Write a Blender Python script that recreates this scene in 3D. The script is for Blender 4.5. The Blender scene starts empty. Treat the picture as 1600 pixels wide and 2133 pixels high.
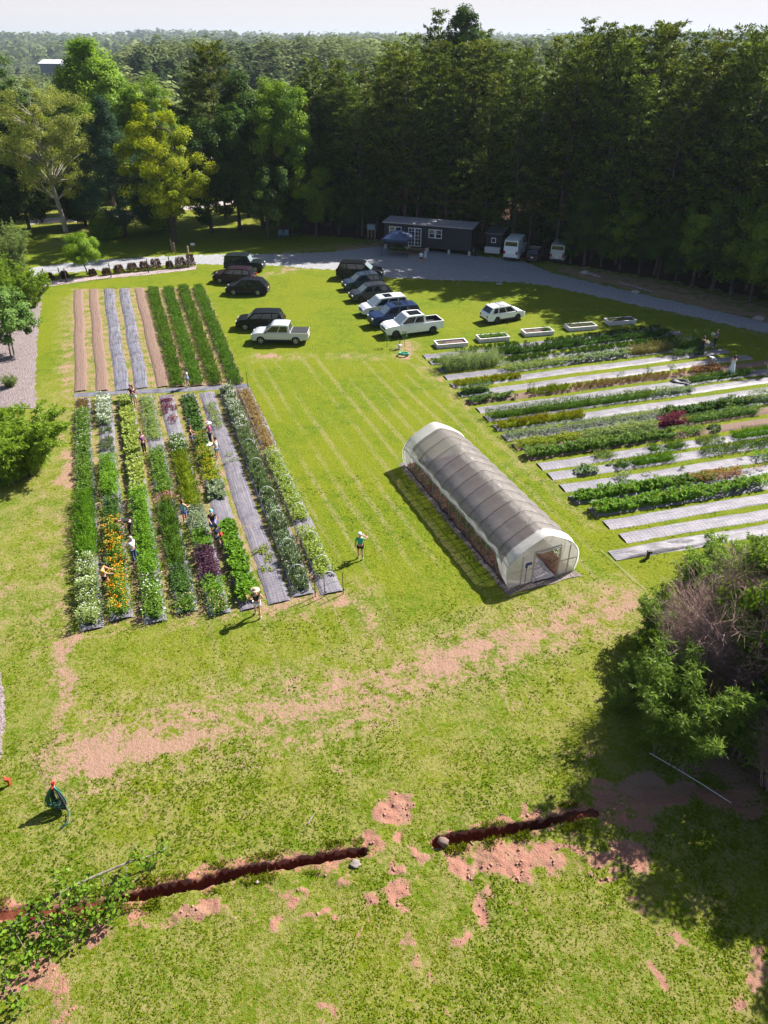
import bpy, bmesh, math, random
import numpy as np
from mathutils import Vector, Matrix
R_ = math.radians
rng = np.random.default_rng(11)
random.seed(5)
S = bpy.context.scene
COL = S.collection

# ------------------------------------------------------------------ survey of the place
# drone camera 23.5 m up, pitched 33.4 degrees down; G() reads a ground point off the survey photo
CAM_H, FOC, PITCH = 23.5, 1480.0, R_(33.4)
def ray(px, py):
    x = (px - 800) / FOC; v = (py - 1066.5) / FOC
    return x, math.cos(PITCH) - v * math.sin(PITCH), -math.sin(PITCH) - v * math.cos(PITCH)
def G(px, py, z=0.0):
    x, y, w = ray(px, py); t = (CAM_H - z) / -w
    return (x * t, y * t)
def AT(px, py, Y):
    x, y, w = ray(px, py); t = Y / y
    return (x * t, Y, CAM_H + w * t)
def top_z(px, py, Y):
    return AT(px, py, Y)[2]

# ------------------------------------------------------------------ object helpers
def tag(o, label=None, cat=None, group=None, kind=None):
    if label: o['label'] = label
    if cat: o['category'] = cat
    if group: o['group'] = group
    if kind: o['kind'] = kind
    return o
def thing(name, label, cat, loc=(0, 0, 0), rz=0.0, group=None, scale=1.0):
    o = bpy.data.objects.new(name, None); COL.objects.link(o)
    o.empty_display_size = 0.3
    o.location = loc; o.rotation_euler = (0, 0, rz); o.scale = (scale,) * 3 if not hasattr(scale, '__len__') else scale
    return tag(o, label, cat, group)
def link(name, me, m=None, parent=None):
    o = bpy.data.objects.new(name, me); COL.objects.link(o)
    if m is not None and len(me.materials) == 0: me.materials.append(m)
    if parent is not None: o.parent = parent
    return o
def np_mesh(name, V, F, tint=None, smooth=False, uv=None):
    V = np.asarray(V, dtype=np.float32).reshape(-1, 3); F = np.asarray(F, dtype=np.int32)
    n, k = F.shape
    me = bpy.data.meshes.new(name)
    me.vertices.add(len(V)); me.vertices.foreach_set('co', V.ravel())
    me.loops.add(n * k); me.loops.foreach_set('vertex_index', F.ravel())
    me.polygons.add(n); me.polygons.foreach_set('loop_start', np.arange(0, n * k, k, dtype=np.int32))
    if smooth: me.polygons.foreach_set('use_smooth', np.ones(n, dtype=bool))
    me.update(calc_edges=True)
    if tint is not None:
        a = me.attributes.new('tint', 'FLOAT', 'FACE'); a.data.foreach_set('value', np.asarray(tint, dtype=np.float32))
    if uv is not None:
        l = me.uv_layers.new(name='UVMap'); l.data.foreach_set('uv', np.asarray(uv, dtype=np.float32)[F.ravel()].ravel())
    return me
class MB:
    """collects shapes into one mesh"""
    def __init__(s): s.v = []; s.f = []
    def add(s, vs, fs):
        n = len(s.v); s.v += [tuple(p) for p in vs]; s.f += [tuple(i + n for i in f) for f in fs]; return s
    def box(s, c, d, rz=0.0):
        x, y, z = d[0] / 2, d[1] / 2, d[2] / 2; cs, sn = math.cos(rz), math.sin(rz)
        vs = []
        for k in (-1, 1):
            for i, j in ((-1, -1), (1, -1), (1, 1), (-1, 1)):
                a, b = i * x, j * y
                vs.append((c[0] + a * cs - b * sn, c[1] + a * sn + b * cs, c[2] + k * z))
        return s.add(vs, [(3, 2, 1, 0), (4, 5, 6, 7), (0, 1, 5, 4), (1, 2, 6, 5), (2, 3, 7, 6), (3, 0, 4, 7)])
    def tube(s, pts, r, n=6, cap=True):
        pts = [Vector(p) for p in pts]
        rs = [r] * len(pts) if not hasattr(r, '__len__') else r
        vs = []; prev = None
        for i, p in enumerate(pts):
            d = (pts[min(i + 1, len(pts) - 1)] - pts[max(i - 1, 0)])
            if d.length < 1e-9: d = Vector((0, 0, 1))
            d.normalize()
            a = prev if prev is not None else (Vector((1, 0, 0)) if abs(d.x) < 0.8 else Vector((0, 1, 0)))
            a = (a - d * a.dot(d))
            if a.length < 1e-6: a = d.orthogonal()
            a.normalize(); prev = a; b = d.cross(a)
            for k in range(n):
                t = 2 * math.pi * k / n
                vs.append(p + (a * math.cos(t) + b * math.sin(t)) * rs[i])
        fs = []
        for i in range(len(pts) - 1):
            for k in range(n):
                fs.append((i * n + k, i * n + (k + 1) % n, (i + 1) * n + (k + 1) % n, (i + 1) * n + k))
        if cap and n > 2:
            fs.append(tuple(range(n - 1, -1, -1))); fs.append(tuple(range((len(pts) - 1) * n, len(pts) * n)))
        return s.add(vs, fs)
    def lathe(s, prof, n=16, c=(0, 0, 0), axis='z'):
        vs = []; fs = []
        for (r, z) in prof:
            for k in range(n):
                t = 2 * math.pi * k / n; x, y = r * math.cos(t), r * math.sin(t)
                p = (x, y, z) if axis == 'z' else (x, z, y)
                vs.append((c[0] + p[0], c[1] + p[1], c[2] + p[2]))
        for i in range(len(prof) - 1):
            for k in range(n):
                fs.append((i * n + k, i * n + (k + 1) % n, (i + 1) * n + (k + 1) % n, (i + 1) * n + k))
        return s.add(vs, fs)
    def quad(s, a, b, c, d): return s.add([a, b, c, d], [(0, 1, 2, 3)])
    def mesh(s, name, smooth=False):
        me = bpy.data.meshes.new(name); me.from_pydata(s.v, [], s.f)
        if smooth:
            for p in me.polygons: p.use_smooth = True
        return me
    def build(s, name, m, parent=None, smooth=False, bevel=0.0):
        me = s.mesh(name, smooth); o = link(name, me, m, parent)
        if bevel:
            bv = o.modifiers.new('Bevel', 'BEVEL'); bv.width = bevel; bv.segments = 2; bv.limit_method = 'ANGLE'; bv.angle_limit = R_(35)
        return o

# ------------------------------------------------------------------ materials
def new_mat(name):
    m = bpy.data.materials.new(name); m.use_nodes = True
    nt = m.node_tree; nt.nodes.clear()
    out = nt.nodes.new('ShaderNodeOutputMaterial')
    return m, nt, out
def N(nt, t, **kw):
    n = nt.nodes.new(t)
    for k, v in kw.items():
        if k.startswith('i_'):
            n.inputs[k[2:].replace('_', ' ')].default_value = v
        else: setattr(n, k, v)
    return n
def c4(c): return (c[0], c[1], c[2], 1.0)
def mixc(nt, fac, a, b, blend='MIX'):
    n = nt.nodes.new('ShaderNodeMix'); n.data_type = 'RGBA'; n.blend_type = blend
    for sock, val in ((n.inputs[0], fac), (n.inputs[6], a), (n.inputs[7], b)):
        if hasattr(val, 'is_linked'): nt.links.new(val, sock)
        elif hasattr(val, '__len__'): sock.default_value = c4(val)
        else: sock.default_value = val
    return n.outputs[2]
def mth(nt, op, a, b=0.0, clamp=False):
    n = nt.nodes.new('ShaderNodeMath'); n.operation = op; n.use_clamp = clamp
    for sock, val in ((n.inputs[0], a), (n.inputs[1], b)):
        if hasattr(val, 'is_linked'): nt.links.new(val, sock)
        else: sock.default_value = val
    return n.outputs[0]
def ramp(nt, fac, lo, hi):
    n = nt.nodes.new('ShaderNodeMapRange'); n.interpolation_type = 'SMOOTHSTEP'
    n.inputs[1].default_value = lo; n.inputs[2].default_value = hi
    nt.links.new(fac, n.inputs[0]); return n.outputs[0]
def noise(nt, co, scale, detail=2.0, rough=0.55, dist=0.0):
    n = nt.nodes.new('ShaderNodeTexNoise'); n.inputs['Scale'].default_value = scale; n.inputs['Detail'].default_value = detail
    n.inputs['Roughness'].default_value = rough; n.inputs['Distortion'].default_value = dist
    if co is not None: nt.links.new(co, n.inputs['Vector'])
    return n.outputs['Fac']
def scaled(nt, co, sc, rz=0.0):
    n = nt.nodes.new('ShaderNodeMapping'); n.inputs['Scale'].default_value = sc; n.inputs['Rotation'].default_value = (0, 0, rz)
    nt.links.new(co, n.inputs['Vector']); return n.outputs[0]
def bump(nt, h, strength=0.5, dist=0.05):
    n = nt.nodes.new('ShaderNodeBump'); n.inputs['Strength'].default_value = strength; n.inputs['Distance'].default_value = dist
    nt.links.new(h, n.inputs['Height']); return n.outputs[0]
def attr(nt, name): return N(nt, 'ShaderNodeAttribute', attribute_name=name).outputs['Fac']
_mc = {}
def simple(name, col, rough=0.6, metal=0.0, var=0.15, vscale=6.0, bmp=0.0, coat=0.0, spec=0.5, sheen=0.0):
    """plain surface with a little procedural wear"""
    if name in _mc: return _mc[name]
    m, nt, out = new_mat(name)
    co = N(nt, 'ShaderNodeTexCoord').outputs['Object']
    f = noise(nt, co, vscale, 4)
    b = N(nt, 'ShaderNodeBsdfPrincipled', i_Roughness=rough, i_Metallic=metal)
    b.inputs['Specular IOR Level'].default_value = spec
    if coat: b.inputs['Coat Weight'].default_value = coat; b.inputs['Coat Roughness'].default_value = 0.06
    nt.links.new(mixc(nt, f, [c * (1 - var) for c in col], [min(1, c * (1 + var)) for c in col]), b.inputs['Base Color'])
    if bmp: nt.links.new(bump(nt, noise(nt, co, vscale * 6, 3), bmp, 0.02), b.inputs['Normal'])
    nt.links.new(b.outputs[0], out.inputs[0]); _mc[name] = m; return m
def leafmat(name, a, b, trans=0.35, gloss=0.012, objvar=0.25):
    """leaves: two colours mixed by each leaf's own tint, light passing through"""
    if name in _mc: return _mc[name]
    m, nt, out = new_mat(name)
    t = attr(nt, 'tint')
    oi = N(nt, 'ShaderNodeObjectInfo').outputs['Random']
    col = mixc(nt, t, a, b)
    k = mth(nt, 'ADD', mth(nt, 'MULTIPLY', oi, objvar), 1 - objvar / 2)
    vm = nt.nodes.new('ShaderNodeVectorMath'); vm.operation = 'SCALE'; nt.links.new(col, vm.inputs[0]); nt.links.new(k, vm.inputs['Scale'])
    col = vm.outputs[0]
    d = N(nt, 'ShaderNodeBsdfDiffuse'); nt.links.new(col, d.inputs[0])
    tr = N(nt, 'ShaderNodeBsdfTranslucent')
    nt.links.new(mixc(nt, 0.6, col, (1.15, 1.25, 0.55), 'MULTIPLY'), tr.inputs[0])
    mx = N(nt, 'ShaderNodeMixShader'); mx.inputs[0].default_value = trans
    nt.links.new(d.outputs[0], mx.inputs[1]); nt.links.new(tr.outputs[0], mx.inputs[2])
    g = N(nt, 'ShaderNodeBsdfGlossy', i_Roughness=0.45); g.inputs[0].default_value = (0.9, 0.95, 1, 1)
    mg = N(nt, 'ShaderNodeMixShader'); mg.inputs[0].default_value = min(gloss, .006)
    nt.links.new(mx.outputs[0], mg.inputs[1]); nt.links.new(g.outputs[0], mg.inputs[2])
    nt.links.new(mg.outputs[0], out.inputs[0]); _mc[name] = m; return m
def barkmat(name, a, b, scale=5.0):
    if name in _mc: return _mc[name]
    m, nt, out = new_mat(name)
    co = scaled(nt, N(nt, 'ShaderNodeTexCoord').outputs['Object'], (1, 1, 0.25))
    f = noise(nt, co, scale, 5, 0.7)
    p = N(nt, 'ShaderNodeBsdfPrincipled', i_Roughness=0.9); p.inputs['Specular IOR Level'].default_value = 0.15
    nt.links.new(mixc(nt, ramp(nt, f, 0.35, 0.65), a, b), p.inputs['Base Color'])
    nt.links.new(bump(nt, f, 0.8, 0.03), p.inputs['Normal'])
    nt.links.new(p.outputs[0], out.inputs[0]); _mc[name] = m; return m

# ------------------------------------------------------------------ camera, sky, sun
cam = bpy.data.cameras.new('camera'); co_ = bpy.data.objects.new('camera', cam); COL.objects.link(co_)
cam.sensor_fit = 'VERTICAL'; cam.sensor_height = 24.0; cam.sensor_width = 18.0; cam.lens = 24.0 * FOC / 2133.0
cam.clip_start = 0.2; cam.clip_end = 20000
co_.location = (0, 0, CAM_H); co_.rotation_euler = (math.pi / 2 - PITCH, 0, 0)
S.camera = co_
SUN_EL, SUN_AZ = R_(42.5), R_(53.0)       # azimuth clockwise from +Y
w = bpy.data.worlds.new('World'); S.world = w; w.use_nodes = True
nt = w.node_tree; nt.nodes.clear()
sky = nt.nodes.new('ShaderNodeTexSky'); sky.sky_type = 'NISHITA'; sky.sun_disc = False
sky.sun_elevation = SUN_EL; sky.sun_rotation = SUN_AZ; sky.air_density = 1.0; sky.dust_density = 1.5; sky.ozone_density = 1.0
bg = nt.nodes.new('ShaderNodeBackground'); bg.inputs['Strength'].default_value = 0.050
wo = nt.nodes.new('ShaderNodeOutputWorld')
# white summer haze low over the horizon, clear sky above
gen = nt.nodes.new('ShaderNodeTexCoord'); sz_ = nt.nodes.new('ShaderNodeSeparateXYZ'); nt.links.new(gen.outputs['Generated'], sz_.inputs[0])
hzr = nt.nodes.new('ShaderNodeMapRange'); hzr.interpolation_type = 'SMOOTHSTEP'; hzr.inputs[1].default_value = .16; hzr.inputs[2].default_value = .02; nt.links.new(sz_.outputs[2], hzr.inputs[0])
hmx = nt.nodes.new('ShaderNodeMix'); hmx.data_type = 'RGBA'; nt.links.new(hzr.outputs[0], hmx.inputs[0]); nt.links.new(sky.outputs[0], hmx.inputs[6]); hmx.inputs[7].default_value = (6.7, 6.3, 6.35, 1)
nt.links.new(hmx.outputs[2], bg.inputs[0]); nt.links.new(bg.outputs[0], wo.inputs[0])
sl = bpy.data.lights.new('sun', 'SUN'); sl.energy = 5.0; sl.angle = R_(0.53); sl.color = (1.0, 0.955, 0.88)
so = bpy.data.objects.new('sun', sl); COL.objects.link(so)
sdir = Vector((math.sin(SUN_AZ) * math.cos(SUN_EL), math.cos(SUN_AZ) * math.cos(SUN_EL), math.sin(SUN_EL)))
so.rotation_euler = sdir.to_track_quat('Z', 'Y').to_euler(); so.location = sdir * 80
S.view_settings.view_transform = 'Standard'; S.view_settings.look = 'None'
S.view_settings.exposure = 1.45; S.view_settings.gamma = 1.0
S.cycles.max_bounces = 6; S.cycles.diffuse_bounces = 3; S.cycles.glossy_bounces = 2; S.cycles.transmission_bounces = 4
S.cycles.transparent_max_bounces = 8; S.cycles.volume_bounces = 0; S.cycles.use_denoising = True
# ================================================================== ground
def sstep(a, b, x):
    t = np.clip((x - a) / (b - a), 0, 1); return t * t * (3 - 2 * t)
def vnoise(x, y, seed=0):
    """smooth value noise on a lattice"""
    def h(i, j):
        n = (i * 374761393 + j * 668265263 + seed * 144269) & 0x7fffffff
        n = ((n ^ (n >> 13)) * 1274126177) & 0x7fffffff
        return ((n ^ (n >> 16)) & 0xffff) / 65535.0
    xi = np.floor(x).astype(np.int64); yi = np.floor(y).astype(np.int64); fx = x - xi; fy = y - yi
    fx = fx * fx * (3 - 2 * fx); fy = fy * fy * (3 - 2 * fy)
    return (h(xi, yi) * (1 - fx) + h(xi + 1, yi) * fx) * (1 - fy) + (h(xi, yi + 1) * (1 - fx) + h(xi + 1, yi + 1) * fx) * fy
def far_h(x, y):
    """land beyond the wood: a shallow valley, a wooded hill, far ridges"""
    r = np.hypot(x, y) + 0 * x
    yy = [0, 135, 210, 300, 450, 700, 1100, 1700, 2500, 3400, 6500]
    zz = [0, 0, -10, -8, 1, -7, -18, -12, 0, 20, 20]
    z = np.interp(r, yy, zz)
    left = sstep(-0.25, -0.40, x / np.maximum(r, 1))
    z = z - left * np.interp(r, [250, 450, 800, 1500], [0, 17, 12, 0])
    k = np.interp(r, [250, 500, 1200, 3000], [0, 7, 12, 34])
    z = z + k * (vnoise(x / 420 + 7, y / 420 + 3, 4) * .7 + vnoise(x / 130 + 2, y / 130, 6) * .3 - 0.45) * 1.5
    return z
def polyd(X, Y, P):
    d = np.full(X.shape, 1e9)
    for (ax, ay), (bx, by) in zip(P[:-1], P[1:]):
        ux, uy = bx - ax, by - ay; L = ux * ux + uy * uy
        t = np.clip(((X - ax) * ux + (Y - ay) * uy) / L, 0, 1)
        d = np.minimum(d, np.hypot(X - ax - t * ux, Y - ay - t * uy))
    return d
TRENCH = [[G(-40, 1908), G(120, 1898), G(270, 1868), G(390, 1842), G(500, 1815), G(640, 1791), G(756, 1772)],
          [G(912, 1750), G(1000, 1737), G(1080, 1722), G(1160, 1706), G(1240, 1690)]]
def trench_depth(X, Y):
    dep = np.zeros(X.shape)
    for k, T in enumerate(TRENCH):
        d = polyd(X, Y, T) + (vnoise(X * 3.1, Y * 3.1, 9 + k) - 0.5) * 0.13 + (vnoise(X * 8, Y * 8, 19) - 0.5) * 0.05
        hw = 0.165 + (vnoise(X * 0.7, X * 0.7 + 5, 31) - .5) * 0.1
        if k == 0: full = sstep(-9.6, -7.2, X) * 0.8 + 0.2
        else: full = 1 - sstep(5.2, 7.0, X) * 0.8
        dep = np.maximum(dep, (1 - sstep(hw - 0.05, hw + 0.06, d)) * 0.62 * full)
    return dep
# dirt worn into the grass: lines (pixels of the survey photo, half width m, amount) and patches
ARC = [(120, 1592), (300, 1552), (480, 1507), (680, 1462), (850, 1407), (990, 1352), (1120, 1308), (1340, 1248)]
DL = [([(125, 1585), (220, 1565), (330, 1540), (430, 1515)], 0.8, 0.62),
      ([(860, 1400), (1030, 1335)], 0.35, 0.8), ([(1060, 1330), (1220, 1300), (1330, 1262)], 0.22, 0.62),
      ([(1100, 1345), (1240, 1280), (1330, 1240)], 0.16, 0.35),
      ([(142, 620), (141, 760), (140, 860), (138, 960), (135, 1100), (132, 1270)], 0.35, 0.52),
      ([(142, 760), (140, 800)], .4, .7), ([(143, 940), (140, 1010)], .45, .85),
      ([(130, 1260), (135, 1340), (125, 1420), (112, 1560)], 0.42, 0.72),
      ([(80, 1000), (90, 1200), (80, 1400)], 0.25, 0.4), ([(10, 1180), (4, 1330)], 0.5, 0.4),
      ([(560, 1268), (640, 1252), (740, 1228)], 0.45, 0.62), ([(740, 1230), (770, 1290), (790, 1340)], 0.35, 0.5),
      ([(170, 1325), (280, 1305), (420, 1288), (540, 1280)], 0.22, 0.5),
      ([(110, 1520), (70, 1640)], 0.3, 0.35), ([(280, 1590), (285, 1700)], 0.22, .45),
      ([(160, 815), (165, 830)], 0.5, .4),
      ([(930, 812), (1000, 880), (1080, 960), (1160, 1020), (1240, 1100)], 0.22, .3), ([(885, 765), (912, 790)], .3, .6), ([(925, 805), (942, 825)], .25, .6), ([(960, 840), (978, 858)], .25, .55),
      ([(530, 745), (640, 742)], 0.35, 0.52), ([(690, 742), (790, 745)], 0.35, 0.5), ([(845, 745), (850, 715)], .45, .6),
      ([(545, 575), (610, 562), (660, 556)], .35, .55),
      ([(1140, 592), (1260, 618), (1400, 650), (1600, 700)], .3, .35),
      ([(400, 538), (560, 530), (700, 512), (800, 508)], .6, .5), ([(720, 520), (800, 508)], 1.4, .8),
      ([(1180, 562), (1300, 592), (1450, 625), (1620, 668)], 1.6, .85), ([(1250, 570), (1450, 610), (1620, 650)], 1.5, .75),
      ([(210, 470), (150, 505)], 1.5, .45), ([(80, 440), (200, 432)], 2.5, .6)]
DP = [(220, 1565, 95, 26, 1.0), (330, 1545, 90, 20, .85), (180, 1600, 50, 22, .9), (260, 1620, 30, 14, .6), (120, 1520, 30, 30, .6),
      (140, 1340, 22, 40, .7), (905, 1385, 36, 12, 1.0), (980, 1352, 48, 10, .9), (720, 1250, 50, 16, .6), (640, 1275, 40, 10, .6),
      (808, 1681, 44, 20, 1.1), (770, 1730, 24, 20, 1.0), (832, 1740, 18, 18, 1.0), (873, 1790, 20, 20, .95), (808, 1800, 14, 16, 1.0),
      (955, 1790, 42, 26, 1.1), (1010, 1775, 60, 18, .9), (1090, 1780, 70, 30, 1.0), (1140, 1800, 55, 24, 1.05), (1180, 1760, 70, 16, .9), (830, 1858, 17, 36, 1.0), (795, 1872, 22, 16, 1.0),
      (995, 1890, 20, 44, 1.05), (1025, 1862, 26, 22, .9), (965, 1965, 13, 22, 1.0), (850, 1945, 15, 13, 1.0), (856, 2005, 8, 18, .9),
      (890, 2065, 15, 18, 1.0), (675, 2120, 13, 22, 1.0), (748, 1925, 13, 12, 1.0), (665, 1890, 24, 10, 1.0), (585, 1925, 11, 22, .9),
      (522, 1910, 14, 20, .8), (615, 1848, 28, 16, 1.0), (735, 1830, 22, 14, .85), (1310, 1782, 50, 26, 1.15), (1240, 1815, 34, 10, .95),
      (1260, 1775, 60, 20, .9), (1395, 1930, 24, 22, 1.0), (1415, 1960, 18, 16, 1.0), (1430, 1990, 8, 16, .7), (1380, 2040, 10, 28, 1.0), (1560, 2010, 14, 18, 1.0),
      (1550, 2085, 14, 18, 1.0), (1090, 1900, 14, 18, .8), (1300, 1870, 14, 10, .6), (1330, 1900, 10, 14, .6), (1255, 1915, 10, 8, .7), (1320, 1640, 60, 24, 1.1), (1260, 1650, 34, 24, 1.0),
      (1365, 1672, 66, 20, 1.1), (1500, 1665, 80, 30, 1.0), (1420, 1640, 60, 26, .95), (1560, 1640, 50, 40, .8), (1480, 1590, 90, 24, .7), (1330, 1720, 50, 20, .9), (1200, 1685, 40, 10, 1.0), (1020, 1702, 40, 8, .9), (1120, 1690, 50, 10, .9), (940, 1722, 26, 10, .9),
      (100, 1950, 60, 30, .9), (60, 2040, 60, 24, .95), (120, 2090, 40, 18, .8), (30, 1885, 36, 22, .9), (406, 1909, 44, 20, 1.0), (440, 1890, 26, 14, .9), (219, 1928, 50, 18, .95), (150, 1965, 40, 16, .9),
      (130, 2060, 26, 16, .8), (320, 1900, 30, 14, .8), (350, 1862, 60, 8, .9), (640, 1545, 40, 8, .5), (1060, 1420, 20, 60, .45), (700, 1480, 60, 8, .5), (1010, 1530, 16, 40, .35),
      (1230, 1590, 18, 8, .7), (1290, 1690, 60, 16, .8), (850, 740, 14, 8, .9), (560, 742, 30, 6, .7), (1285, 690, 20, 8, .3), (950, 590, 20, 6, .4), (600, 560, 26, 6, .6), (150, 470, 60, 16, .4), (320, 480, 30, 10, .3), (900, 2120, 26, 12, .5), (720, 1600, 30, 10, .5), (770, 1600, 14, 14, .6)]
def axis(segs):
    out = []
    for a, b, st in segs:
        n = max(1, int(round((b - a) / st))); out += list(np.linspace(a, b, n, endpoint=False))
    out.append(segs[-1][1]); return np.array(out)
gx = axis([(-7000, -900, 220), (-900, -250, 30), (-250, -70, 9), (-70, -30, 0.8), (-30, -13, .3), (-13, 9, 0.075), (9, 20, .25), (20, 50, .7), (50, 250, 9), (250, 900, 30), (900, 7000, 220)])
gy = axis([(-60, 4, 8), (4, 11.6, .22), (11.6, 17.2, 0.045), (17.2, 40, .25), (40, 130, .6), (130, 260, 6), (260, 900, 16), (900, 3600, 60), (3600, 7000, 200)])
X, Y = np.meshgrid(gx, gy)
Zg = far_h(X, Y)
near = (np.abs(X) < 70) & (Y < 140)
dep = np.where(near, trench_depth(X, Y), 0)
WX = X + (vnoise(X * 1.1, Y * 1.1, 51) - .5) * 1.0 + (vnoise(X * 3.7, Y * 3.7, 52) - .5) * .45
WY = Y + (vnoise(X * 1.1, Y * 1.1, 53) - .5) * 1.0 + (vnoise(X * 3.7, Y * 3.7, 54) - .5) * .45
dirt = np.zeros(X.shape); raw = np.zeros(X.shape); dry = np.zeros(X.shape)
for P, hw, a in DL:
    PP = [G(*q) for q in P]; d = polyd(WX, WY, PP); dirt = np.maximum(dirt, a * .86 * (1 - sstep(hw * 0.1, hw * 2.0, d)))
    dry = np.maximum(dry, 0.6 * (1 - sstep(hw, hw * 3.5, d)))
AP = np.array([G(*q) for q in ARC])      # the turning circle of the vehicles: many faint parallel wheel marks
for off, a, hw in ((-2.3, .34, .14), (-1.7, .46, .16), (-1.2, .40, .12), (-.7, .58, .2), (-.2, .62, .2), (.25, .50, .15), (.75, .60, .18), (1.3, .46, .14), (1.9, .40, .14), (2.6, .30, .12)):
    tg = np.gradient(AP, axis=0); nr_ = np.stack([-tg[:, 1], tg[:, 0]], 1) / np.hypot(tg[:, 0], tg[:, 1])[:, None]; ff = 1 - .35 * np.linspace(0, 1, len(AP)); PP = AP + nr_ * (off * ff)[:, None]
    d = polyd(X + (WX - X) * .25, Y + (WY - Y) * .25, [tuple(p) for p in PP]); dirt = np.maximum(dirt, (a + .03) * (1 - sstep(hw * .2, hw * 2.2, d)) * (.72 + .56 * vnoise(X * .35, Y * .35, 60)))
    dry = np.maximum(dry, .75 * (1 - sstep(.3, 1.2, d)))
for px, py, rx, ry, a in DP:
    c = G(px, py); ex = abs(G(px + rx, py)[0] - c[0]); ey = abs(G(px, py - ry)[1] - c[1])
    d = np.hypot((WX - c[0]) / ex, (WY - c[1]) / ey); dirt = np.maximum(dirt, a * .92 * (1 - sstep(0.35, 1.6, d)))
    if py > 1640: raw = np.maximum(raw, 0.75 * (1 - sstep(0.6, 1.5, d)))
for T in TRENCH:
    d = polyd(WX, WY, T); dirt = np.maximum(dirt, 0.62 * (1 - sstep(0.15, 0.7, d))); raw = np.maximum(raw, 0.9 * (1 - sstep(0.3, 0.9, d)))
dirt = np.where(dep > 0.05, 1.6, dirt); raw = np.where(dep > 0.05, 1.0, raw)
# worn soil in the paths of the two fields
FL = [G(155, 830), G(512, 808), G(715, 1240), G(163, 1318)]
def inpoly(X, Y, P):
    ins = np.zeros(X.shape, bool); j = len(P) - 1
    for i in range(len(P)):
        xi, yi = P[i]; xj, yj = P[j]
        ins ^= ((yi > Y) != (yj > Y)) & (X < (xj - xi) * (Y - yi) / (yj - yi + 1e-12) + xi); j = i
    return ins
UL = [G(150, 602), G(427, 596), G(512, 806), G(152, 820)]
dry = np.where(inpoly(X, Y, FL) | inpoly(X, Y, UL), 0.85, dry); dirt = np.where(inpoly(X, Y, FL), np.maximum(dirt, 0.40), dirt); dirt = np.where(inpoly(X, Y, UL), np.maximum(dirt, 0.40), dirt)
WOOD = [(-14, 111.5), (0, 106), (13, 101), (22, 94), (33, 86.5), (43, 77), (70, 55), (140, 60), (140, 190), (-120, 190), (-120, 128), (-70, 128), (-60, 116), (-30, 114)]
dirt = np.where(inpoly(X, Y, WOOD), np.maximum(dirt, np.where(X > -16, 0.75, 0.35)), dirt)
dry = np.maximum(dry, 0.55 * sstep(34, 14, Y)); dry = np.maximum(dry, 0.5 * sstep(-15.5, -18, X) * sstep(60, 50, Y))
stripe = ((X > -14) & (X < 12) & (Y > 20) & (Y < 62)).astype(float) * sstep(-14, -8, X)
micro = (vnoise(X * 1.3, Y * 1.3, 2) - .5) * 0.05 + (vnoise(X * 5, Y * 5, 3) - .5) * 0.035
Zg = Zg - dep + np.where(near & (Y < 34), micro * (1 + 2 * np.clip(dirt, 0, 1) * (Y < 17)), 0) - 0.03
ny, nx = X.shape
idx = np.arange(nx * ny).reshape(ny, nx)
F = np.stack([idx[:-1, :-1], idx[:-1, 1:], idx[1:, 1:], idx[1:, :-1]], -1).reshape(-1, 4)
gme = np_mesh('ground', np.stack([X, Y, Zg], -1).reshape(-1, 3), F, smooth=True)
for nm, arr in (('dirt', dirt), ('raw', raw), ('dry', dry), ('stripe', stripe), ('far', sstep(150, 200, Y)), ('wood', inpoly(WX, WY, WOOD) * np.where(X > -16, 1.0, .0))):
    a = gme.attributes.new(nm, 'FLOAT', 'POINT'); a.data.foreach_set('value', arr.ravel().astype(np.float32))
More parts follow.
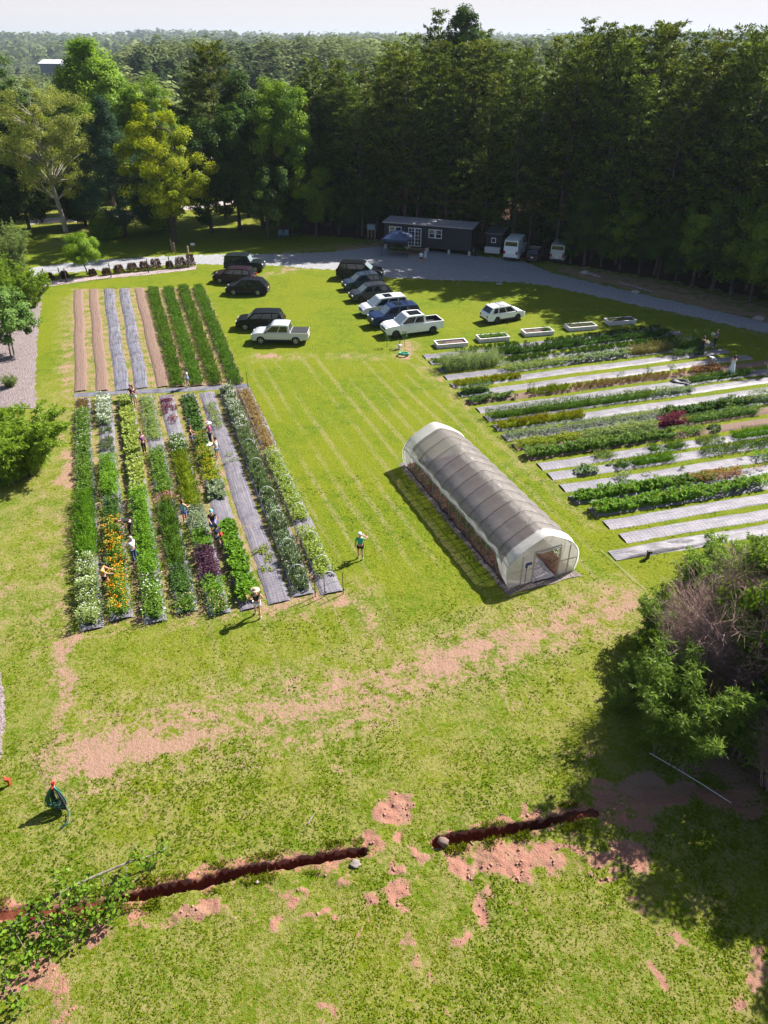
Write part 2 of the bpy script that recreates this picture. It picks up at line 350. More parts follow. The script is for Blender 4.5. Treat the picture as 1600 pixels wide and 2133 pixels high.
def ground_mat():
    m, nt, out = new_mat('meadow_and_clay')
    co = N(nt, 'ShaderNodeTexCoord').outputs['Object']
    n1 = noise(nt, co, 0.16, 3); n2 = noise(nt, co, 1.1, 4, .6); n3 = noise(nt, co, 7.0, 5, .7); n4 = noise(nt, co, 26.0, 3, .7)
    dryA = attr(nt, 'dry'); strA = attr(nt, 'stripe')
    # mown stripes along the rows (110 deg): dried clippings in thin lines
    sx = scaled(nt, co, (1, 1, 1), R_(-21.0))
    sep = N(nt, 'ShaderNodeSeparateXYZ'); nt.links.new(sx, sep.inputs[0])
    wob = mth(nt, 'MULTIPLY', noise(nt, co, .25, 2), 1.2)
    ph = mth(nt, 'ADD', mth(nt, 'MULTIPLY', sep.outputs[0], 5.1), mth(nt, 'MULTIPLY', wob, 2.0))
    sn = mth(nt, 'SINE', ph); sw = mth(nt, 'MULTIPLY', ramp(nt, sn, .15, 1.0), strA)
    sw = mth(nt, 'MULTIPLY', sw, ramp(nt, n2, .22, .50)); sw = mth(nt, 'MULTIPLY', sw, ramp(nt, noise(nt, scaled(nt, sx, (.9, .10, 1)), 1.0, 2), .36, .58)); sw = mth(nt, 'MULTIPLY', sw, ramp(nt, n3, .36, .60)); sw = mth(nt, 'MULTIPLY', sw, ramp(nt, n4, .3, .55))
    g = mixc(nt, ramp(nt, n2, .3, .7), (0.060, 0.118, 0.002), (0.118, 0.160, 0.003))
    g = mixc(nt, mth(nt, 'MULTIPLY', ramp(nt, n1, .38, .62), .7), g, (0.138, 0.165, 0.004))
    g = mixc(nt, ramp(nt, n3, .42, .75), g, (0.180, 0.178, 0.016))
    g = mixc(nt, mth(nt, 'MULTIPLY', ramp(nt, n4, .5, .2), .6), g, (0.045, 0.105, 0.010))
    straw = mth(nt, 'MULTIPLY', ramp(nt, mth(nt, 'ADD', mth(nt, 'MULTIPLY', n3, .6), mth(nt, 'MULTIPLY', n2, .55)), .46, .70), mth(nt, 'MULTIPLY', dryA, .95))
    fleck = mth(nt, 'MULTIPLY', ramp(nt, mth(nt, 'ADD', mth(nt, 'MULTIPLY', n4, .55), mth(nt, 'MULTIPLY', n3, .45)), .50, .66), .62)
    g = mixc(nt, fleck, g, (0.225, 0.212, 0.036))
    straw = mth(nt, 'MAXIMUM', straw, mth(nt, 'MULTIPLY', sw, .75))
    g = mixc(nt, straw, g, (0.27, 0.215, 0.110))
    # clay
    rawA = attr(nt, 'raw')
    d = mixc(nt, n3, (0.27, 0.155, 0.108), (0.335, 0.215, 0.158))
    dr = mixc(nt, n3, (0.28, 0.105, 0.072), (0.35, 0.175, 0.128))
    d = mixc(nt, mth(nt, 'MULTIPLY', rawA, ramp(nt, n2, .2, .6)), d, dr)
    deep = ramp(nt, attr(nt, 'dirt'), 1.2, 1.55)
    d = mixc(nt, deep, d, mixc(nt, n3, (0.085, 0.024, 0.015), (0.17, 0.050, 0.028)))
    dm = mth(nt, 'ADD', attr(nt, 'dirt'), mth(nt, 'SUBTRACT', mth(nt, 'ADD', mth(nt, 'MULTIPLY', n3, 1.5), mth(nt, 'MULTIPLY', n2, 1.3)), 1.42))
    dm = mth(nt, 'ADD', dm, mth(nt, 'MULTIPLY', dryA, .10))
    dm = mth(nt, 'ADD', dm, mth(nt, 'MULTIPLY', mth(nt, 'SUBTRACT', n4, .5), .7))
    mask = ramp(nt, dm, .34, .78)
    c = mixc(nt, mask, g, d)
    p = N(nt, 'ShaderNodeBsdfPrincipled', i_Roughness=0.95); p.inputs['Specular IOR Level'].default_value = 0.1
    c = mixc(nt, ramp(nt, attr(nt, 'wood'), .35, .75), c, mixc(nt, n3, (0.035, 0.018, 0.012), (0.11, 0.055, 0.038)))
    c = mixc(nt, attr(nt, 'far'), c, (0.030, 0.05, 0.015))
    nt.links.new(c, p.inputs['Base Color'])
    hgt = mth(nt, 'ADD', mth(nt, 'MULTIPLY', n4, .6), n3)
    nt.links.new(bump(nt, hgt, .9, .09), p.inputs['Normal'])
    nt.links.new(p.outputs[0], out.inputs[0]); return m
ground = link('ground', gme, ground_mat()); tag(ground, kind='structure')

# ------------------------------------------------------------------ grass tufts standing on the near lawn
def sample_grid(arr, x, y):
    i = np.clip(np.searchsorted(gx, x) - 1, 0, nx - 2); j = np.clip(np.searchsorted(gy, y) - 1, 0, ny - 2)
    fx = (x - gx[i]) / (gx[i + 1] - gx[i]); fy = (y - gy[j]) / (gy[j + 1] - gy[j])
    return (arr[j, i] * (1 - fx) + arr[j, i + 1] * fx) * (1 - fy) + (arr[j + 1, i] * (1 - fx) + arr[j + 1, i + 1] * fx) * fy
def leaves(C, D, Nn, L, W, fold=0.0):
    """diamond leaves: base C, direction D, face normal Nn, length L, width W"""
    D = D / np.maximum(np.linalg.norm(D, axis=1, keepdims=True), 1e-9)
    Sd = np.cross(D, Nn); Sd /= np.maximum(np.linalg.norm(Sd, axis=1, keepdims=True), 1e-9)
    L = np.broadcast_to(np.asarray(L, float), (len(C),))[:, None]; W = np.broadcast_to(np.asarray(W, float), (len(C),))[:, None]
    mid = C + D * L * 0.45
    V = np.stack([C, mid + Sd * W / 2, C + D * L, mid - Sd * W / 2], 1).reshape(-1, 3)
    F = np.arange(len(C) * 4).reshape(-1, 4); return V, F
def unit(n): v = rng.normal(size=(n, 3)); return v / np.linalg.norm(v, axis=1, keepdims=True)
TUFT_AREAS = [(-13, 13.5, 8.2, 13.5, 230, .075), (-16, 16, 13.5, 19, 150, .08), (-18, 17, 19, 27, 60, .09), (-22, 20, 27, 40, 16, .10)]
tv, tf, tt = [], [], []; base = 0
for x0, x1, y0, y1, dn, hh in TUFT_AREAS:
    n = int((x1 - x0) * (y1 - y0) * dn); x = rng.uniform(x0, x1, n); y = rng.uniform(y0, y1, n)
    dd = sample_grid(dirt, x, y) + (vnoise(x * 2.2, y * 2.2, 41) - .5) * .5 + (vnoise(x * 7, y * 7, 42) - .5) * .4
    keep = (dd < 0.42) & ~inpoly(x, y, FL) & (.4 * vnoise(x * .9, y * .9, 43) + .5 * vnoise(x * 4, y * 4, 44) + .9 * rng.random(n) > .80); x, y = x[keep], y[keep]; n = len(x)
    z = sample_grid(Zg, x, y) - 0.01
    lush = vnoise(x * .55, y * .55, 45)
    for k in range(2):
        a = rng.uniform(0, 6.283, n); D = np.stack([np.cos(a), np.sin(a), rng.uniform(.15, .65, n)], 1); NN = np.stack([rng.normal(0, .3, n), rng.normal(0, .3, n), np.ones(n)], 1)
        V, Fq = leaves(np.stack([x + rng.normal(0, .02, n), y + rng.normal(0, .02, n), z], 1), D, NN, hh * rng.uniform(.6, 1.3, n) * (.7 + .7 * lush), .05 + .02 * rng.random(n))
        tv.append(V); tf.append(Fq + base); base += len(V); tt.append(np.clip(rng.normal(.5, .25, n) + (.5 - lush) * .8, 0, 1))
n = 3600; k_ = rng.integers(0, 2, n); u_ = rng.random(n); xs, ys = np.zeros(n), np.zeros(n)     # longer blades hanging over the trench lips
for q_ in range(2):
    T_ = np.array(TRENCH[q_]); sl_ = np.concatenate([[0], np.cumsum(np.hypot(*np.diff(T_, axis=0).T))]); m_i = k_ == q_; xs[m_i] = np.interp(u_[m_i] * sl_[-1], sl_, T_[:, 0]); ys[m_i] = np.interp(u_[m_i] * sl_[-1], sl_, T_[:, 1])
ys = ys + rng.choice([-1, 1], n) * rng.uniform(.24, .55, n); kp = vnoise(xs * 1.6, ys * 1.6, 77) > .5; xs, ys = xs[kp], ys[kp]; n = len(xs); kp = trench_depth(xs, ys) < .03; xs, ys = xs[kp], ys[kp]; n = len(xs)
for k in range(3):
    a = rng.uniform(0, 6.283, n); V, Fq = leaves(np.stack([xs + rng.normal(0, .03, n), ys + rng.normal(0, .03, n), sample_grid(Zg, xs, ys)], 1), np.stack([np.cos(a) * .7, np.sin(a) * .7, rng.uniform(.4, 1.2, n)], 1), unit(n), rng.uniform(.09, .2, n), .035); tv.append(V); tf.append(Fq + base); base += len(V); tt.append(.3 + rng.random(n) * .7)
grass = link('grass', np_mesh('grass', np.concatenate(tv), np.concatenate(tf), np.concatenate(tt)), leafmat('grass_blade', (0.072, 0.125, 0.002), (0.198, 0.205, 0.014), .4, .0, 0))
tag(grass, 'short yellow green grass tufts over the front lawn', 'grass', kind='stuff')

# clods of dug soil along the trenches and on the bare spoil
cv, cf, b0 = [], [], 0
ico = [(0, 0, 1), (.89, 0, .45), (.28, .85, .45), (-.72, .53, .45), (-.72, -.53, .45), (.28, -.85, .45), (.72, .53, -.45), (-.28, .85, -.45), (-.89, 0, -.45), (-.28, -.85, -.45), (.72, -.53, -.45), (0, 0, -1)]
icf = [(0, 1, 2), (0, 2, 3), (0, 3, 4), (0, 4, 5), (0, 5, 1), (1, 6, 2), (2, 7, 3), (3, 8, 4), (4, 9, 5), (5, 10, 1), (6, 7, 2), (7, 8, 3), (8, 9, 4), (9, 10, 5), (10, 6, 1), (11, 7, 6), (11, 8, 7), (11, 9, 8), (11, 10, 9), (11, 6, 10)]
n = 5000; x = rng.uniform(-12, 9, n); y = rng.uniform(9, 17, n); dd = sample_grid(dirt, x, y) * (.5 + vnoise(x * 1.2, y * 1.2, 88)); kp = (dd > .55) & (sample_grid(dep, x, y) < .04); x, y = x[kp], y[kp]; z = sample_grid(Zg, x, y)
for i in range(len(x)):
    r_ = .012 + .05 * rng.random() ** 4; sc = rng.uniform(.6, 1.3, 3) * r_; cv.append(np.array(ico) * sc * rng.uniform(.8, 1.2, (12, 1)) + np.array([x[i], y[i], z[i] + r_ * .3])); cf.append(np.array(icf) + b0); b0 += 12
tag(link('soil_clods', np_mesh('soil_clods', np.concatenate(cv), np.concatenate(cf)), simple('clay_clod', (.34, .175, .12), .95, var=.3, vscale=9)), 'crumbs and clods of red clay along the trench and bare patches', 'soil clods', kind='stuff')

# ------------------------------------------------------------------ gravel driveway, road, mulch strip
def strip(name, left, right, m, z=0.012, jit=0.25, n=160, across=6, kind='structure'):
    def res(P):
        P = np.array([G(*q) if len(q) == 2 else q[:2] for q in P]); s = np.concatenate([[0], np.cumsum(np.hypot(*np.diff(P, axis=0).T))]); t = np.linspace(0, s[-1], n)
        return np.stack([np.interp(t, s, P[:, 0]), np.interp(t, s, P[:, 1])], 1)
    A, B = res(left), res(right); V = []
    for i in range(n):
        d = (B[i] - A[i]) / max(1e-6, np.hypot(*(B[i] - A[i])))
        a = A[i] + d * rng.normal(0, jit * .5); b = B[i] + d * rng.normal(0, jit * .5)
        for k in range(across + 1):
            t = k / across; p = a * (1 - t) + b * t
            V.append((p[0], p[1], z + 0.02 * math.sin(math.pi * t) - (0.04 if k in (0, across) else 0)))
    c = across + 1; F = [(i * c + k, i * c + k + 1, (i + 1) * c + k + 1, (i + 1) * c + k) for i in range(n - 1) for k in range(across)]
    o = link(name, np_mesh(name, V, F, smooth=True), m)
    return tag(o, kind=kind) if kind else o
def gravel_mat(name, a, b, dark, sc=4.0):
    m, nt, out = new_mat(name)
    co = N(nt, 'ShaderNodeTexCoord').outputs['Object']
    v = nt.nodes.new('ShaderNodeTexVoronoi'); v.inputs['Scale'].default_value = sc * 3; nt.links.new(co, v.inputs['Vector'])
    n1 = noise(nt, co, .5, 4, .6); n2 = noise(nt, co, sc, 4, .7); n3 = noise(nt, co, sc * 4, 3, .7)
    c = mixc(nt, n2, a, b); c = mixc(nt, ramp(nt, n3, .62, .35), c, dark); c = mixc(nt, mth(nt, 'MULTIPLY', ramp(nt, n1, .55, .75), .45), c, (0.28, 0.21, 0.16))
    sp = N(nt, 'ShaderNodeSeparateColor'); nt.links.new(v.outputs['Color'], sp.inputs[0])
    c = mixc(nt, mth(nt, 'MULTIPLY', sp.outputs[0], .5), c, [min(1, q * 1.3) for q in b])
    p = N(nt, 'ShaderNodeBsdfPrincipled', i_Roughness=0.9); nt.links.new(c, p.inputs['Base Color'])
    nt.links.new(bump(nt, mth(nt, 'ADD', v.outputs['Distance'], n3), .8, .05), p.inputs['Normal'])
    nt.links.new(p.outputs[0], out.inputs[0]); return m
GRAVEL = gravel_mat('blue_grey_gravel', (0.195, 0.195, 0.215), (0.345, 0.340, 0.355), (0.09, 0.092, 0.105))
strip('driveway', [(60, 578), (95, 571), (200, 563), (400, 549), (560, 552), (700, 562), (800, 577), (900, 582), (1000, 585), (1080, 588), (1140, 594), (1300, 629), (1450, 660), (1620, 700)],
      [(60, 558), (95, 553), (200, 541), (400, 530), (560, 529), (700, 524), (790, 512), (900, 522), (1000, 533), (1090, 543), (1150, 568), (1300, 604), (1450, 637), (1620, 676)], GRAVEL, jit=.35, n=260)
strip('back_road', [(60, 468), (100, 464), (160, 462), (230, 456), (330, 446), (440, 430), (560, 415)], [(60, 458), (100, 454), (160, 451), (230, 446), (330, 436), (440, 422), (560, 408)], gravel_mat('pale_road', (.30, .25, .24), (.38, .33, .32), (.20, .16, .15)), n=60)
MULCH = gravel_mat('pale_wood_chips', (.150, .115, .115), (.235, .190, .190), (.05, .033, .03), 3.0)
strip('mulch_bed', [(88, 590), (88, 612), (82, 660), (77, 700), (75, 760), (74, 850)], [(-30, 596), (-30, 620), (-20, 660), (-20, 700), (-20, 760), (-20, 850)], MULCH, jit=.2, n=80)
strip('mulch_edge', [(410, 553), (300, 566), (200, 574), (88, 586)], [(408, 561), (300, 573), (200, 582), (90, 598)], gravel_mat('brown_mulch', (.26, .19, .19), (.40, .32, .32), (.08, .05, .05), 3.0), jit=.2, n=70, z=0.03)
strip('gravel_verge', [(8, 1400), (10, 1500), (5, 1580)], [(-70, 1400), (-70, 1500), (-70, 1580)], MULCH, jit=.05, n=30)
# ================================================================== flower fields
def fabric_mat(name, a, b, holes=True, hu=.24, hv=.22, rough=.55):
    m, nt, out = new_mat(name)
    uvn = N(nt, 'ShaderNodeUVMap'); uvn.uv_map = 'UVMap'; uv = uvn.outputs[0]
    co = N(nt, 'ShaderNodeTexCoord').outputs['Object']
    st = noise(nt, scaled(nt, uv, (.35, 9, 1)), 1.0, 4, .7)
    n1 = noise(nt, co, 1.2, 4, .65); n2 = noise(nt, co, 9, 3, .7)
    c = mixc(nt, ramp(nt, mth(nt, 'ADD', mth(nt, 'MULTIPLY', st, .6), mth(nt, 'MULTIPLY', n1, .4)), .38, .62), a, b)
    c = mixc(nt, mth(nt, 'MULTIPLY', ramp(nt, n2, .55, .8), .5), c, (.30, .21, .15))
    c = mixc(nt, mth(nt, 'MULTIPLY', ramp(nt, noise(nt, co, .55, 3), .55, .72), .45), c, (.27, .20, .14))
    if holes:
        sep = N(nt, 'ShaderNodeSeparateXYZ'); nt.links.new(uv, sep.inputs[0])
        fu = mth(nt, 'SUBTRACT', mth(nt, 'FRACT', mth(nt, 'DIVIDE', sep.outputs[0], hu)), .5)
        fv = mth(nt, 'SUBTRACT', mth(nt, 'FRACT', mth(nt, 'DIVIDE', sep.outputs[1], hv)), .5)
        r2 = mth(nt, 'ADD', mth(nt, 'MULTIPLY', fu, fu), mth(nt, 'MULTIPLY', fv, fv))
        c = mixc(nt, mth(nt, 'MULTIPLY', ramp(nt, r2, .05, .02), .6), c, (.045, .036, .038))
    p = N(nt, 'ShaderNodeBsdfPrincipled', i_Roughness=rough); p.inputs['Specular IOR Level'].default_value = .25; nt.links.new(c, p.inputs['Base Color'])
    nt.links.new(bump(nt, mth(nt, 'ADD', st, mth(nt, 'MULTIPLY', n1, 1.5)), .6, .05), p.inputs['Normal'])
    nt.links.new(p.outputs[0], out.inputs[0]); return m
FAB_DARK = fabric_mat('woven_dark_fabric', (.06, .06, .08), (.19, .185, .22), False)
FAB_HOLE = fabric_mat('punched_fabric', (.105, .098, .12), (.195, .18, .205), True, .22, .17)
FAB_PLAIN = fabric_mat('worn_fabric', (.095, .09, .11), (.20, .188, .208), False)
FAB_PALE = fabric_mat('pale_punched_fabric', (.125, .118, .14), (.235, .22, .25), True, .27, .19, .6)
FAB_PALE2 = fabric_mat('pale_worn_fabric', (.115, .108, .126), (.23, .215, .24), False)
def soil_mat():
    m, nt, out = new_mat('tilled_soil')
    uvn = N(nt, 'ShaderNodeUVMap'); uvn.uv_map = 'UVMap'; uv = uvn.outputs[0]
    co = N(nt, 'ShaderNodeTexCoord').outputs['Object']
    lines = noise(nt, scaled(nt, uv, (.5, 11, 1)), 1.0, 3, .6); n2 = noise(nt, co, 8, 5, .75)
    c = mixc(nt, n2, (.12, .07, .052), (.24, .155, .118)); c = mixc(nt, ramp(nt, lines, .42, .30), c, (.10, .055, .04))
    p = N(nt, 'ShaderNodeBsdfPrincipled', i_Roughness=.95); nt.links.new(c, p.inputs['Base Color'])
    nt.links.new(bump(nt, mth(nt, 'ADD', n2, lines), 1.0, .08), p.inputs['Normal']); nt.links.new(p.outputs[0], out.inputs[0]); return m
SOIL = soil_mat()
def bed_strip(name, label, cat, A, B, width, m, group, h=.07, step=.5):
    A = np.array(A); B = np.array(B); L = np.hypot(*(B - A)); u = (B - A) / L; v = np.array([-u[1], u[0]])
    n = max(2, int(L / step)); V = []; UV = []; ac = 8; ph = rng.uniform(0, 9)
    for i in range(n + 1):
        s = L * i / n; wob = .04 * math.sin(s * .5 + ph) + rng.normal(0, .012); ww = width * (1 + rng.normal(0, .02))
        for k in range(ac + 1):
            t = k / ac - .5; p = A + u * s + v * (t * ww + wob)
            z = -.03 if k in (0, ac) else h * (1 - (2 * t) ** 4) * .8 + rng.normal(0, .008)
            V.append((p[0], p[1], z)); UV.append((s, t * ww))
    c = ac + 1; F = [(i * c + k, i * c + k + 1, (i + 1) * c + k + 1, (i + 1) * c + k) for i in range(n) for k in range(ac)]
    V = np.array(V); o0 = np.array([A[0], A[1], 0]); me = np_mesh(name, V - o0, F, uv=UV, smooth=True)
    if me.polygons[0].normal.z < 0: me.flip_normals()
    o = link(name, me, m); o.location = o0; return tag(o, label, cat, group)

def plant_cloud(A, B, width, h, style, dens=1.0, fill=1.0, sp=.30, leaf=(.2, .11)):
    """leaves of a planted block between A and B; returns V,F,tint relative to A"""
    A = np.array(A); B = np.array(B); L = np.hypot(*(B - A)); u = (B - A) / L; v = np.array([-u[1], u[0]])
    ns = max(1, int(L / sp)); nw = max(1, int(width / sp)); s, q = np.meshgrid((np.arange(ns) + .5) * L / ns, (np.arange(nw) + .5) * width / nw - width / 2)
    s = s.ravel() + rng.normal(0, sp * .22, s.size); q = q.ravel() + rng.normal(0, sp * .22, q.size)
    clump = vnoise(s / 1.3 + rng.uniform(0, 90), q / .9 + 50, 7)
    if fill < 1: k = vnoise(s / .9 + rng.uniform(0, 99), q * 0 + 3, 3) * .6 + rng.random(s.size) * .4 < fill * .95; s, q, clump = s[k], q[k], clump[k]
    if s.size == 0: s = np.array([L / 2]); q = np.array([0.]); clump = np.array([.5])
    hh = h * (.55 + .68 * clump) * rng.uniform(.68, 1.2, s.size) * (1 - .25 * (2 * np.abs(q) / width) ** 2)
    per = int((72 if style != 'feather' else 84) * dens * (.7 + h * .6)); n = s.size * per
    ps, pq, ph = np.repeat(s, per), np.repeat(q, per), np.repeat(hh, per); pc = np.repeat(clump, per)
    r = rng.random(n); az = rng.uniform(0, 2 * math.pi, n)
    if style == 'bush':
        zz = ph * r ** .55 * .92; rad = sp * .75 * np.sqrt(rng.random(n)) * (1.1 - .5 * r)
        D = np.stack([np.cos(az), np.sin(az), rng.uniform(-.25, .75, n)], 1); Nn = np.stack([rng.normal(0, .5, n), rng.normal(0, .5, n), np.ones(n)], 1)
        Ll, Ww = leaf[0] * .52 * rng.uniform(.7, 1.25, n), leaf[1] * .56 * rng.uniform(.7, 1.25, n)
    elif style == 'feather':
        zz = ph * r * .75; rad = sp * .7 * np.sqrt(rng.random(n)) * (.5 + .6 * r)
        D = np.stack([np.cos(az) * .55, np.sin(az) * .55, rng.uniform(.3, 1.2, n)], 1); Nn = unit(n)
        Ll, Ww = leaf[0] * .82 * rng.uniform(.7, 1.3, n), leaf[1] * .29 * rng.uniform(.7, 1.3, n)
    elif style == 'spike':
        zz = ph * r * .6; rad = sp * .45 * np.sqrt(rng.random(n))
        D = np.stack([np.cos(az) * .22, np.sin(az) * .22, np.ones(n)], 1); Nn = unit(n)
        Ll, Ww = ph * .5 * rng.uniform(.6, 1.1, n), leaf[1] * .40 * np.ones(n)
    else:  # broad rosettes
        zz = ph * r ** .5 * .8; rad = sp * .3 * np.sqrt(rng.random(n))
        D = np.stack([np.cos(az), np.sin(az), rng.uniform(.0, .7, n)], 1); Nn = np.stack([rng.normal(0, .25, n), rng.normal(0, .25, n), np.ones(n)], 1)
        Ll, Ww = leaf[0] * .74 * rng.uniform(.7, 1.2, n), leaf[1] * .86 * rng.uniform(.7, 1.2, n)
    ox, oy = np.cos(az) * rad, np.sin(az) * rad
    P = np.stack([ps * u[0] + pq * v[0] + ox, ps * u[1] + pq * v[1] + oy, zz + .03], 1)
    V, F = leaves(P, D, Nn, Ll, Ww)
    tint = np.clip(rng.normal(.45, .22, n) + (pc - .5) * .5, 0, 1)
    if fill >= 1 and h > .3:    # added solid core in dark leaf tint, blocks view and light through the row
        m = max(2, int(L / .5)); cv = []; cf = []
        for i in range(m + 1):
            for k in range(5):
                t = k / 4 * math.pi; rr = (.8 + .2 * rng.random()) * (0.55 if i in (0, m) else 1)
                p = u * (L * (.03 + .94 * i / m)) + v * (math.cos(t) * width * .42 * rr); cv.append((p[0], p[1], math.sin(t) * h * .50 * rr))
        for i in range(m):
            for k in range(4): cf.append((i * 5 + k, i * 5 + k + 1, (i + 1) * 5 + k + 1, (i + 1) * 5 + k))
        V = np.concatenate([V, np.array(cv)]); F = np.concatenate([F, np.array(cf) + len(V) - len(cv)]); tint = np.concatenate([tint, np.full(len(cf), .1)])
    tops = (s, q, hh, u, v)
    return V, F, tint, tops
PETAL = {}
def petal(name, a, b):
    return leafmat('petal_' + name, a, b, .3, .03, 0)
def blossoms(tops, A, count, size, m, parent, z0=.85, flat=.5):
    s, q, hh, u, v = tops; i = rng.integers(0, len(s), count)
    ss = s[i] + rng.normal(0, .1, count); qq = q[i] + rng.normal(0, .1, count)
    P = np.stack([ss * u[0] + qq * v[0], ss * u[1] + qq * v[1], hh[i] * rng.uniform(z0, 1.12, count) + .04], 1)
    Vs, Fs, Ts = [], [], []; b = 0; a0 = rng.uniform(0, 6.28, count); tl = np.stack([rng.normal(0, flat, count), rng.normal(0, flat, count), np.ones(count)], 1)
    sz = size * rng.uniform(.7, 1.3, count); t0 = rng.random(count)
    for k in range(3):
        a = a0 + k * math.pi / 3; D = np.stack([np.cos(a), np.sin(a), rng.normal(0, .15, count)], 1); D -= tl * (np.sum(D * tl, 1) / np.sum(tl * tl, 1))[:, None]
        V, F = leaves(P - D * (sz / 2)[:, None] + np.array([0, 0, .004 * k]), D, tl, sz, sz * .62); Vs.append(V); Fs.append(F + b); b += len(V); Ts.append(t0)
    o = link('blossoms', np_mesh('blossoms', np.concatenate(Vs), np.concatenate(Fs), np.concatenate(Ts)), m, parent); o['kind'] = 'stuff'; return o
def crop(label, cat, A, B, width, h, style, m, bl=(), dens=1.0, fill=1.0, sp=.30, leaf=(.2, .11), group=None, name='flower_block'):
    V, F, t, tops = plant_cloud(A, B, width, h, style, dens, fill, sp, leaf)
    root = thing(name, label, cat, (A[0], A[1], 0.0), 0, group)
    link('foliage', np_mesh('foliage', V, F, t), m, root)
    L = math.hypot(B[0] - A[0], B[1] - A[1])
    for (pm, per, sz) in bl: blossoms(tops, A, max(3, int(per * 1.8 * L * width)), sz * .47, pm, root)
    return root
def between(A, B, t): return (A[0] + (B[0] - A[0]) * t, A[1] + (B[1] - A[1]) * t)

# leaf colours of the crops
def LM(n, a, b, tr=.24): return leafmat(n, a, b, tr, .008, .12)
GR_MID = LM('crop_mid_green', (.050, .110, .010), (.145, .235, .026)); GR_BRIGHT = LM('crop_bright_green', (.062, .145, .008), (.150, .280, .016))
GR_DARK = LM('crop_dark_green', (.030, .072, .010), (.085, .160, .026)); GR_PALE = LM('crop_pale_green', (.12, .18, .040), (.27, .33, .10))
GR_BLUE = LM('crop_blue_green', (.09, .14, .055), (.23, .30, .14)); GR_LIME = LM('crop_lime', (.15, .22, .02), (.31, .36, .07))
OLIVE = LM('crop_olive', (.12, .17, .008), (.235, .27, .012)); PURPLE = LM('crop_purple', (.035, .012, .028), (.12, .05, .075), .2); BURG = LM('crop_burgundy', (.07, .006, .02), (.20, .02, .05), .25)
BROWN = LM('crop_dry', (.16, .105, .045), (.33, .235, .09), .2); GREYG = LM('crop_grey_green', (.10, .15, .07), (.23, .28, .15)); CELOS = LM('crop_celosia', (.12, .20, .008), (.36, .27, .012))
RUST = LM('crop_rust', (.16, .07, .025), (.33, .17, .06), .2)
WHITE = petal('white', (.72, .72, .68), (.85, .86, .80)); CREAM = petal('cream', (.60, .62, .40), (.80, .80, .58)); ORANGE = petal('orange', (.75, .20, .005), (.85, .42, .01)); PINK = petal('pink', (.62, .30, .33), (.75, .52, .48))
YELLOW = petal('yellow', (.72, .52, .03), (.80, .68, .12)); PEACH = petal('peach', (.75, .42, .24), (.80, .60, .42)); RED = petal('red_orange', (.60, .09, .01), (.75, .25, .02)); MAUVE = petal('mauve', (.35, .12, .25), (.5, .25, .38))
LTOP = [(172, 832), (216, 828), (262, 828), (305, 826), (346, 824), (391, 821), (430, 818), (472, 812), (507, 809)]
LBOT = [(190, 1312), (253, 1290), (327, 1297), (391, 1276), (460, 1280), (524, 1268), (583, 1255), (634, 1240), (693, 1235)]
ORD = ['first', 'second', 'third', 'fourth', 'fifth', 'sixth', 'seventh', 'eighth', 'ninth']
def onrow(T, Bm, py): t = (py - T[1]) / (Bm[1] - T[1]); return G(T[0] + (Bm[0] - T[0]) * t, py)
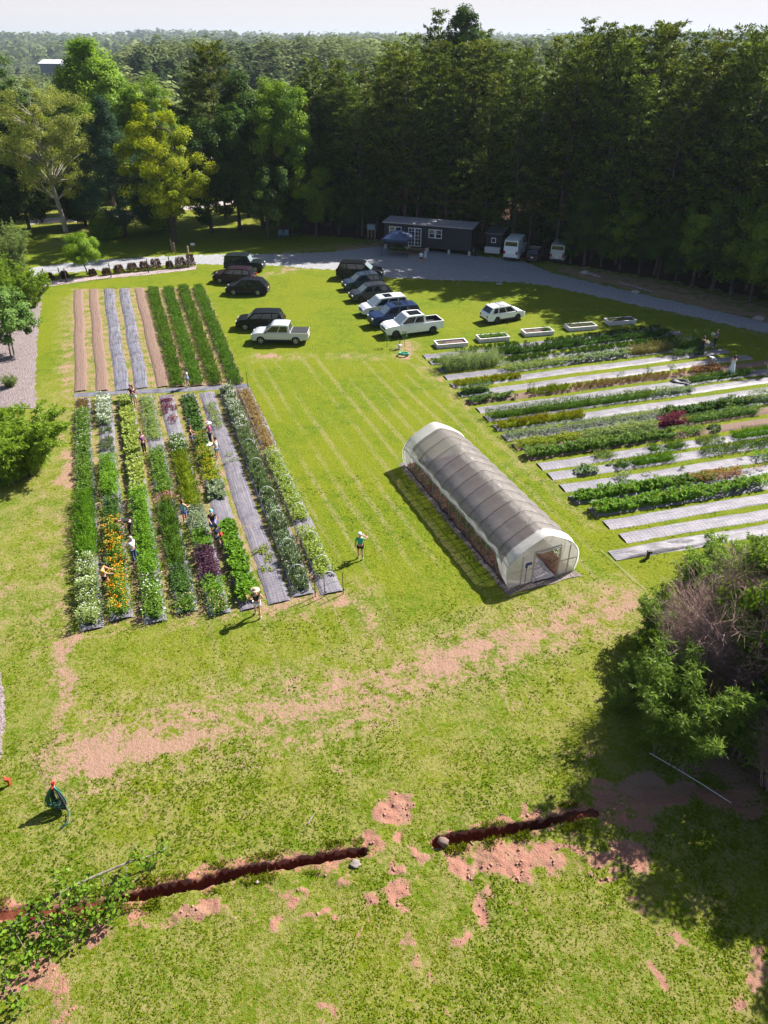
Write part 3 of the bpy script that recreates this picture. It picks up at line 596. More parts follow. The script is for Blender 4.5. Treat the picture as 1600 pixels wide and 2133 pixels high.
LF = {0: [(834, 856, .4, 'spike', BROWN, (), 'dried brown stubble at the head of the first bed'), (856, 945, .5, 'bush', GR_MID, ((WHITE, 12, .10),), 'green patch dotted with small white flowers in the first bed'),
          (945, 1036, .5, 'bush', GR_MID, ((YELLOW, 2.5, .10),), 'green patch with few yellow flowers in the first bed'), (1036, 1168, 1.15, 'feather', GR_BRIGHT, (), 'tallest feathery bright green block, in the first bed'), (1172, 1308, .85, 'bush', GR_PALE, ((WHITE, 16, .12), (CREAM, 14, .12)), 'pale green block with lacy white flowers at the near end of the first bed')],
      1: [(830, 888, .75, 'bush', GREYG, ((WHITE, 75, .14),), 'cloud of white blossoms at the head of the second bed'), (890, 958, .45, 'spike', GREYG, ((MAUVE, 2, .06),), 'thin greyish green seedlings below the white blossoms'), (962, 1036, .95, 'bush', GR_BRIGHT, (), 'lush rounded bright green hedge in the second bed'),
          (1042, 1090, .7, 'bush', GR_DARK, (), 'dark green block just above the orange flowers'), (1092, 1288, .75, 'bush', GR_MID, ((ORANGE, 42, .15), (YELLOW, 8, .13)), 'long block of bright orange marigolds')],
      2: [(830, 1030, .55, 'rosette', GR_LIME, ((CREAM, 10, .13), (YELLOW, 4, .12)), 'yellowish broad leaves with cream flowers in the third bed'), (1032, 1205, .75, 'bush', GR_BRIGHT, (), 'dense plain green block in the middle of the third bed'), (1207, 1294, .7, 'bush', GR_MID, ((WHITE, 8, .17),), 'green block with scattered large white blossoms in the third bed')],
      3: [(830, 918, .45, 'bush', GR_PALE, ((CREAM, 6, .09),), 'pale green patch at the head of the fourth bed'), (940, 1030, .5, 'bush', GR_MID, (), 'mid green patch left of the olive block'), (1030, 1050, .4, 'bush', RUST, ((PEACH, 6, .08),), 'short rusty patch in the fourth bed'),
          (1048, 1182, .85, 'feather', GR_MID, (), 'tall feathery green block in the fourth bed'), (1184, 1240, .6, 'bush', GR_DARK, (), 'dark green patch in the fourth bed'), (1244, 1276, .6, 'bush', GR_MID, ((PEACH, 14, .12),), 'green tuft with peach flowers ending the fourth bed')],
      4: [(832, 912, .3, 'bush', BURG, (), 'low burgundy seedlings over worn fabric'), (914, 948, .65, 'bush', GR_MID, ((WHITE, 30, .14),), 'white flowered clump above the olive block'), (948, 1062, 1.0, 'feather', OLIVE, (), 'tall dense olive yellow block'),
          (1062, 1112, .55, 'bush', GREYG, ((PINK, 8, .09),), 'greyish patch with pink flowers below the olive block'), (1112, 1150, .6, 'bush', GR_BRIGHT, (), 'bright green patch above the dark purple plants'), (1150, 1214, .75, 'bush', PURPLE, (), 'dark purple leaved block in the fifth bed'),
          (1215, 1245, .65, 'bush', GR_BRIGHT, (), 'green patch below the dark purple plants'), (1245, 1279, .6, 'bush', GR_MID, ((PEACH, 20, .12), (CREAM, 8, .10)), 'peach flowered clump ending the fifth bed')],
      5: [(828, 908, .4, 'rosette', GR_DARK, (), 'low dense dark green leaves in the sixth bed'), (910, 940, .6, 'bush', GR_MID, ((ORANGE, 26, .11),), 'small orange flowered clump beside the person in denim shorts'), (940, 1008, .6, 'bush', OLIVE, ((ORANGE, 16, .12), (YELLOW, 10, .10)), 'olive green patch speckled with orange flowers'),
          (1008, 1042, .5, 'rosette', GREYG, (), 'pale leaved patch above bare punched fabric'), (1092, 1256, .65, 'rosette', GR_BRIGHT, (), 'clumpy green block at the near end of the sixth bed')],
      6: [(840, 965, .3, 'bush', GR_PALE, ((PINK, 3, .07),), 'sparse pale green plants at the head of the seventh bed'), (1060, 1190, .15, 'bush', OLIVE, (), 'tiny scattered seedlings in the long punched fabric')],
      7: [(816, 905, .75, 'spike', GREYG, ((WHITE, 50, .12),), 'tall white snapdragons at the head of the eighth bed'), (905, 1035, .65, 'spike', GR_BLUE, ((PEACH, 3, .08), (WHITE, 5, .08)), 'grey green stems with few flowers in the eighth bed'), (1035, 1236, .75, 'spike', GREYG, ((WHITE, 12, .10), (CREAM, 8, .09)), 'long grey green flowering block under white hoops')],
      8: [(814, 945, .35, 'bush', BROWN, ((YELLOW, 4, .08),), 'dry brownish plants at the head of the ninth bed'), (945, 1088, .65, 'bush', GR_LIME, ((WHITE, 14, .11),), 'lime green block with pale flowers in the ninth bed'), (1108, 1200, .6, 'bush', GR_LIME, ((CREAM, 12, .11),), 'lime green block near the three metal posts')]}
for i in range(9):
    A, B = G(*LTOP[i]), G(*LBOT[i])
    bed_strip('fabric_strip', 'grey fabric strip under the %s bed from the left, near left field' % ORD[i], 'ground cloth', B, A, 1.10 if i < 6 else 1.18, FAB_HOLE if i in (5, 6, 8) else FAB_PLAIN, 'fabric strips of the near left field')
    for (p0, p1, h, stl, m, bl, lab) in LF[i]:
        a, b = onrow(LTOP[i], LBOT[i], p0), onrow(LTOP[i], LBOT[i], p1)
        sparse = i == 6 or 'thin' in lab or 'burgundy' in lab
        crop(lab, 'flower bed', b, a, .98 + .4 * max(0, h - .8) if i != 6 else .6, h, stl, m, bl, fill=.45 if sparse else 1.0, dens=.9, leaf=(.18, .10) if h < .5 else (.21, .115), sp=.30)
# cross strip of fabric between the two left fields
bed_strip('fabric_strip', 'grey fabric path crossing between the two left fields', 'ground cloth', G(155, 823), G(518, 803), .85, FAB_DARK, None, .05)
UT = [(163, 604), (194, 603), (226, 602), (258, 601), (289, 601), (318, 603), (350, 601), (381, 599), (412, 598)]
UB = [(169, 815), (214, 814), (255, 813), (296, 809), (340, 806), (374, 806), (413, 804), (452, 803), (494, 802)]
for i in range(9):
    A, B = G(*UT[i]), G(*UB[i])
    if i in (2, 3): bed_strip('fabric_strip', ['', '', 'left', 'right'][i] + ' one of the two bare silvery grey fabric beds in the far left field', 'ground cloth', B, A, 1.12, FAB_DARK, 'bare grey fabric beds')
    else: bed_strip('soil_bed', 'bare brown tilled soil bed, %s from the left in the far left field' % ORD[i] if i < 5 else 'soil under the %s bed from the left, far left field' % ORD[i], 'soil bed', B, A, 1.0 if i < 5 else 1.1, SOIL, 'tilled beds of the far left field', .09)
    if i >= 5: crop('feathery green row in the far left field, %s of four' % ['leftmost', 'second', 'third', 'rightmost'][i - 5], 'crop row', B, A, .95, .62, 'feather', GR_MID if i % 2 else LM('crop_fresh', (.055, .125, .012), (.145, .255, .03)), dens=1.0, group='feathery green rows', name='crop_row', leaf=(.19, .13))
# hoops, end posts of the two netted beds
steel = simple('rusty_steel', (.05, .035, .03), .7); hoopw = simple('white_hoop', (.75, .75, .72), .5)
for i, rows in ((7, (880, 935, 975, 1035, 1085, 1145, 1200)), (8, (905, 960, 1010, 1070, 1130, 1180, 1215))):
    for k, py in enumerate(rows):
        c = onrow(LTOP[i], LBOT[i], py); b = MB(); d = np.array([.94, .34])
        b.tube([(d[0] * .5 * math.cos(t), d[1] * .5 * math.cos(t), .78 * math.sin(t)) for t in np.linspace(0, math.pi, 11)], .014, 5)
        o = b.build('support_hoop', hoopw); o.location = (c[0], c[1], 0)
        tag(o, 'thin white support hoop over the %s bed, %s from its far end' % (ORD[i], ORD[k]), 'hoop', 'white hoops over the netted beds')
for px, py, lab in ((657, 1241, 'left'), (677, 1241, 'middle'), (715, 1236, 'right')):
    b = MB(); b.tube([(0, 0, -.1), (0, 0, 1.35)], .022, 5); b.box((.03, 0, .25), (.05, .02, .12)); o = b.build('metal_post', steel); g = G(px, py); o.location = (g[0], g[1], 0)
    tag(o, '%s of three dark metal stakes at the near end of the netted beds' % lab, 'stake', 'dark stakes by the netted beds')
for px, py, lab in ((450, 805, 'left'), (490, 804, 'middle'), (517, 810, 'right')):
    b = MB(); b.tube([(0, 0, -.1), (0, 0, 1.5)], .022, 5); b.box((.03, 0, .25), (.05, .02, .12)); o = b.build('metal_post', steel); g = G(px, py); o.location = (g[0], g[1], 0)
    tag(o, '%s of three dark stakes by the fabric path between the left fields' % lab, 'stake', 'dark stakes by the fabric path')
# netting strands along the ninth and eighth beds
for i in (7, 8):
    b = MB(); A, B = np.array(G(*LTOP[i])), np.array(G(*LBOT[i])); u = (B - A) / np.hypot(*(B - A)); v = np.array([-u[1], u[0]]); v = v if v[0] < 0 else -v
    L = np.hypot(*(B - A)); A2 = A + v * .56
    for z in (.12, .28, .44):
        pts = [(A2[0] + u[0] * s, A2[1] + u[1] * s, z + .03 * math.sin(s * 2)) for s in np.linspace(0, L, 30)]; b.tube(pts, .006, 3)
    for s in np.arange(0, L, .18): b.tube([(A2[0] + u[0] * s, A2[1] + u[1] * s, .02), (A2[0] + u[0] * s, A2[1] + u[1] * s, .46)], .005, 3)
    tag(b.build('plant_netting', simple('dark_net', (.03, .025, .035), .6)), 'dark square mesh netting along the left edge of the %s bed' % ORD[i], 'netting', 'plant netting along the beds')

# ---- right hand field: 21 beds, left ends listed from the far one to the near one
RL = [(884, 744), (896, 756), (915, 771), (928, 787), (941, 804), (957, 822), (976, 838), (996, 855), (1012, 872), (1031, 892), (1050, 912), (1071, 931), (1094, 952), (1124, 972), (1146, 993), (1172, 1018), (1191, 1042), (1232, 1068), (1262, 1093), (1296, 1121), (1326, 1149)]
RLEN = [25, 26, 26, 27, 27, 28, 29, 31, 34, 33, 33, 33, 32, 32, 31, 31, 30, 29, 26, 24, 21]
def proj(x, y, z=0):
    dz = z - CAM_H; d = y * math.cos(PITCH) - dz * math.sin(PITCH); u = y * math.sin(PITCH) + dz * math.cos(PITCH); return 800 + FOC * x / d, 1066.5 - FOC * u / d
RR = []
for i, q in enumerate(RL):
    a = R_(18.0 - 3.2 * i / 20); A = G(*q); RR.append((A, (A[0] + math.cos(a) * RLEN[i], A[1] + math.sin(a) * RLEN[i])))
def rrow(i, px):
    A, B = RR[i]; lo, hi = 0.0, 1.0
    for _ in range(30):
        m = (lo + hi) / 2; p = between(A, B, m)
        if proj(*p)[0] < px: lo = m
        else: hi = m
    return between(A, B, lo)
NUM = ['first', 'second', 'third', 'fourth', 'fifth', 'sixth', 'seventh', 'eighth', 'ninth', 'tenth', 'eleventh', 'twelfth', 'thirteenth', 'fourteenth', 'fifteenth', 'sixteenth', 'seventeenth', 'eighteenth', 'nineteenth', 'twentieth', 'last']
for i in range(21):
    A, B = RR[i]
    mat = FAB_PALE if i in (13, 14, 15, 18, 19) else (FAB_PALE2 if i in (4, 5, 7, 8, 9, 20) else FAB_PLAIN)
    if i in (6, 11, 12): mat = SOIL
    bed_strip('fabric_strip' if mat is not SOIL else 'soil_bed', ('pale weed fabric strip' if mat is not SOIL else 'brown bare soil strip') + ' under the %s right field bed from the planter boxes' % NUM[i], 'ground cloth' if mat is not SOIL else 'soil bed', A, B, 1.08 if i < 12 else 1.0, mat, 'bed strips of the right field')
RF = {0: [(955, 1374, .38, 'spike', GR_DARK, (), 'thin upright green seedlings nearest the planter boxes', .75)], 1: [(902, 930, .4, 'spike', GR_MID, (), 'short green tuft left of the big willowy shrub', 1), (1040, 1390, .5, 'spike', GR_DARK, (), 'upright green row behind the willowy shrub', 1)],
      2: [(920, 1040, 1.6, 'feather', LM('crop_willowy', (.15, .21, .065), (.33, .40, .16), .4), (), 'big pale willowy shrub at the far end of the right field', 1), (1045, 1405, .5, 'spike', GR_DARK, (), 'dark green upright row right of the willowy shrub', .85)],
      3: [(1048, 1180, .5, 'bush', GR_PALE, (), 'pale green low row right of the willowy shrub', 1), (1182, 1306, .5, 'rosette', GR_BLUE, (), 'blue green cabbage like clumps in the shaded corner', .9), (1310, 1398, .9, 'feather', LM('crop_khaki', (.13, .12, .03), (.26, .22, .07)), (), 'khaki coloured feathery clump in the shade', 1), (1402, 1468, 1.3, 'bush', GR_MID, ((CREAM, 6, .14),), 'tall flowering bush beside the person in a black dress', 1)],
      4: [(945, 1082, .4, 'spike', CELOS, (), 'thin yellow orange row in front of the willowy shrub', 1), (1400, 1470, .6, 'bush', GR_DARK, (), 'dark green tuft below the tall flowering bush', .8)],
      5: [(958, 1020, .75, 'bush', GR_DARK, (), 'short dark green hedge below the willowy shrub', 1), (1060, 1420, .3, 'bush', GR_MID, (), 'few scattered green plants on the sixth fabric bed', .18)],
      6: [(978, 1072, .45, 'rosette', GR_DARK, (), 'dark leafy plants on brown soil at the far left of the bed', .75), (1100, 1185, .5, 'spike', OLIVE, (), 'olive tufts on brown soil', .9), (1186, 1440, .35, 'spike', BROWN, ((PINK, 1, .06),), 'withered brown stalks on brown soil', .8), (1440, 1500, .6, 'bush', RUST, (), 'rust coloured bush by the bending person', 1)],
      7: [(1428, 1560, .5, 'feather', GR_DARK, (), 'shaded dark green row behind the person in a long white dress', 1)],
      8: [(1014, 1360, .75, 'feather', GR_MID, (), 'long bright green hedge in the ninth bed', 1), (1362, 1440, .5, 'bush', GREYG, (), 'dull green block continuing the ninth bed', 1)],
      9: [(1032, 1214, .55, 'spike', CELOS, ((RED, 5, .06), (YELLOW, 5, .06)), 'yellow green celosia with orange tips', 1)],
      10: [(1052, 1376, .45, 'bush', GREYG, ((CREAM, 6, .08),), 'grey green low row with pale flowers', .95), (1376, 1556, .7, 'rosette', GR_DARK, (), 'broad dark green leaves toward the shaded end', 1), (1556, 1660, .8, 'bush', GR_BLUE, ((WHITE, 6, .12),), 'white flowered bushes at the shaded end', 1)],
      11: [(1072, 1210, .45, 'bush', OLIVE, ((RED, 9, .07),), 'olive row with reddish flowers', 1), (1210, 1366, .55, 'bush', GR_PALE, (), 'pale green block left of the burgundy bush', 1), (1370, 1424, .75, 'bush', BURG, (), 'deep burgundy bush in the right field', 1), (1426, 1580, .6, 'bush', GR_MID, (), 'green block right of the burgundy bush', 1)],
      12: [(1096, 1405, .68, 'rosette', GR_MID, ((WHITE, 4, .08),), 'thick leafy green row with small white flowers', 1), (1407, 1462, .55, 'bush', GR_BRIGHT, (), 'loose green clump at the end of the thick leafy row', .8), (1465, 1640, .22, 'rosette', GR_DARK, (), 'small dark transplants in fabric', .3)],
      13: [(1238, 1276, .45, 'feather', GR_PALE, (), 'lone pale green tuft on fabric', 1), (1352, 1372, .5, 'feather', GR_MID, (), 'narrow green tuft on fabric', 1), (1385, 1424, .5, 'feather', GR_MID, (), 'low rounded green clump on fabric', 1), (1450, 1500, .45, 'spike', GR_PALE, (), 'wispy pale tuft on fabric', .7), (1524, 1640, .55, 'feather', GR_BRIGHT, (), 'bright feathery row near the right edge', 1)],
      14: [(1212, 1226, .3, 'rosette', GR_DARK, (), 'single small dark seedling', 1), (1198, 1278, .25, 'rosette', GR_BLUE, (), 'tiny blue green rosettes in fabric', .5), (1280, 1310, .45, 'bush', GR_DARK, (), 'small round dark bush in fabric', 1), (1316, 1404, .6, 'feather', GR_BRIGHT, (), 'dense bright green mound in fabric', 1), (1460, 1640, .45, 'feather', GR_MID, (), 'green feathery row to the right edge', .9)],
      15: [(1282, 1360, .3, 'bush', GREYG, (), 'sparse greyish plants in fabric', .5), (1370, 1470, .3, 'spike', GREYG, (), 'wispy light plants in fabric', .35), (1540, 1660, .5, 'bush', GR_BRIGHT, (), 'light green plants at the right edge', .7)],
      16: [(1193, 1392, .68, 'rosette', GR_BRIGHT, (), 'dense leafy hedge left of brown dahlias', 1), (1394, 1440, .55, 'rosette', GR_MID, (), 'second leafy clump in the dahlia bed', 1), (1442, 1545, .45, 'bush', RUST, (), 'brownish withered plants on fabric', .7), (1446, 1482, .5, 'bush', GR_BRIGHT, (), 'green bush among the brownish plants', 1), (1560, 1650, .5, 'bush', RUST, (), 'brown withered clump at the right edge', .6)],
      17: [(1234, 1462, .68, 'rosette', GR_BRIGHT, ((RED, .6, .08),), 'dense leafy hedge nearest the bare silver beds', 1), (1464, 1592, .66, 'rosette', GR_BRIGHT, (), 'leafy hedge continuing to the right edge', .95)]}
for i, L in RF.items():
    for (p0, p1, h, stl, m, bl, lab, fl) in L:
        crop(lab, 'flower bed', rrow(i, p0), rrow(i, p1), 1.7 if 'willowy shrub at' in lab else (1.15 if i < 4 else .95), h * 1.2, stl, m, bl, fill=fl, dens=.8, sp=.31, leaf=(.19, .11))
# loose soil line and crumpled cloth on the last bed; folded fabric on the eighth
def crumple(name, label, A, ang, lx, ly, h, m, cat='ground cloth'):
    nx_, ny_ = 26, 12; V = []
    for j in range(ny_ + 1):
        for i in range(nx_ + 1):
            x, y = lx * (i / nx_ - .5), ly * (j / ny_ - .5); e = (1 - (2 * x / lx) ** 4) * (1 - (2 * y / ly) ** 4)
            z = h * e * (.4 + .9 * float(vnoise(np.array(x * 1.1 + 5), np.array(y * 5.0 + 2), 8))); V.append((x * math.cos(ang) - y * math.sin(ang), x * math.sin(ang) + y * math.cos(ang), z))
    F = [(j * (nx_ + 1) + i, j * (nx_ + 1) + i + 1, (j + 1) * (nx_ + 1) + i + 1, (j + 1) * (nx_ + 1) + i) for j in range(ny_) for i in range(nx_)]
    o = link(name, np_mesh(name, V, F, smooth=True, uv=[(v[0], v[1]) for v in V]), m); o.location = (A[0], A[1], .015); return tag(o, label, cat)
crumple('folded_fabric', 'dark folded weed fabric heaped at the end of a bare bed', rrow(7, 1418), R_(-20), 1.7, .7, .28, simple('black_fabric', (.025, .025, .032), .6))
crumple('crumpled_sheet', 'crumpled silvery sheet on the nearest bed of the right field', rrow(20, 1400), R_(15), 7.5, .9, .22, FAB_PALE2)
# raised planter boxes
def planter(px0, py0, label, plants):
    c = G(px0, py0); a = R_(13); root = thing('planter_box', label, 'planter', (c[0], c[1], 0), a, 'white raised planter boxes'); Lx, Ly, hh, t = 2.95, 1.15, .34, .09
    wood = simple('weathered_white_wood', (.56, .52, .53), .8, var=.35, vscale=5, bmp=.3)
    for (cx_, cy_, dx, dy) in ((0, -Ly / 2, Lx, t), (0, Ly / 2, Lx, t), (-Lx / 2 + t / 2, 0, t, Ly - t), (Lx / 2 - t / 2, 0, t, Ly - t)):
        b = MB(); b.box((cx_, cy_, hh / 2 - .02), (dx, dy, hh)); b.box((cx_, cy_, hh + .012), (dx + .05 if dx > dy else dx + .04, dy + .05 if dy < dx else dy, .03)); b.build('side_board', wood, root, bevel=.006)
    b = MB(); b.box((0, 0, .13), (Lx - .15, Ly - .1, .26)); b.build('soil_fill', simple('dark_potting_soil', (.09, .055, .045), .95, var=.4, vscale=14, bmp=.8), root)
    for (x0, x1, h, stl, m, fl, bl) in plants:
        V, F, t_, tops = plant_cloud((x0, 0), (x1, 0), .85, h, stl, .8, fl, .24, (.14, .08)); V = V + np.array([x0, 0, .25])
        link('foliage', np_mesh('foliage', V, F, t_), m, root)
    return root
planter(939, 719, 'white planter box with brown soil and few sprouts, nearest the green hose', [(-1.2, 1.25, .14, 'bush', GR_MID, .25, ()), (-1.25, -.1, .16, 'bush', PURPLE, .35, ())])
planter(1026, 707, 'white planter box overflowing with leafy greens', [(-1.3, 1.35, .38, 'bush', GR_MID, 1, ())])
planter(1119, 695, 'white planter box with half its soil bare, below the white crossover', [(-1.3, .1, .22, 'bush', GR_MID, .7, ()), (.5, 1.3, .42, 'bush', GR_DARK, 1, ())])
planter(1209, 684, 'white planter box in shade with trailing dark leaves', [(-1.3, 1.3, .28, 'bush', GR_DARK, .95, ())])
planter(1291, 672, 'white planter box in shade farthest from the greenhouse', [(-1.3, 1.3, .25, 'spike', GR_MID, .6, ())])

# ================================================================== tunnel greenhouse
A_, B_ = np.array(G(1057, 1220)), np.array(G(1199, 1196)); gang = math.atan2(*(np.array(G(841, 964)) - A_)[::-1]); gl = 13.9
mid = (A_ + B_) / 2
gh = thing('tunnel_greenhouse', 'long arched tunnel greenhouse with grey shade cloth over white plastic', 'greenhouse', (mid[0], mid[1], 0), gang - math.pi / 2)
# local x across, local y along (away from camera)
HW = 1.95
PROF = [(-1.95, 0), (-2.10, .5), (-2.13, 1.0), (-2.02, 1.45), (-1.72, 1.88), (-1.2, 2.24), (-.55, 2.58), (0, 2.85), (.55, 2.58), (1.2, 2.24), (1.72, 1.88), (2.02, 1.45), (2.13, 1.0), (2.10, .5), (1.95, 0)]
PSM = np.array(PROF, float)
for _ in range(2):      # round off the corners of the bent pipe
    PSM = np.concatenate([PSM[:1], np.stack([PSM[:-1] * .75 + PSM[1:] * .25, PSM[:-1] * .25 + PSM[1:] * .75], 1).reshape(-1, 2), PSM[-1:]])
def prof(t, off=0.0):
    P = PSM; s = np.concatenate([[0], np.cumsum(np.hypot(*np.diff(P, axis=0).T))]); q = t * s[-1]
    x, z = np.interp(q, s, P[:, 0]), np.interp(q, s, P[:, 1])
    c = np.array([0, .9]); d = np.array([x, z]) - c; d /= np.hypot(*d); return x + d[0] * off, z + d[1] * off
def thin_mat(name, col, alpha, trans=.5, wrinkle=.0, spec=.06):
    m, nt, out = new_mat(name); co = N(nt, 'ShaderNodeTexCoord').outputs['Object']
    n1 = noise(nt, scaled(nt, co, (1.5, 3.5, 1.5)), 2.2, 4, .7)
    c = mixc(nt, n1, [k * .85 for k in col], [min(1, k * 1.12) for k in col])
    d = N(nt, 'ShaderNodeBsdfDiffuse'); t = N(nt, 'ShaderNodeBsdfTranslucent'); nt.links.new(c, d.inputs[0]); nt.links.new(c, t.inputs[0])
    if wrinkle:
        bn = bump(nt, n1, wrinkle, .08); nt.links.new(bn, d.inputs['Normal'])
    mx = N(nt, 'ShaderNodeMixShader'); mx.inputs[0].default_value = trans; nt.links.new(d.outputs[0], mx.inputs[1]); nt.links.new(t.outputs[0], mx.inputs[2])
    g = N(nt, 'ShaderNodeBsdfGlossy', i_Roughness=.35); m2 = N(nt, 'ShaderNodeMixShader'); m2.inputs[0].default_value = spec
    nt.links.new(mx.outputs[0], m2.inputs[1]); nt.links.new(g.outputs[0], m2.inputs[2])
    tp = N(nt, 'ShaderNodeBsdfTransparent'); m3 = N(nt, 'ShaderNodeMixShader')
    fac = mth(nt, 'ADD', mth(nt, 'MULTIPLY', mth(nt, 'SUBTRACT', n1, .5), .08), alpha, True); nt.links.new(fac, m3.inputs[0])
    nt.links.new(tp.outputs[0], m3.inputs[1]); nt.links.new(m2.outputs[0], m3.inputs[2]); nt.links.new(m3.outputs[0], out.inputs[0]); return m
PLASTIC = thin_mat('milky_plastic', (.78, .76, .74), .80, .5, .5); PLASTIC_TOP = thin_mat('thin_film', (.70, .68, .66), .34, .5, .4); PLASTIC_END = thin_mat('milky_plastic_end', (.80, .77, .73), .72, .45, .4)
SHADE = thin_mat('grey_shade_cloth', (.215, .185, .178), .66, .30, .3, .05)
GALV = simple('galvanised_pipe', (.33, .34, .38), .4, .7)
hoops_y = [.12 + k * (gl - .24) / 12 for k in range(13)]
def hoop_sag(y): 
    k = (y - .12) / ((gl - .24) / 12); return math.sin(math.pi * (k % 1.0)) ** 2
def sheet(name, y0, y1, t0f, t1f, off, m, nseg, nt_=20, sag=.05, wave=0.0):
    V = []
    for i in range(nseg + 1):
        y = y0 + (y1 - y0) * i / nseg; a, b = t0f(y), t1f(y)
        for k in range(nt_ + 1):
            t = a + (b - a) * k / nt_; sg = .055 * hoop_sag(y) * (1.0 if .1 < t < .52 else 0) - .10 * hoop_sag(y) * float(sstep(.52, .66, np.array(t)) * (1 - sstep(.84, .95, np.array(t))))
            x, z = prof(t, off - sg + wave * math.sin(y * 3.1 + k)); V.append((x, y, z))
    c = nt_ + 1; F = [(i * c + k, i * c + k + 1, (i + 1) * c + k + 1, (i + 1) * c + k) for i in range(nseg) for k in range(nt_)]
    return link(name, np_mesh(name, V, F, smooth=True), m, gh)
for y in hoops_y:
    b = MB(); pts = [(prof(t)[0], y, prof(t)[1]) for t in np.linspace(0, 1, 29)]; pts[0] = (pts[0][0], y, -.2); pts[-1] = (pts[-1][0], y, -.2); b.tube(pts, .027, 6); b.build('hoop', GALV, gh, True)
b = MB()
for t in (.5, .27, .73): x, z = prof(t, -.06); b.tube([(x, .1, z), (x, gl - .1, z)], .02, 6)
b.build('purlin', GALV, gh)
for t in (.17, .83):
    b = MB(); x, z = prof(t, .01); b.tube([(x, .1, z), (x, gl - .1, z)], .028, 6); b.build('side_rail', GALV, gh)
# milky plastic: right side to the ground, left side rolled up to shoulder height with a wavy hem, ends to the ground
def left_hem(y): 
    e = sstep(.0, 1.7, np.array(y)) * (1 - sstep(gl - 1.9, gl - .2, np.array(y))); return .005 + float(e) * (.165 + .010 * math.sin(y * 1.4))
sheet('plastic_cover', .7, gl - .95, lambda y: .20, lambda y: .80, .03, PLASTIC_TOP, 110, 26)
for y0_, y1_ in ((.02, .7), (gl - .95, gl - .02)): sheet('end_band', y0_, y1_, lambda y: .20, lambda y: .80, .032, PLASTIC, 10, 22)
sheet('rolled_side', 0.02, gl - .02, left_hem, lambda y: .20, .034, PLASTIC, 130, 6)
sheet('plastic_cover', 0.02, gl - .02, lambda y: .80, lambda y: .985, .028, PLASTIC, 60, 6, .06).name = 'side_curtain'
def sh_l(y): return .205 + .03 * (1 - min(1, (y - .55) / .8)) * 0 - (.10 * max(0, 1 - (y - .55) / .9)) + .012 * math.sin(y * 2.1)
sheet('shade_cloth', .75, gl - 1.0, sh_l, lambda y: .80 + .01 * math.sin(y * 2), .055, SHADE, 110, 24, .085)
b = MB()
for y in np.arange(1.3, gl - 1.0, 1.14):
    pts = [(prof(t, .065)[0], y, prof(t, .065)[1]) for t in np.linspace(.2, .8, 21)]; b.tube(pts, .012, 4)
b.build('lacing_cord', simple('black_cord', (.03, .03, .03), .7), gh)
# end walls
def endwall(y, s, door):
    V = []; b = MB(); ts = np.linspace(0, 1, 41); P = [prof(t, -.01) for t in ts]
    if door:
        dl, dr, dh = -.62, .92, 1.92
        def cut(x): return None
        left = [p for p in P if p[0] <= dl and True]; right = [p for p in P if p[0] >= dr]
        zl = np.interp(dl, [p[0] for p in P[8:21]], [p[1] for p in P[8:21]]); zr = np.interp(dr, [p[0] for p in P[20:33]], [p[1] for p in P[20:33]])
        Lp = [p for k, p in enumerate(P) if k <= 20 and p[0] <= dl]; Rp = [p for k, p in enumerate(P) if k >= 20 and p[0] >= dr]; Tp = [p for k, p in enumerate(P) if dl < p[0] < dr]
        b.add([(x, y, z) for x, z in Lp + [(dl, zl), (dl, 0)]], [tuple(range(len(Lp) + 2))]); b.add([(x, y, z) for x, z in [(dr, 0), (dr, zr)] + Rp], [tuple(range(len(Rp) + 2))])
        b.add([(x, y, z) for x, z in [(dl, dh), (dl, zl)] + Tp + [(dr, zr), (dr, dh)]], [tuple(range(len(Tp) + 4))])
    else: b.add([(x, y, z) for x, z in P], [tuple(range(len(P)))])
    me = b.mesh('end_wall'); bm = bmesh.new(); bm.from_mesh(me); bmesh.ops.triangulate(bm, faces=bm.faces[:]); bm.to_mesh(me); bm.free()
    link('end_wall', me, PLASTIC_END, gh)
endwall(.06, 1, True); endwall(gl - .06, 1, False)
lum = simple('pale_timber', (.52, .44, .36), .8, var=.2)
df = MB()
for x in (-.62, .92): df.box((x, .03, .98), (.08, .06, 1.96))
df.box((.15, .03, 1.98), (3.2 * .5, .06, .09)); dfo = df.build('door_frame', lum, gh, bevel=.005)
b = MB(); b.tube([(-.58, .0, 1.93), (-.2, -.03, 1.86), (.3, -.02, 1.90), (.88, 0, 1.95)], .055, 7); b.build('rolled_door', PLASTIC_END, dfo, True)
for x, wd_ in ((-1.3, 1.28), (1.5, 1.1)):
    b = MB(); b.box((x, .03, .9), (.05, .04, 1.9)); b.box((x, .018, .95), (wd_, .03, .05)); b.build('end_brace', lum, gh)
b = MB(); b.tube([(-1.12, -.10, .15), (-1.12, -.10, 1.35)], .018, 6); b.box((-1.02, -.12, 1.42), (.30, .09, .12)); b.tube([(-1.12, -.1, .15), (-1.3, -.1, .12)], .016, 6); b.box((-1.14, -.1, 1.30), (.09, .08, .22)); b.build('roll_up_crank', simple('blue_crank', (.03, .05, .22), .5), gh)
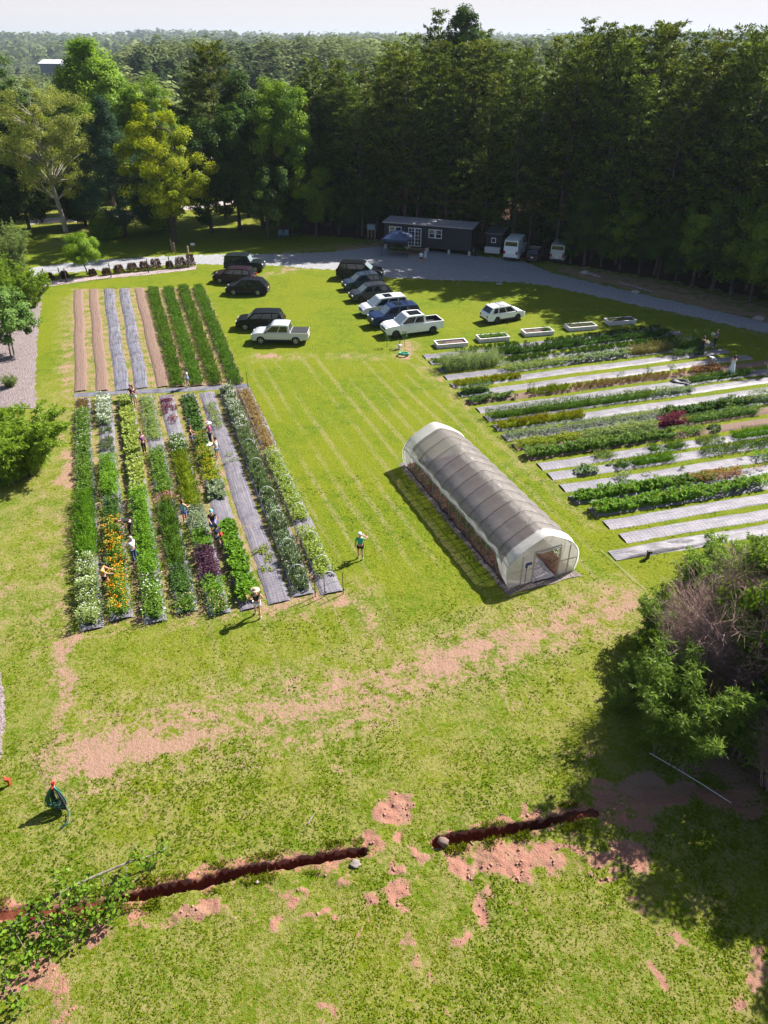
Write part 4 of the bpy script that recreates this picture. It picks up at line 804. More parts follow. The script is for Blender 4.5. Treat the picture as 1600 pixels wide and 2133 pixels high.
# ground inside: central cloth, soil strips, edge cloth
def gpatch(name, x0, x1, y0, y1, m, z, label, cat):
    V = []; n, k = 40, 8
    for i in range(n + 1):
        for j in range(k + 1): V.append((x0 + (x1 - x0) * j / k + (rng.normal(0, .03) if j in (0, k) else 0), y0 + (y1 - y0) * i / n + (rng.normal(0, .03) if i in (0, n) else 0), z + abs(rng.normal(0, .014)) if 0 < j < k else z - .03))
    F = [(i * (k + 1) + j, i * (k + 1) + j + 1, (i + 1) * (k + 1) + j + 1, (i + 1) * (k + 1) + j) for i in range(n) for j in range(k)]
    o = link(name, np_mesh(name, V, F, smooth=True, uv=[(v[1], v[0]) for v in V]), m); o.location = gh.location; o.rotation_euler = gh.rotation_euler; return tag(o, label, cat)
REDSOIL = simple('red_brown_soil', (.12, .055, .038), .95, var=.4, vscale=7, bmp=.8)
gpatch('ground_cloth', -2.3, 2.25, -.42, gl + .3, fabric_mat('brown_ground_cloth', (.07, .05, .045), (.19, .155, .14), False), .004, 'dark ground cloth spread under the tunnel greenhouse', 'ground cloth')
gpatch('soil_bed', -1.95, -.75, .15, gl - .2, REDSOIL, .10, 'reddish soil bed along the open left side of the greenhouse', 'soil bed')
gpatch('soil_bed', .85, 1.9, .15, gl - .2, REDSOIL, .10, 'reddish soil bed along the closed right side of the greenhouse', 'soil bed')
gpatch('path_cloth', -.65, .80, -.1, gl - .2, FAB_PALE2, .10, 'wrinkled silver cloth path through the greenhouse door', 'ground cloth')
def gloc(x, y): v = Matrix.Rotation(gang - math.pi / 2, 3, 'Z') @ Vector((x, y, 0)); return (mid[0] + v.x, mid[1] + v.y)
for x, lab, n in ((-1.65, 'outer', 15), (-1.05, 'inner', 13), (1.35, 'right', 13)):
    a, b_ = gloc(x, .5), gloc(x, gl - .6)
    crop('%s row of young tomato plants on strings inside the greenhouse' % lab, 'crop row', a, b_, .5, 1.15, 'bush', GR_DARK, ((RED, 1.5, .07),), fill=.72, dens=.8, sp=.40, leaf=(.2, .1), name='tomato_row', group='tomato rows in the greenhouse')
b = MB()
for x in (-1.65, -1.05, 1.35):
    for y in np.arange(.7, gl - .6, .62): b.tube([(x, y, .1), (x + .1, y + .05, 2.0)], .008, 3)
o = b.build('twine', simple('jute', (.45, .33, .2), .9), gh); o['kind'] = 'stuff'
# ================================================================== vehicles
GLASS = simple('tinted_glass', (.012, .016, .022), .06, 0, .1, spec=.8); GLASS_L = simple('sky_toned_windscreen', (.20, .25, .27), .08, 0, .1, spec=.9)  # windscreen base colour lightened to stand for reflected sky
TYRE = simple('tyre_rubber', (.015, .015, .016), .85); RIM = simple('alloy_rim', (.42, .42, .44), .35, .8); RIM_D = simple('dark_rim', (.05, .05, .055), .4, .6)
BLACKP = simple('black_plastic', (.018, .018, .02), .6); LAMP = simple('headlight_glass', (.62, .66, .70), .12, .2, spec=.9); TAIL = simple('tail_light_red', (.35, .012, .015), .2); CHROME = simple('chrome', (.6, .6, .62), .15, 1.0); PLATE = simple('plate_white', (.7, .7, .68), .5)
def paint(name, c, metal=.3): return simple('paint_' + name, c, .30, metal, .06, 3, coat=.0 if max(c) < .15 else .5, spec=.28 if max(c) < .15 else .5)
def wheel(parent, x, y, R, Wd, rim):
    s = 1 if y > 0 else -1
    root = thing('wheel', None, None, (x, y, R)); root.parent = parent
    b = MB(); b.lathe([(R * .66, -Wd / 2), (R * .93, -Wd / 2), (R, -Wd * .32), (R, Wd * .32), (R * .93, Wd / 2), (R * .66, Wd / 2), (R * .62, Wd * .3), (R * .62, -Wd * .3), (R * .66, -Wd / 2)], 22, axis='y'); b.build('tyre', TYRE, root, True)
    b = MB(); yo = s * Wd * .38
    b.lathe([(R * .66, yo - s * .02), (R * .66, yo + s * .015), (R * .58, yo + s * .012), (R * .56, yo - s * .05)], 22, axis='y'); b.lathe([(0.001, yo + s * .02), (R * .17, yo + s * .02), (R * .17, yo - s * .04)], 12, axis='y')
    for k in range(5):
        a = k * 2 * math.pi / 5 + .3; cx, cz = math.cos(a), math.sin(a); px, pz = -cz, cx; w1, w2 = R * .10, R * .13
        vs = [(cx * R * .12 + px * w1, yo + s * .012, cz * R * .12 + pz * w1), (cx * R * .12 - px * w1, yo + s * .012, cz * R * .12 - pz * w1), (cx * R * .60 - px * w2, yo, cz * R * .60 - pz * w2), (cx * R * .60 + px * w2, yo, cz * R * .60 + pz * w2)]
        vs += [(p[0], p[1] - s * .03, p[2]) for p in vs]; b.add(vs, [(0, 1, 2, 3), (7, 6, 5, 4), (0, 4, 5, 1), (1, 5, 6, 2), (2, 6, 7, 3), (3, 7, 4, 0)])
    b.build('rim', rim, root)
    b = MB(); b.lathe([(0.001, yo - s * .06), (R * .62, yo - s * .06)], 20, axis='y'); b.build('brake_disc', BLACKP, root)
KIND = {  # wind base, roof front, roof rear, tail base (fractions of length), hood height, belt, rear overhang shape
    'suv': (.28, .11, -.41, -.475, .60, .615), 'crossover': (.285, .10, -.36, -.475, .575, .61), 'boxy': (.20, .11, -.455, -.485, .60, .60),
    'minivan': (.33, .12, -.42, -.485, .53, .555), 'pickup': (.285, .12, -.165, -.195, .585, .60), 'van': (.40, .27, -.485, -.497, .48, .52)}
def car(label, name, cat, px, py, head, L, W, Ht, kind, pm, rim=RIM, rack=False, clad=False, sunroof=False, cover=False, group='cars parked on the grass', cargo=None):
    c = G(px, py) if px is not None else py
    root = thing(name, label, cat, (c[0], c[1], 0), head, group)
    wb0, rf, rr, tb, hz, bz = KIND[kind]; R = .37 if Ht > 1.72 else .345; Ra = R * 1.17; zb = .30 if Ht < 1.8 else .36
    xf, xr = L / 2 - .93, -L / 2 + (1.05 if kind != 'pickup' else 1.15); belt, hood = Ht * bz, Ht * hz
    X0, X1, X2, X3 = wb0 * L, rf * L, rr * L, tb * L
    def arch(xc): return [(xc + Ra * math.cos(t), max(zb, R + Ra * math.sin(t))) for t in np.linspace(-.15, math.pi + .15, 13)]
    top = [(X0, belt + .01), ((X0 + L / 2) / 2, hood + .01), (L / 2 - .28, hood - .06), (L / 2 - .06, hood - .20), (L / 2, hood - .36), (L / 2 - .01, zb + .12), (L / 2 - .10, zb)]
    if kind == 'pickup': bed = 0.80; rear = [(-L / 2 + .06, zb + .15), (-L / 2, zb + .25), (-L / 2, bed), (X3 + .02, bed), (X3, belt)]
    else: rear = [(-L / 2 + .10, zb + .02), (-L / 2 + .01, zb + .16), (-L / 2, belt - .30), (-L / 2 + .05, belt - .02), (X3 + .02, belt)]
    out = top + arch(xf) + arch(xr) + rear
    mm = (X0 + X3) / 2; out += [(X3 + (X0 - X3) * k / 5, belt) for k in range(1, 5)]
    def yw(x, z):
        e = abs(x) / (L / 2); k = 1 - .16 * max(0, (e - .78) / .22) ** 2; t = (z - zb) / (belt - zb)
        return W / 2 * k * (1 - .05 * max(0, t - .45) - .05 * max(0, .3 - t))
    bm = bmesh.new(); va = [bm.verts.new((x, yw(x, z), z)) for x, z in out]; vb = [bm.verts.new((x, -yw(x, z), z)) for x, z in out]; n = len(out)
    bm.faces.new(va); bm.faces.new(vb[::-1])
    for i in range(n): bm.faces.new((va[(i + 1) % n], va[i], vb[i], vb[(i + 1) % n]))
    bmesh.ops.triangulate(bm, faces=[f for f in bm.faces if len(f.verts) > 4])
    wbs, wr = W / 2 * .955, W / 2 * (.82 if kind not in ('van', 'boxy', 'pickup') else .88)
    # cabin
    def cab(xa, za, h): return [bm.verts.new((xa, h, za)), bm.verts.new((xa, -h, za))]
    lo = belt - .03; top_z_ = Ht - .015
    secs = [cab(X0, lo, wbs * .93), cab(X1 + .06, top_z_ - .05, wr * .97), cab(X1 - .12, top_z_, wr), cab((X1 + X2) / 2, top_z_ + .02, wr), cab(X2 + .12, top_z_ - .01, wr), cab(X2, top_z_ - .05, wr * .97), cab(X3, lo, wbs * .94)]
    for i in range(6): a, b_ = secs[i], secs[i + 1]; bm.faces.new((a[0], a[1], b_[1], b_[0]))
    lb = [bm.verts.new((x, h, lo)) for x, h in ((X0, wbs * .93), (X0 * .6, wbs), (X3 * .7, wbs), (X3, wbs * .94))]
    for s in (0, 1):
        pts = [q[s] for q in secs]; bm.faces.new(pts if s else pts[::-1])
    bmesh.ops.recalc_face_normals(bm, faces=bm.faces[:])
    if kind == 'pickup':
        bm.free; yb = W / 2 * .955
        def bx(c_, d_):
            r = bmesh.ops.create_cube(bm, size=1.0)
            for v in r['verts']: v.co = Vector((c_[0] + v.co.x * d_[0], c_[1] + v.co.y * d_[1], c_[2] + v.co.z * d_[2]))
        zl = belt + .02; xm = (-L / 2 + X3) / 2; ln = X3 + L / 2
        for s in (-1, 1): bx((xm, s * (yb - .05), (bed + zl) / 2 - .02), (ln - .01, .10, zl - bed + .04))
        bx((-L / 2 + .05, 0, (bed + zl) / 2 - .02), (.09, 2 * yb - .21, zl - bed + .04))
    me = bpy.data.meshes.new('body'); bm.to_mesh(me); bm.free()
    body = link('body', me, pm, root); bv = body.modifiers.new('Bevel', 'BEVEL'); bv.width = .075; bv.segments = 3; bv.limit_method = 'ANGLE'; bv.angle_limit = R_(28)
    for p in me.polygons: p.use_smooth = False
    b = MB(); b.box((0, 0, zb + .02), (L * .86, W * .72, .22)); b.box((xf, 0, R + .05), (Ra * 1.8, W * .60, .5)); b.box((xr, 0, R + .05), (Ra * 1.8, W * .60, .5)); b.build('underbody', BLACKP, root)
    if kind == 'pickup':
        b = MB(); yb = W / 2 * .955 - .115; zt = belt - .01
        if cover: b.box(((X3 - L / 2) / 2 - .02, 0, belt + .03), (X3 + L / 2 - .16, 2 * yb + .06, .035))
        else:
            b.box(((X3 - L / 2) / 2, 0, .815), (X3 + L / 2 - .2, 2 * yb, .02))
            for s in (-1, 1): b.box(((X3 - L / 2) / 2, s * yb, (zt + .82) / 2 + .01), (X3 + L / 2 - .2, .02, zt - .82))
            b.box((-L / 2 + .12, 0, (zt + .82) / 2), (.02, 2 * yb - .03, zt - .84)); b.box((X3 - .02, 0, (zt + .82) / 2), (.02, 2 * yb - .03, zt - .84))
        b.build('bed_liner' if not cover else 'bed_cover', BLACKP, root)
    # windows: patches just proud of the cabin
    def side_pt(u, v, s):  # u along from rear(0) to windscreen(1), v up
        xb, xt = X3 + (X0 - X3) * u, X2 + (X1 - X2) * u; x = xb + (xt - xb) * v; z = lo + (top_z_ - .05 - lo) * v; h = wbs * .94 + (wr * .97 - wbs * .94) * v
        return (x, s * (h + .012), z)
    cuts = {'suv': [(.05, .27), (.31, .60), (.63, .93)], 'boxy': [(.04, .27), (.31, .60), (.63, .94)], 'crossover': [(.10, .30), (.34, .61), (.64, .93)], 'minivan': [(.05, .28), (.31, .61), (.64, .90)], 'pickup': [(.10, .46), (.50, .93)], 'van': [(.70, .95)]}[kind]
    for s in (-1, 1):
        for (u0, u1) in cuts:
            b = MB(); v0, v1 = .14, .90; q = [side_pt(u0 + (.03 if kind == 'crossover' and u0 < .2 else 0), v0, s), side_pt(u1, v0, s), side_pt(u1, v1, s), side_pt(u0, v1, s)]
            b.add(q if s < 0 else q[::-1], [(0, 1, 2, 3)]); b.build('side_window', GLASS, root)
    def end_win(xa, za, ha, xb_, zb_, hb, nm, m_, f0=.10, f1=.92):
        def p(f, y): return Vector((xa + (xb_ - xa) * f, y * (ha + (hb - ha) * f), za + (zb_ - za) * f))
        nrm = (p(1, .1) - p(0, .1)).cross(Vector((0, 1, 0))); nrm.normalize(); nrm = nrm if (nrm.x > 0) == (xa > 0) else -nrm
        b = MB(); q = [p(f0, -.88) + nrm * .012, p(f0, .88) + nrm * .012, p(f1, .86) + nrm * .012, p(f1, -.86) + nrm * .012]; b.add(q, [(0, 1, 2, 3)]); b.build(nm, m_, root)
    end_win(X0, lo, wbs * .93, X1 + .06, top_z_ - .05, wr * .97, 'windscreen', GLASS_L); end_win(X3, lo, wbs * .94, X2, top_z_ - .05, wr * .97, 'rear_window', GLASS, .2 if kind != 'van' else .5)
    if sunroof: b = MB(); b.box(((X1 + X2) / 2 + .08 * L * (kind != 'pickup'), 0, top_z_ + .012), ((X1 - X2) * (.30 if kind != 'pickup' else .72), wr * 1.45, .02)); b.build('sunroof', GLASS, root)
    if rack:
        for s in (-1, 1): b = MB(); b.tube([(X1 - .25, s * wr * .86, top_z_), (X1 - .4, s * wr * .86, top_z_ + .07), (X2 + .5, s * wr * .86, top_z_ + .07), (X2 + .3, s * wr * .86, top_z_)], .022, 5); b.build('roof_rail', CHROME if rack != 'black' else BLACKP, root)
        for x in (X1 - .75, X2 + .95): b = MB(); b.box((x, 0, top_z_ + .085), (.06, wr * 1.75, .03)); b.build('crossbar', CHROME if rack != 'black' else BLACKP, root)
    for s in (-1, 1):
        yf, yr_ = yw(L / 2 - .1, hood - .2), yw(-L / 2, belt - .2)
        b = MB(); b.box((L / 2 - .10, s * (yf - .20), hood - .25), (.22, .36, .15)); b.build('headlight', LAMP, root, bevel=.03)
        b = MB(); b.box((-L / 2 + .055, s * (yr_ - .09), belt - (.22 if kind != 'pickup' else .16)), (.16, .20, .34 if kind in ('pickup', 'van', 'minivan', 'suv') else .17)); b.build('tail_light', TAIL, root, bevel=.02)
        b = MB(); b.box((X0 - .28, s * (wbs + .10), belt + .06), (.11, .18, .14)); b.build('mirror', pm if not clad else BLACKP, root, bevel=.03)
        for x in (xf, xr): wheel(root, x, s * (W / 2 - .11), R, .23, rim)
        b = MB()
        for k, t in enumerate((.36, .64)) if kind != 'van' else ():
            x = X3 + (X0 - X3) * t; b.box((x, s * (yw(x, belt - .12) + .006), belt - .13), (.17, .025, .03))
        if b.v: b.build('door_handle', CHROME if rack != 'black' else BLACKP, root)
        if clad or kind in ('suv', 'boxy', 'crossover', 'van'):
            b = MB(); b.box(((xf + xr) / 2, s * (yw(0, zb + .08) + .004), zb + .075), (xf - xr - 2 * Ra, .03, .15)); b.build('side_sill', BLACKP, root)
    b = MB(); b.box((L / 2 - .015, 0, zb + .10), (.10, W * .74, .20)); b.build('front_bumper', BLACKP if kind != 'minivan' else pm, root, bevel=.03)
    b = MB(); b.box((L / 2 - .005, 0, hood - .33), (.05, W * .50, .20)); b.build('grille', BLACKP, root, bevel=.01)
    b = MB(); b.box((-L / 2 + .015, 0, zb + .12), (.12, W * .82, .18)); b.build('rear_bumper', CHROME if kind == 'pickup' else BLACKP, root, bevel=.03)
    b = MB(); b.box((-L / 2 - .008, 0, zb + .42 if kind != 'pickup' else zb + .28), (.02, .30, .15)); b.build('licence_plate', PLATE, root)
    return root
def hd(a, b): A, B = G(*a), G(*b); return math.atan2(B[1] - A[1], B[0] - A[0])
BLK = paint('black', (.010, .010, .012)); BLK2 = paint('soft_black', (.016, .014, .02)); MARO = paint('dark_plum', (.028, .016, .026)); SILV = paint('silver', (.52, .54, .59), .25); WHT = paint('white', (.74, .76, .79), 0)
NAVY = paint('navy', (.018, .035, .10)); STEEL = paint('steel_blue', (.045, .065, .105), .4); GRAPH = paint('graphite', (.05, .055, .075), .4); PEARL = paint('pearl_white', (.66, .67, .72), .2)
car('boxy dark green black off roader with silver roof rack at the left group, facing right', 'off_roader', 'suv', 511, 563, R_(-4), 4.85, 1.92, 1.92, 'boxy', paint('black_green', (.012, .020, .022)), rack=True)
car('dark plum suv in the left group, half hidden behind another dark suv', 'parked_suv', 'suv', 490, 587, R_(171), 4.9, 1.93, 1.72, 'suv', MARO)
car('plum black crossover with silver wheels, nearest of the upper left group', 'parked_suv', 'suv', 517, 611, R_(177), 4.72, 1.85, 1.68, 'crossover', BLK2, rack=True)
car('black suv parked just behind the silver pickup truck', 'parked_suv', 'suv', 545, 682, R_(180), 4.75, 1.92, 1.72, 'suv', BLK)
car('silver pickup truck with black bed cover parked near the green rows', 'pickup_truck', 'pickup truck', 586, 711, R_(178), 5.35, 1.92, 1.83, 'pickup', SILV, cover=True, clad=True)
bh = hd((892, 688), (826, 696))
car('long black suv at the far end of the middle car row, in the shade', 'parked_suv', 'suv', 750, 579, R_(-8), 5.5, 2.02, 1.92, 'suv', BLK, RIM_D)
car('dark blue grey crossover with roof crossbars, second from the far end of the middle row', 'parked_suv', 'suv', 756, 600, bh, 4.65, 1.85, 1.68, 'crossover', STEEL, RIM_D, rack=True)
car('graphite crossover between the blue grey crossover and the silver minivan', 'parked_suv', 'suv', 772, 623, bh, 4.65, 1.83, 1.66, 'crossover', GRAPH, RIM_D, rack='black')
car('silver white minivan with dark sunroof in the middle row', 'minivan', 'minivan', 800, 651, bh, 5.1, 1.98, 1.76, 'minivan', PEARL, sunroof=True)
car('deep blue large suv with light lower trim between minivan and white pickup', 'parked_suv', 'suv', 822, 674, bh, 5.25, 2.0, 1.95, 'suv', NAVY, rack=True, sunroof=True)
car('white crew cab pickup with open black bed and dark star wheels', 'pickup_truck', 'pickup truck', 858, 693, bh, 5.9, 2.03, 1.96, 'pickup', WHT, RIM_D, sunroof=True)
car('white crossover with black trim parked alone near the planter boxes', 'parked_suv', 'suv', 1046, 666, hd((1031, 670), (1076, 663)), 4.45, 1.80, 1.62, 'crossover', WHT, RIM_D, rack='black', clad=True)
CH = R_(69.5)   # everything by the wood stands square to the cabin
car('white cargo van parked nose first against the wood', 'cargo_van', 'van', 1071, 535, CH, 5.6, 2.05, 2.62, 'van', WHT, group=None)
car('dark crossover in deep shade beside the white cargo van', 'parked_suv', 'suv', 1113, 540, CH, 4.4, 1.8, 1.62, 'crossover', BLK2, rack=True, group=None)
# van rear doors and window panes
# ---- dark tiny trailer and the pale camper under the branches
def trailer(label, name, px, py, W, L, H, m, roofm, white_base, group=None):
    c = G(px, py); root = thing(name, label, 'trailer', (c[0], c[1], 0), CH - math.pi / 2, group)
    b = MB(); b.box((0, L / 2, H / 2 + .55), (W, L, H - .55)); b.build('wall', m, root, bevel=.02)
    b = MB(); b.add([(-W / 2 - .15, -.2, H + .34), (W / 2 + .15, -.2, H + .34), (W / 2 + .15, L + .15, H + .64), (-W / 2 - .15, L + .15, H + .64), (-W / 2 - .15, -.2, H + .24), (W / 2 + .15, -.2, H + .24), (W / 2 + .15, L + .15, H + .54), (-W / 2 - .15, L + .15, H + .54)], [(0, 1, 2, 3), (7, 6, 5, 4), (0, 4, 5, 1), (1, 5, 6, 2), (2, 6, 7, 3), (3, 7, 4, 0)]); b.build('roof', roofm, root)
    b = MB(); b.box((0, -.02, H * .62 + .35), (.62, .06, .62)); f = b.build('window', simple('white_trim', (.72, .72, .74), .5), root); b = MB(); b.box((0, -.06, H * .62 + .35), (.44, .02, .44)); b.build('pane', GLASS, f)
    if white_base: b = MB(); b.box((0, -.25, .62), (W * .98, .5, .75)); b.build('storage_box', simple('dirty_white', (.55, .53, .55), .6, var=.25), root, bevel=.03)
    for s in (-1, 1):
        b = MB(); b.lathe([(0.001, -.1), (.33, -.1), (.35, 0), (.33, .1), (.001, .1)], 18, c=(0, 0, 0), axis='z'); o = b.build('wheel', TYRE, root, True); o.rotation_euler = (0, math.pi / 2, 0); o.location = (s * (W / 2 + .02), L * .55, .34)
    b = MB(); b.box((0, L / 2, .45), (W * .8, L * .98, .16)); b.build('chassis', BLACKP, root); return root
DARKWALL = simple('charcoal_siding', (.016, .015, .021), .7); ROOFG = simple('grey_roof_sheet', (.36, .33, .36), .55, .3, var=.25, vscale=2)
trailer('tiny dark trailer house with small white framed window beside the cabin', 'trailer_house', 1026, 530, 2.1, 3.4, 2.35, DARKWALL, simple('dark_roof', (.10, .095, .11), .5), True)
car('pale camper van half hidden under low branches at the wood edge', 'camper_van', 'van', 1164, 540, CH, 4.8, 1.95, 2.3, 'van', paint('dull_cream', (.40, .40, .40), 0), group=None)

# ================================================================== cabin
cA, cB = G(800, 517), G(980, 533); ca = math.atan2(cB[1] - cA[1], cB[0] - cA[0])
cabin = thing('cabin', 'long charcoal cabin with white windows and a pale shed roof at the wood edge', 'cabin', (cA[0], cA[1], 0), ca)
CL, CD, CHt = 12.2, 2.9, 3.35; fz = .55
b = MB(); b.box((CL / 2, CD / 2, (fz + CHt) / 2), (CL, CD, CHt - fz))
sid = new_mat('vertical_siding'); m_, nt_s, out_s = sid; co = N(nt_s, 'ShaderNodeTexCoord').outputs['Object']; wv = N(nt_s, 'ShaderNodeTexWave', i_Scale=6.0); nt_s.links.new(co, wv.inputs['Vector']); pb = N(nt_s, 'ShaderNodeBsdfPrincipled', i_Roughness=.6); nt_s.links.new(mixc(nt_s, noise(nt_s, co, 1.3, 4), (.016, .014, .021), (.028, .025, .034)), pb.inputs['Base Color']); nt_s.links.new(bump(nt_s, ramp(nt_s, wv.outputs['Fac'], .0, .15), .7, .03), pb.inputs['Normal']); nt_s.links.new(pb.outputs[0], out_s.inputs[0])
b.build('wall', m_, cabin, bevel=.01)
b = MB(); e = .18; b.add([(-e, -e, CHt + .01), (CL + e, -e, CHt + .01), (CL + e, CD + e, CHt + .20), (-e, CD + e, CHt + .20), (-e, -e, CHt + .12), (CL + e, -e, CHt + .12), (CL + e, CD + e, CHt + .31), (-e, CD + e, CHt + .31)], [(3, 2, 1, 0), (4, 5, 6, 7), (0, 1, 5, 4), (1, 2, 6, 5), (2, 3, 7, 6), (3, 0, 4, 7)])
for x in np.arange(.1, CL, .6): b.box((x, CD / 2, CHt + .23), (.05, .04, .02))
roofo = b.build('roof', ROOFG, cabin)
b = MB(); b.add([(0.01, CD - .02, CHt), (CL - .01, CD - .02, CHt), (CL - .01, CD - .02, CHt + .18), (.01, CD - .02, CHt + .18), (.01, .02, CHt), (CL - .01, .02, CHt)], [(0, 1, 2, 3), (0, 3, 4), (1, 5, 2)]); b.build('gable', m_, cabin)
WTRIM = simple('white_trim', (.72, .72, .74), .5)
def sash(x0, x1, z0, z1, cols, rows, name='window', depth=.05):
    b = MB(); t = .075; y = -.03; zc, xc = (z0 + z1) / 2, (x0 + x1) / 2
    b.box((x0 + t / 2, y, zc), (t, .07, z1 - z0)); b.box((x1 - t / 2, y, zc), (t, .07, z1 - z0)); b.box((xc, y, z0 + t / 2), (x1 - x0 - 2 * t, .07, t)); b.box((xc, y, z1 - t / 2), (x1 - x0 - 2 * t, .07, t))
    for k in range(1, cols): b.box((x0 + (x1 - x0) * k / cols, y + .005, zc), (.05, .05, z1 - z0 - 2 * t))
    for k in range(1, rows): b.box((xc, y + .008, z0 + (z1 - z0) * k / rows), (x1 - x0 - 2 * t, .045, .04))
    f = b.build(name, WTRIM, cabin, bevel=.006); p = MB(); p.box((xc, -.008, zc), (x1 - x0 - 2 * t + .01, .02, z1 - z0 - 2 * t + .01)); p.build('pane', GLASS, f); return f
for x0 in (.75, 1.66): sash(x0, x0 + .86, 1.85, 2.95, 1, 2)
for x0 in (6.35, 7.28): sash(x0, x0 + .88, 1.85, 2.95, 1, 2)
for x0 in (3.5, 4.42): sash(x0, x0 + .9, .62, 2.95, 2, 5, 'door')
b = MB()
for x in (.2, 3.2, 6.2, 9.2, 12.0):
    for y in (.2, CD - .2): b.box((x, y, fz / 2 - .03), (.32, .32, fz + .04))
b.build('pier', simple('concrete_block', (.42, .40, .39), .9, var=.25), cabin)
def cab_pt(x, y): return (cA[0] + x * math.cos(ca) - y * math.sin(ca), cA[1] + x * math.sin(ca) + y * math.cos(ca))
# wooden steps, awning, table with plant trays
q = cab_pt(4.45, -.9); st = thing('wooden_steps', 'low wooden deck and steps at the cabin door', 'steps', (q[0], q[1], 0), ca); wd = simple('brown_deck_wood', (.20, .12, .07), .85, var=.3, vscale=4, bmp=.4)
b = MB(); b.box((0, .2, .46), (3.2, 1.2, .06)); b.build('deck', wd, st)
for k in (0, 1):
    b = MB(); b.box((0, -.6 - .3 * k, .30 - .16 * k), (2.2, .32, .05)); b.build('step', wd, st)
b = MB()
for x in (-1.5, 1.5):
    for y in (-.3, .7): b.box((x, y, .2), (.1, .1, .46))
b.build('leg', wd, st)
q = cab_pt(2.9, -2.6); aw = thing('canopy', 'slate blue pop up canopy in front of the cabin door', 'canopy', (q[0], q[1], 0), ca + R_(3))
b = MB(); nw = 12; V = []
def cz(x, y): r = max(abs(x), abs(y)) / 1.75; return 2.25 + .85 * (1 - r) ** .8 + .02 * math.sin(9 * math.atan2(y, x))
for j in range(nw + 1):
    for i in range(nw + 1): x, y = 3.5 * (i / nw - .5), 3.5 * (j / nw - .5); V.append((x, y, cz(x, y)))
link('canopy_top', np_mesh('canopy_top', V, [(j * (nw + 1) + i, j * (nw + 1) + i + 1, (j + 1) * (nw + 1) + i + 1, (j + 1) * (nw + 1) + i) for j in range(nw) for i in range(nw)], smooth=True), thin_mat('blue_canvas', (.05, .08, .19), .97, .25, .3, .1), aw)
b = MB()
for (x0, y0, x1, y1) in ((-1.75, -1.75, 1.75, -1.75), (1.75, -1.75, 1.75, 1.75), (1.75, 1.75, -1.75, 1.75), (-1.75, 1.75, -1.75, -1.75)): b.quad((x0, y0, 2.26), (x1, y1, 2.26), (x1, y1, 1.98), (x0, y0, 1.98))
b.build('valance', simple('blue_cloth', (.03, .05, .12), .8), aw)
for x in (-1.7, 1.7):
    for y in (-1.7, 1.7): b = MB(); b.box((x, y, 1.12), (.045, .045, 2.26)); b.build('pole', BLACKP, aw)
q = cab_pt(3.3, -3.0); tbl = thing('sales_table', 'low wooden table under the blue canopy', 'table', (q[0], q[1], 0), ca)
b = MB(); b.box((0, 0, .62), (3.0, 1.3, .06)); b.build('tabletop', wd, tbl)
for x in (-1.4, 1.4):
    for y in (-.55, .55): b = MB(); b.box((x, y, .295), (.08, .08, .59)); b.build('leg', wd, tbl)
A1, B1 = cab_pt(1.95, -3.0), cab_pt(4.65, -3.0)
V, F_, t_, tops = plant_cloud(A1, B1, 1.0, .35, 'bush', .9, .9, .25, (.15, .09)); rt = thing('potted_plants', 'tray of leafy plants with pale flowers on the table under the canopy', 'plants', (A1[0], A1[1], .65)); link('foliage', np_mesh('foliage', V, F_, t_), GR_MID, rt); blossoms(tops, A1, 40, .13, WHITE, rt)
b = MB(); b.box((0, 0, .03), (2.75, 1.0, .06)); pc = ((A1[0] + B1[0]) / 2 - A1[0], (A1[1] + B1[1]) / 2 - A1[1], 0); o = b.build('tray', BLACKP, rt); o.location = pc; o.rotation_euler = (0, 0, ca)
# bins by the cabin end
q = cab_pt(12.9, .3); rt = thing('dust_bin', 'black bin at the right end of the cabin', 'bin', (q[0], q[1], 0), ca); b = MB(); b.lathe([(.26, 0), (.31, .9), (.33, .92)], 14); b.build('body', BLACKP, rt, True); b = MB(); b.lathe([(.34, .92), (.34, .96), (.2, 1.02), (0.001, 1.03)], 14); b.build('lid', BLACKP, rt, True)

# ================================================================== small things on the land
# coiled hoses on a red topped standpipe
q = G(128, 1676); rt = thing('hose_standpipe', 'red topped standpipe in the grass, draped with coiled hoses', 'standpipe', (q[0], q[1], 0)); b = MB(); b.tube([(0, 0, -.1), (0, 0, 1.18)], .035, 8); b.build('pipe', simple('pale_pipe', (.5, .45, .45), .5), rt)
b = MB(); b.box((0, 0, 1.25), (.09, .09, .16)); b.tube([(0, 0, 1.28), (.12, -.03, 1.36)], .025, 6); b.tube([(0, 0, 1.2), (-.02, -.14, 1.12)], .03, 6); b.build('tap_head', simple('red_paint', (.45, .03, .03), .4), rt)
def hose_loops(name, label, m, n, z0, rx, off, seed):
    r = np.random.default_rng(seed); b = MB()
    for k in range(n):
        a = r.uniform(-.7, .7) + off; w_ = rx * r.uniform(.55, 1.1); hgt = r.uniform(.8, 1.0); pts = []
        for t in np.linspace(0, 2 * math.pi, 22):
            sx = math.sin(t) * w_ * (.45 + .55 * (1 - math.cos(t)) / 2); z = z0 - hgt * (1 - math.cos(t)) / 2; o_ = .07 + .16 * (1 - math.cos(t)) / 2
            pts.append((sx * math.cos(a) + o_ * math.sin(a) * -1, sx * math.sin(a) * .9 - o_ * math.cos(a), max(z, .03)))
        b.tube(pts, .02, 6, cap=False)
    b.tube([(rx * .6, -.2, .3), (rx * 1.0, -.35, .06), (rx * 1.2, -.7, .03), (rx * .8, -1.0, .03)], .016, 6)
    o = b.build(name, m, None, True); o.location = (q[0], q[1], 0); return tag(o, label, 'hose')
hose_loops('garden_hose', 'green garden hose hanging in coils on the standpipe', simple('green_hose', (.02, .14, .09), .4), 14, 1.12, .46, .25, 3)
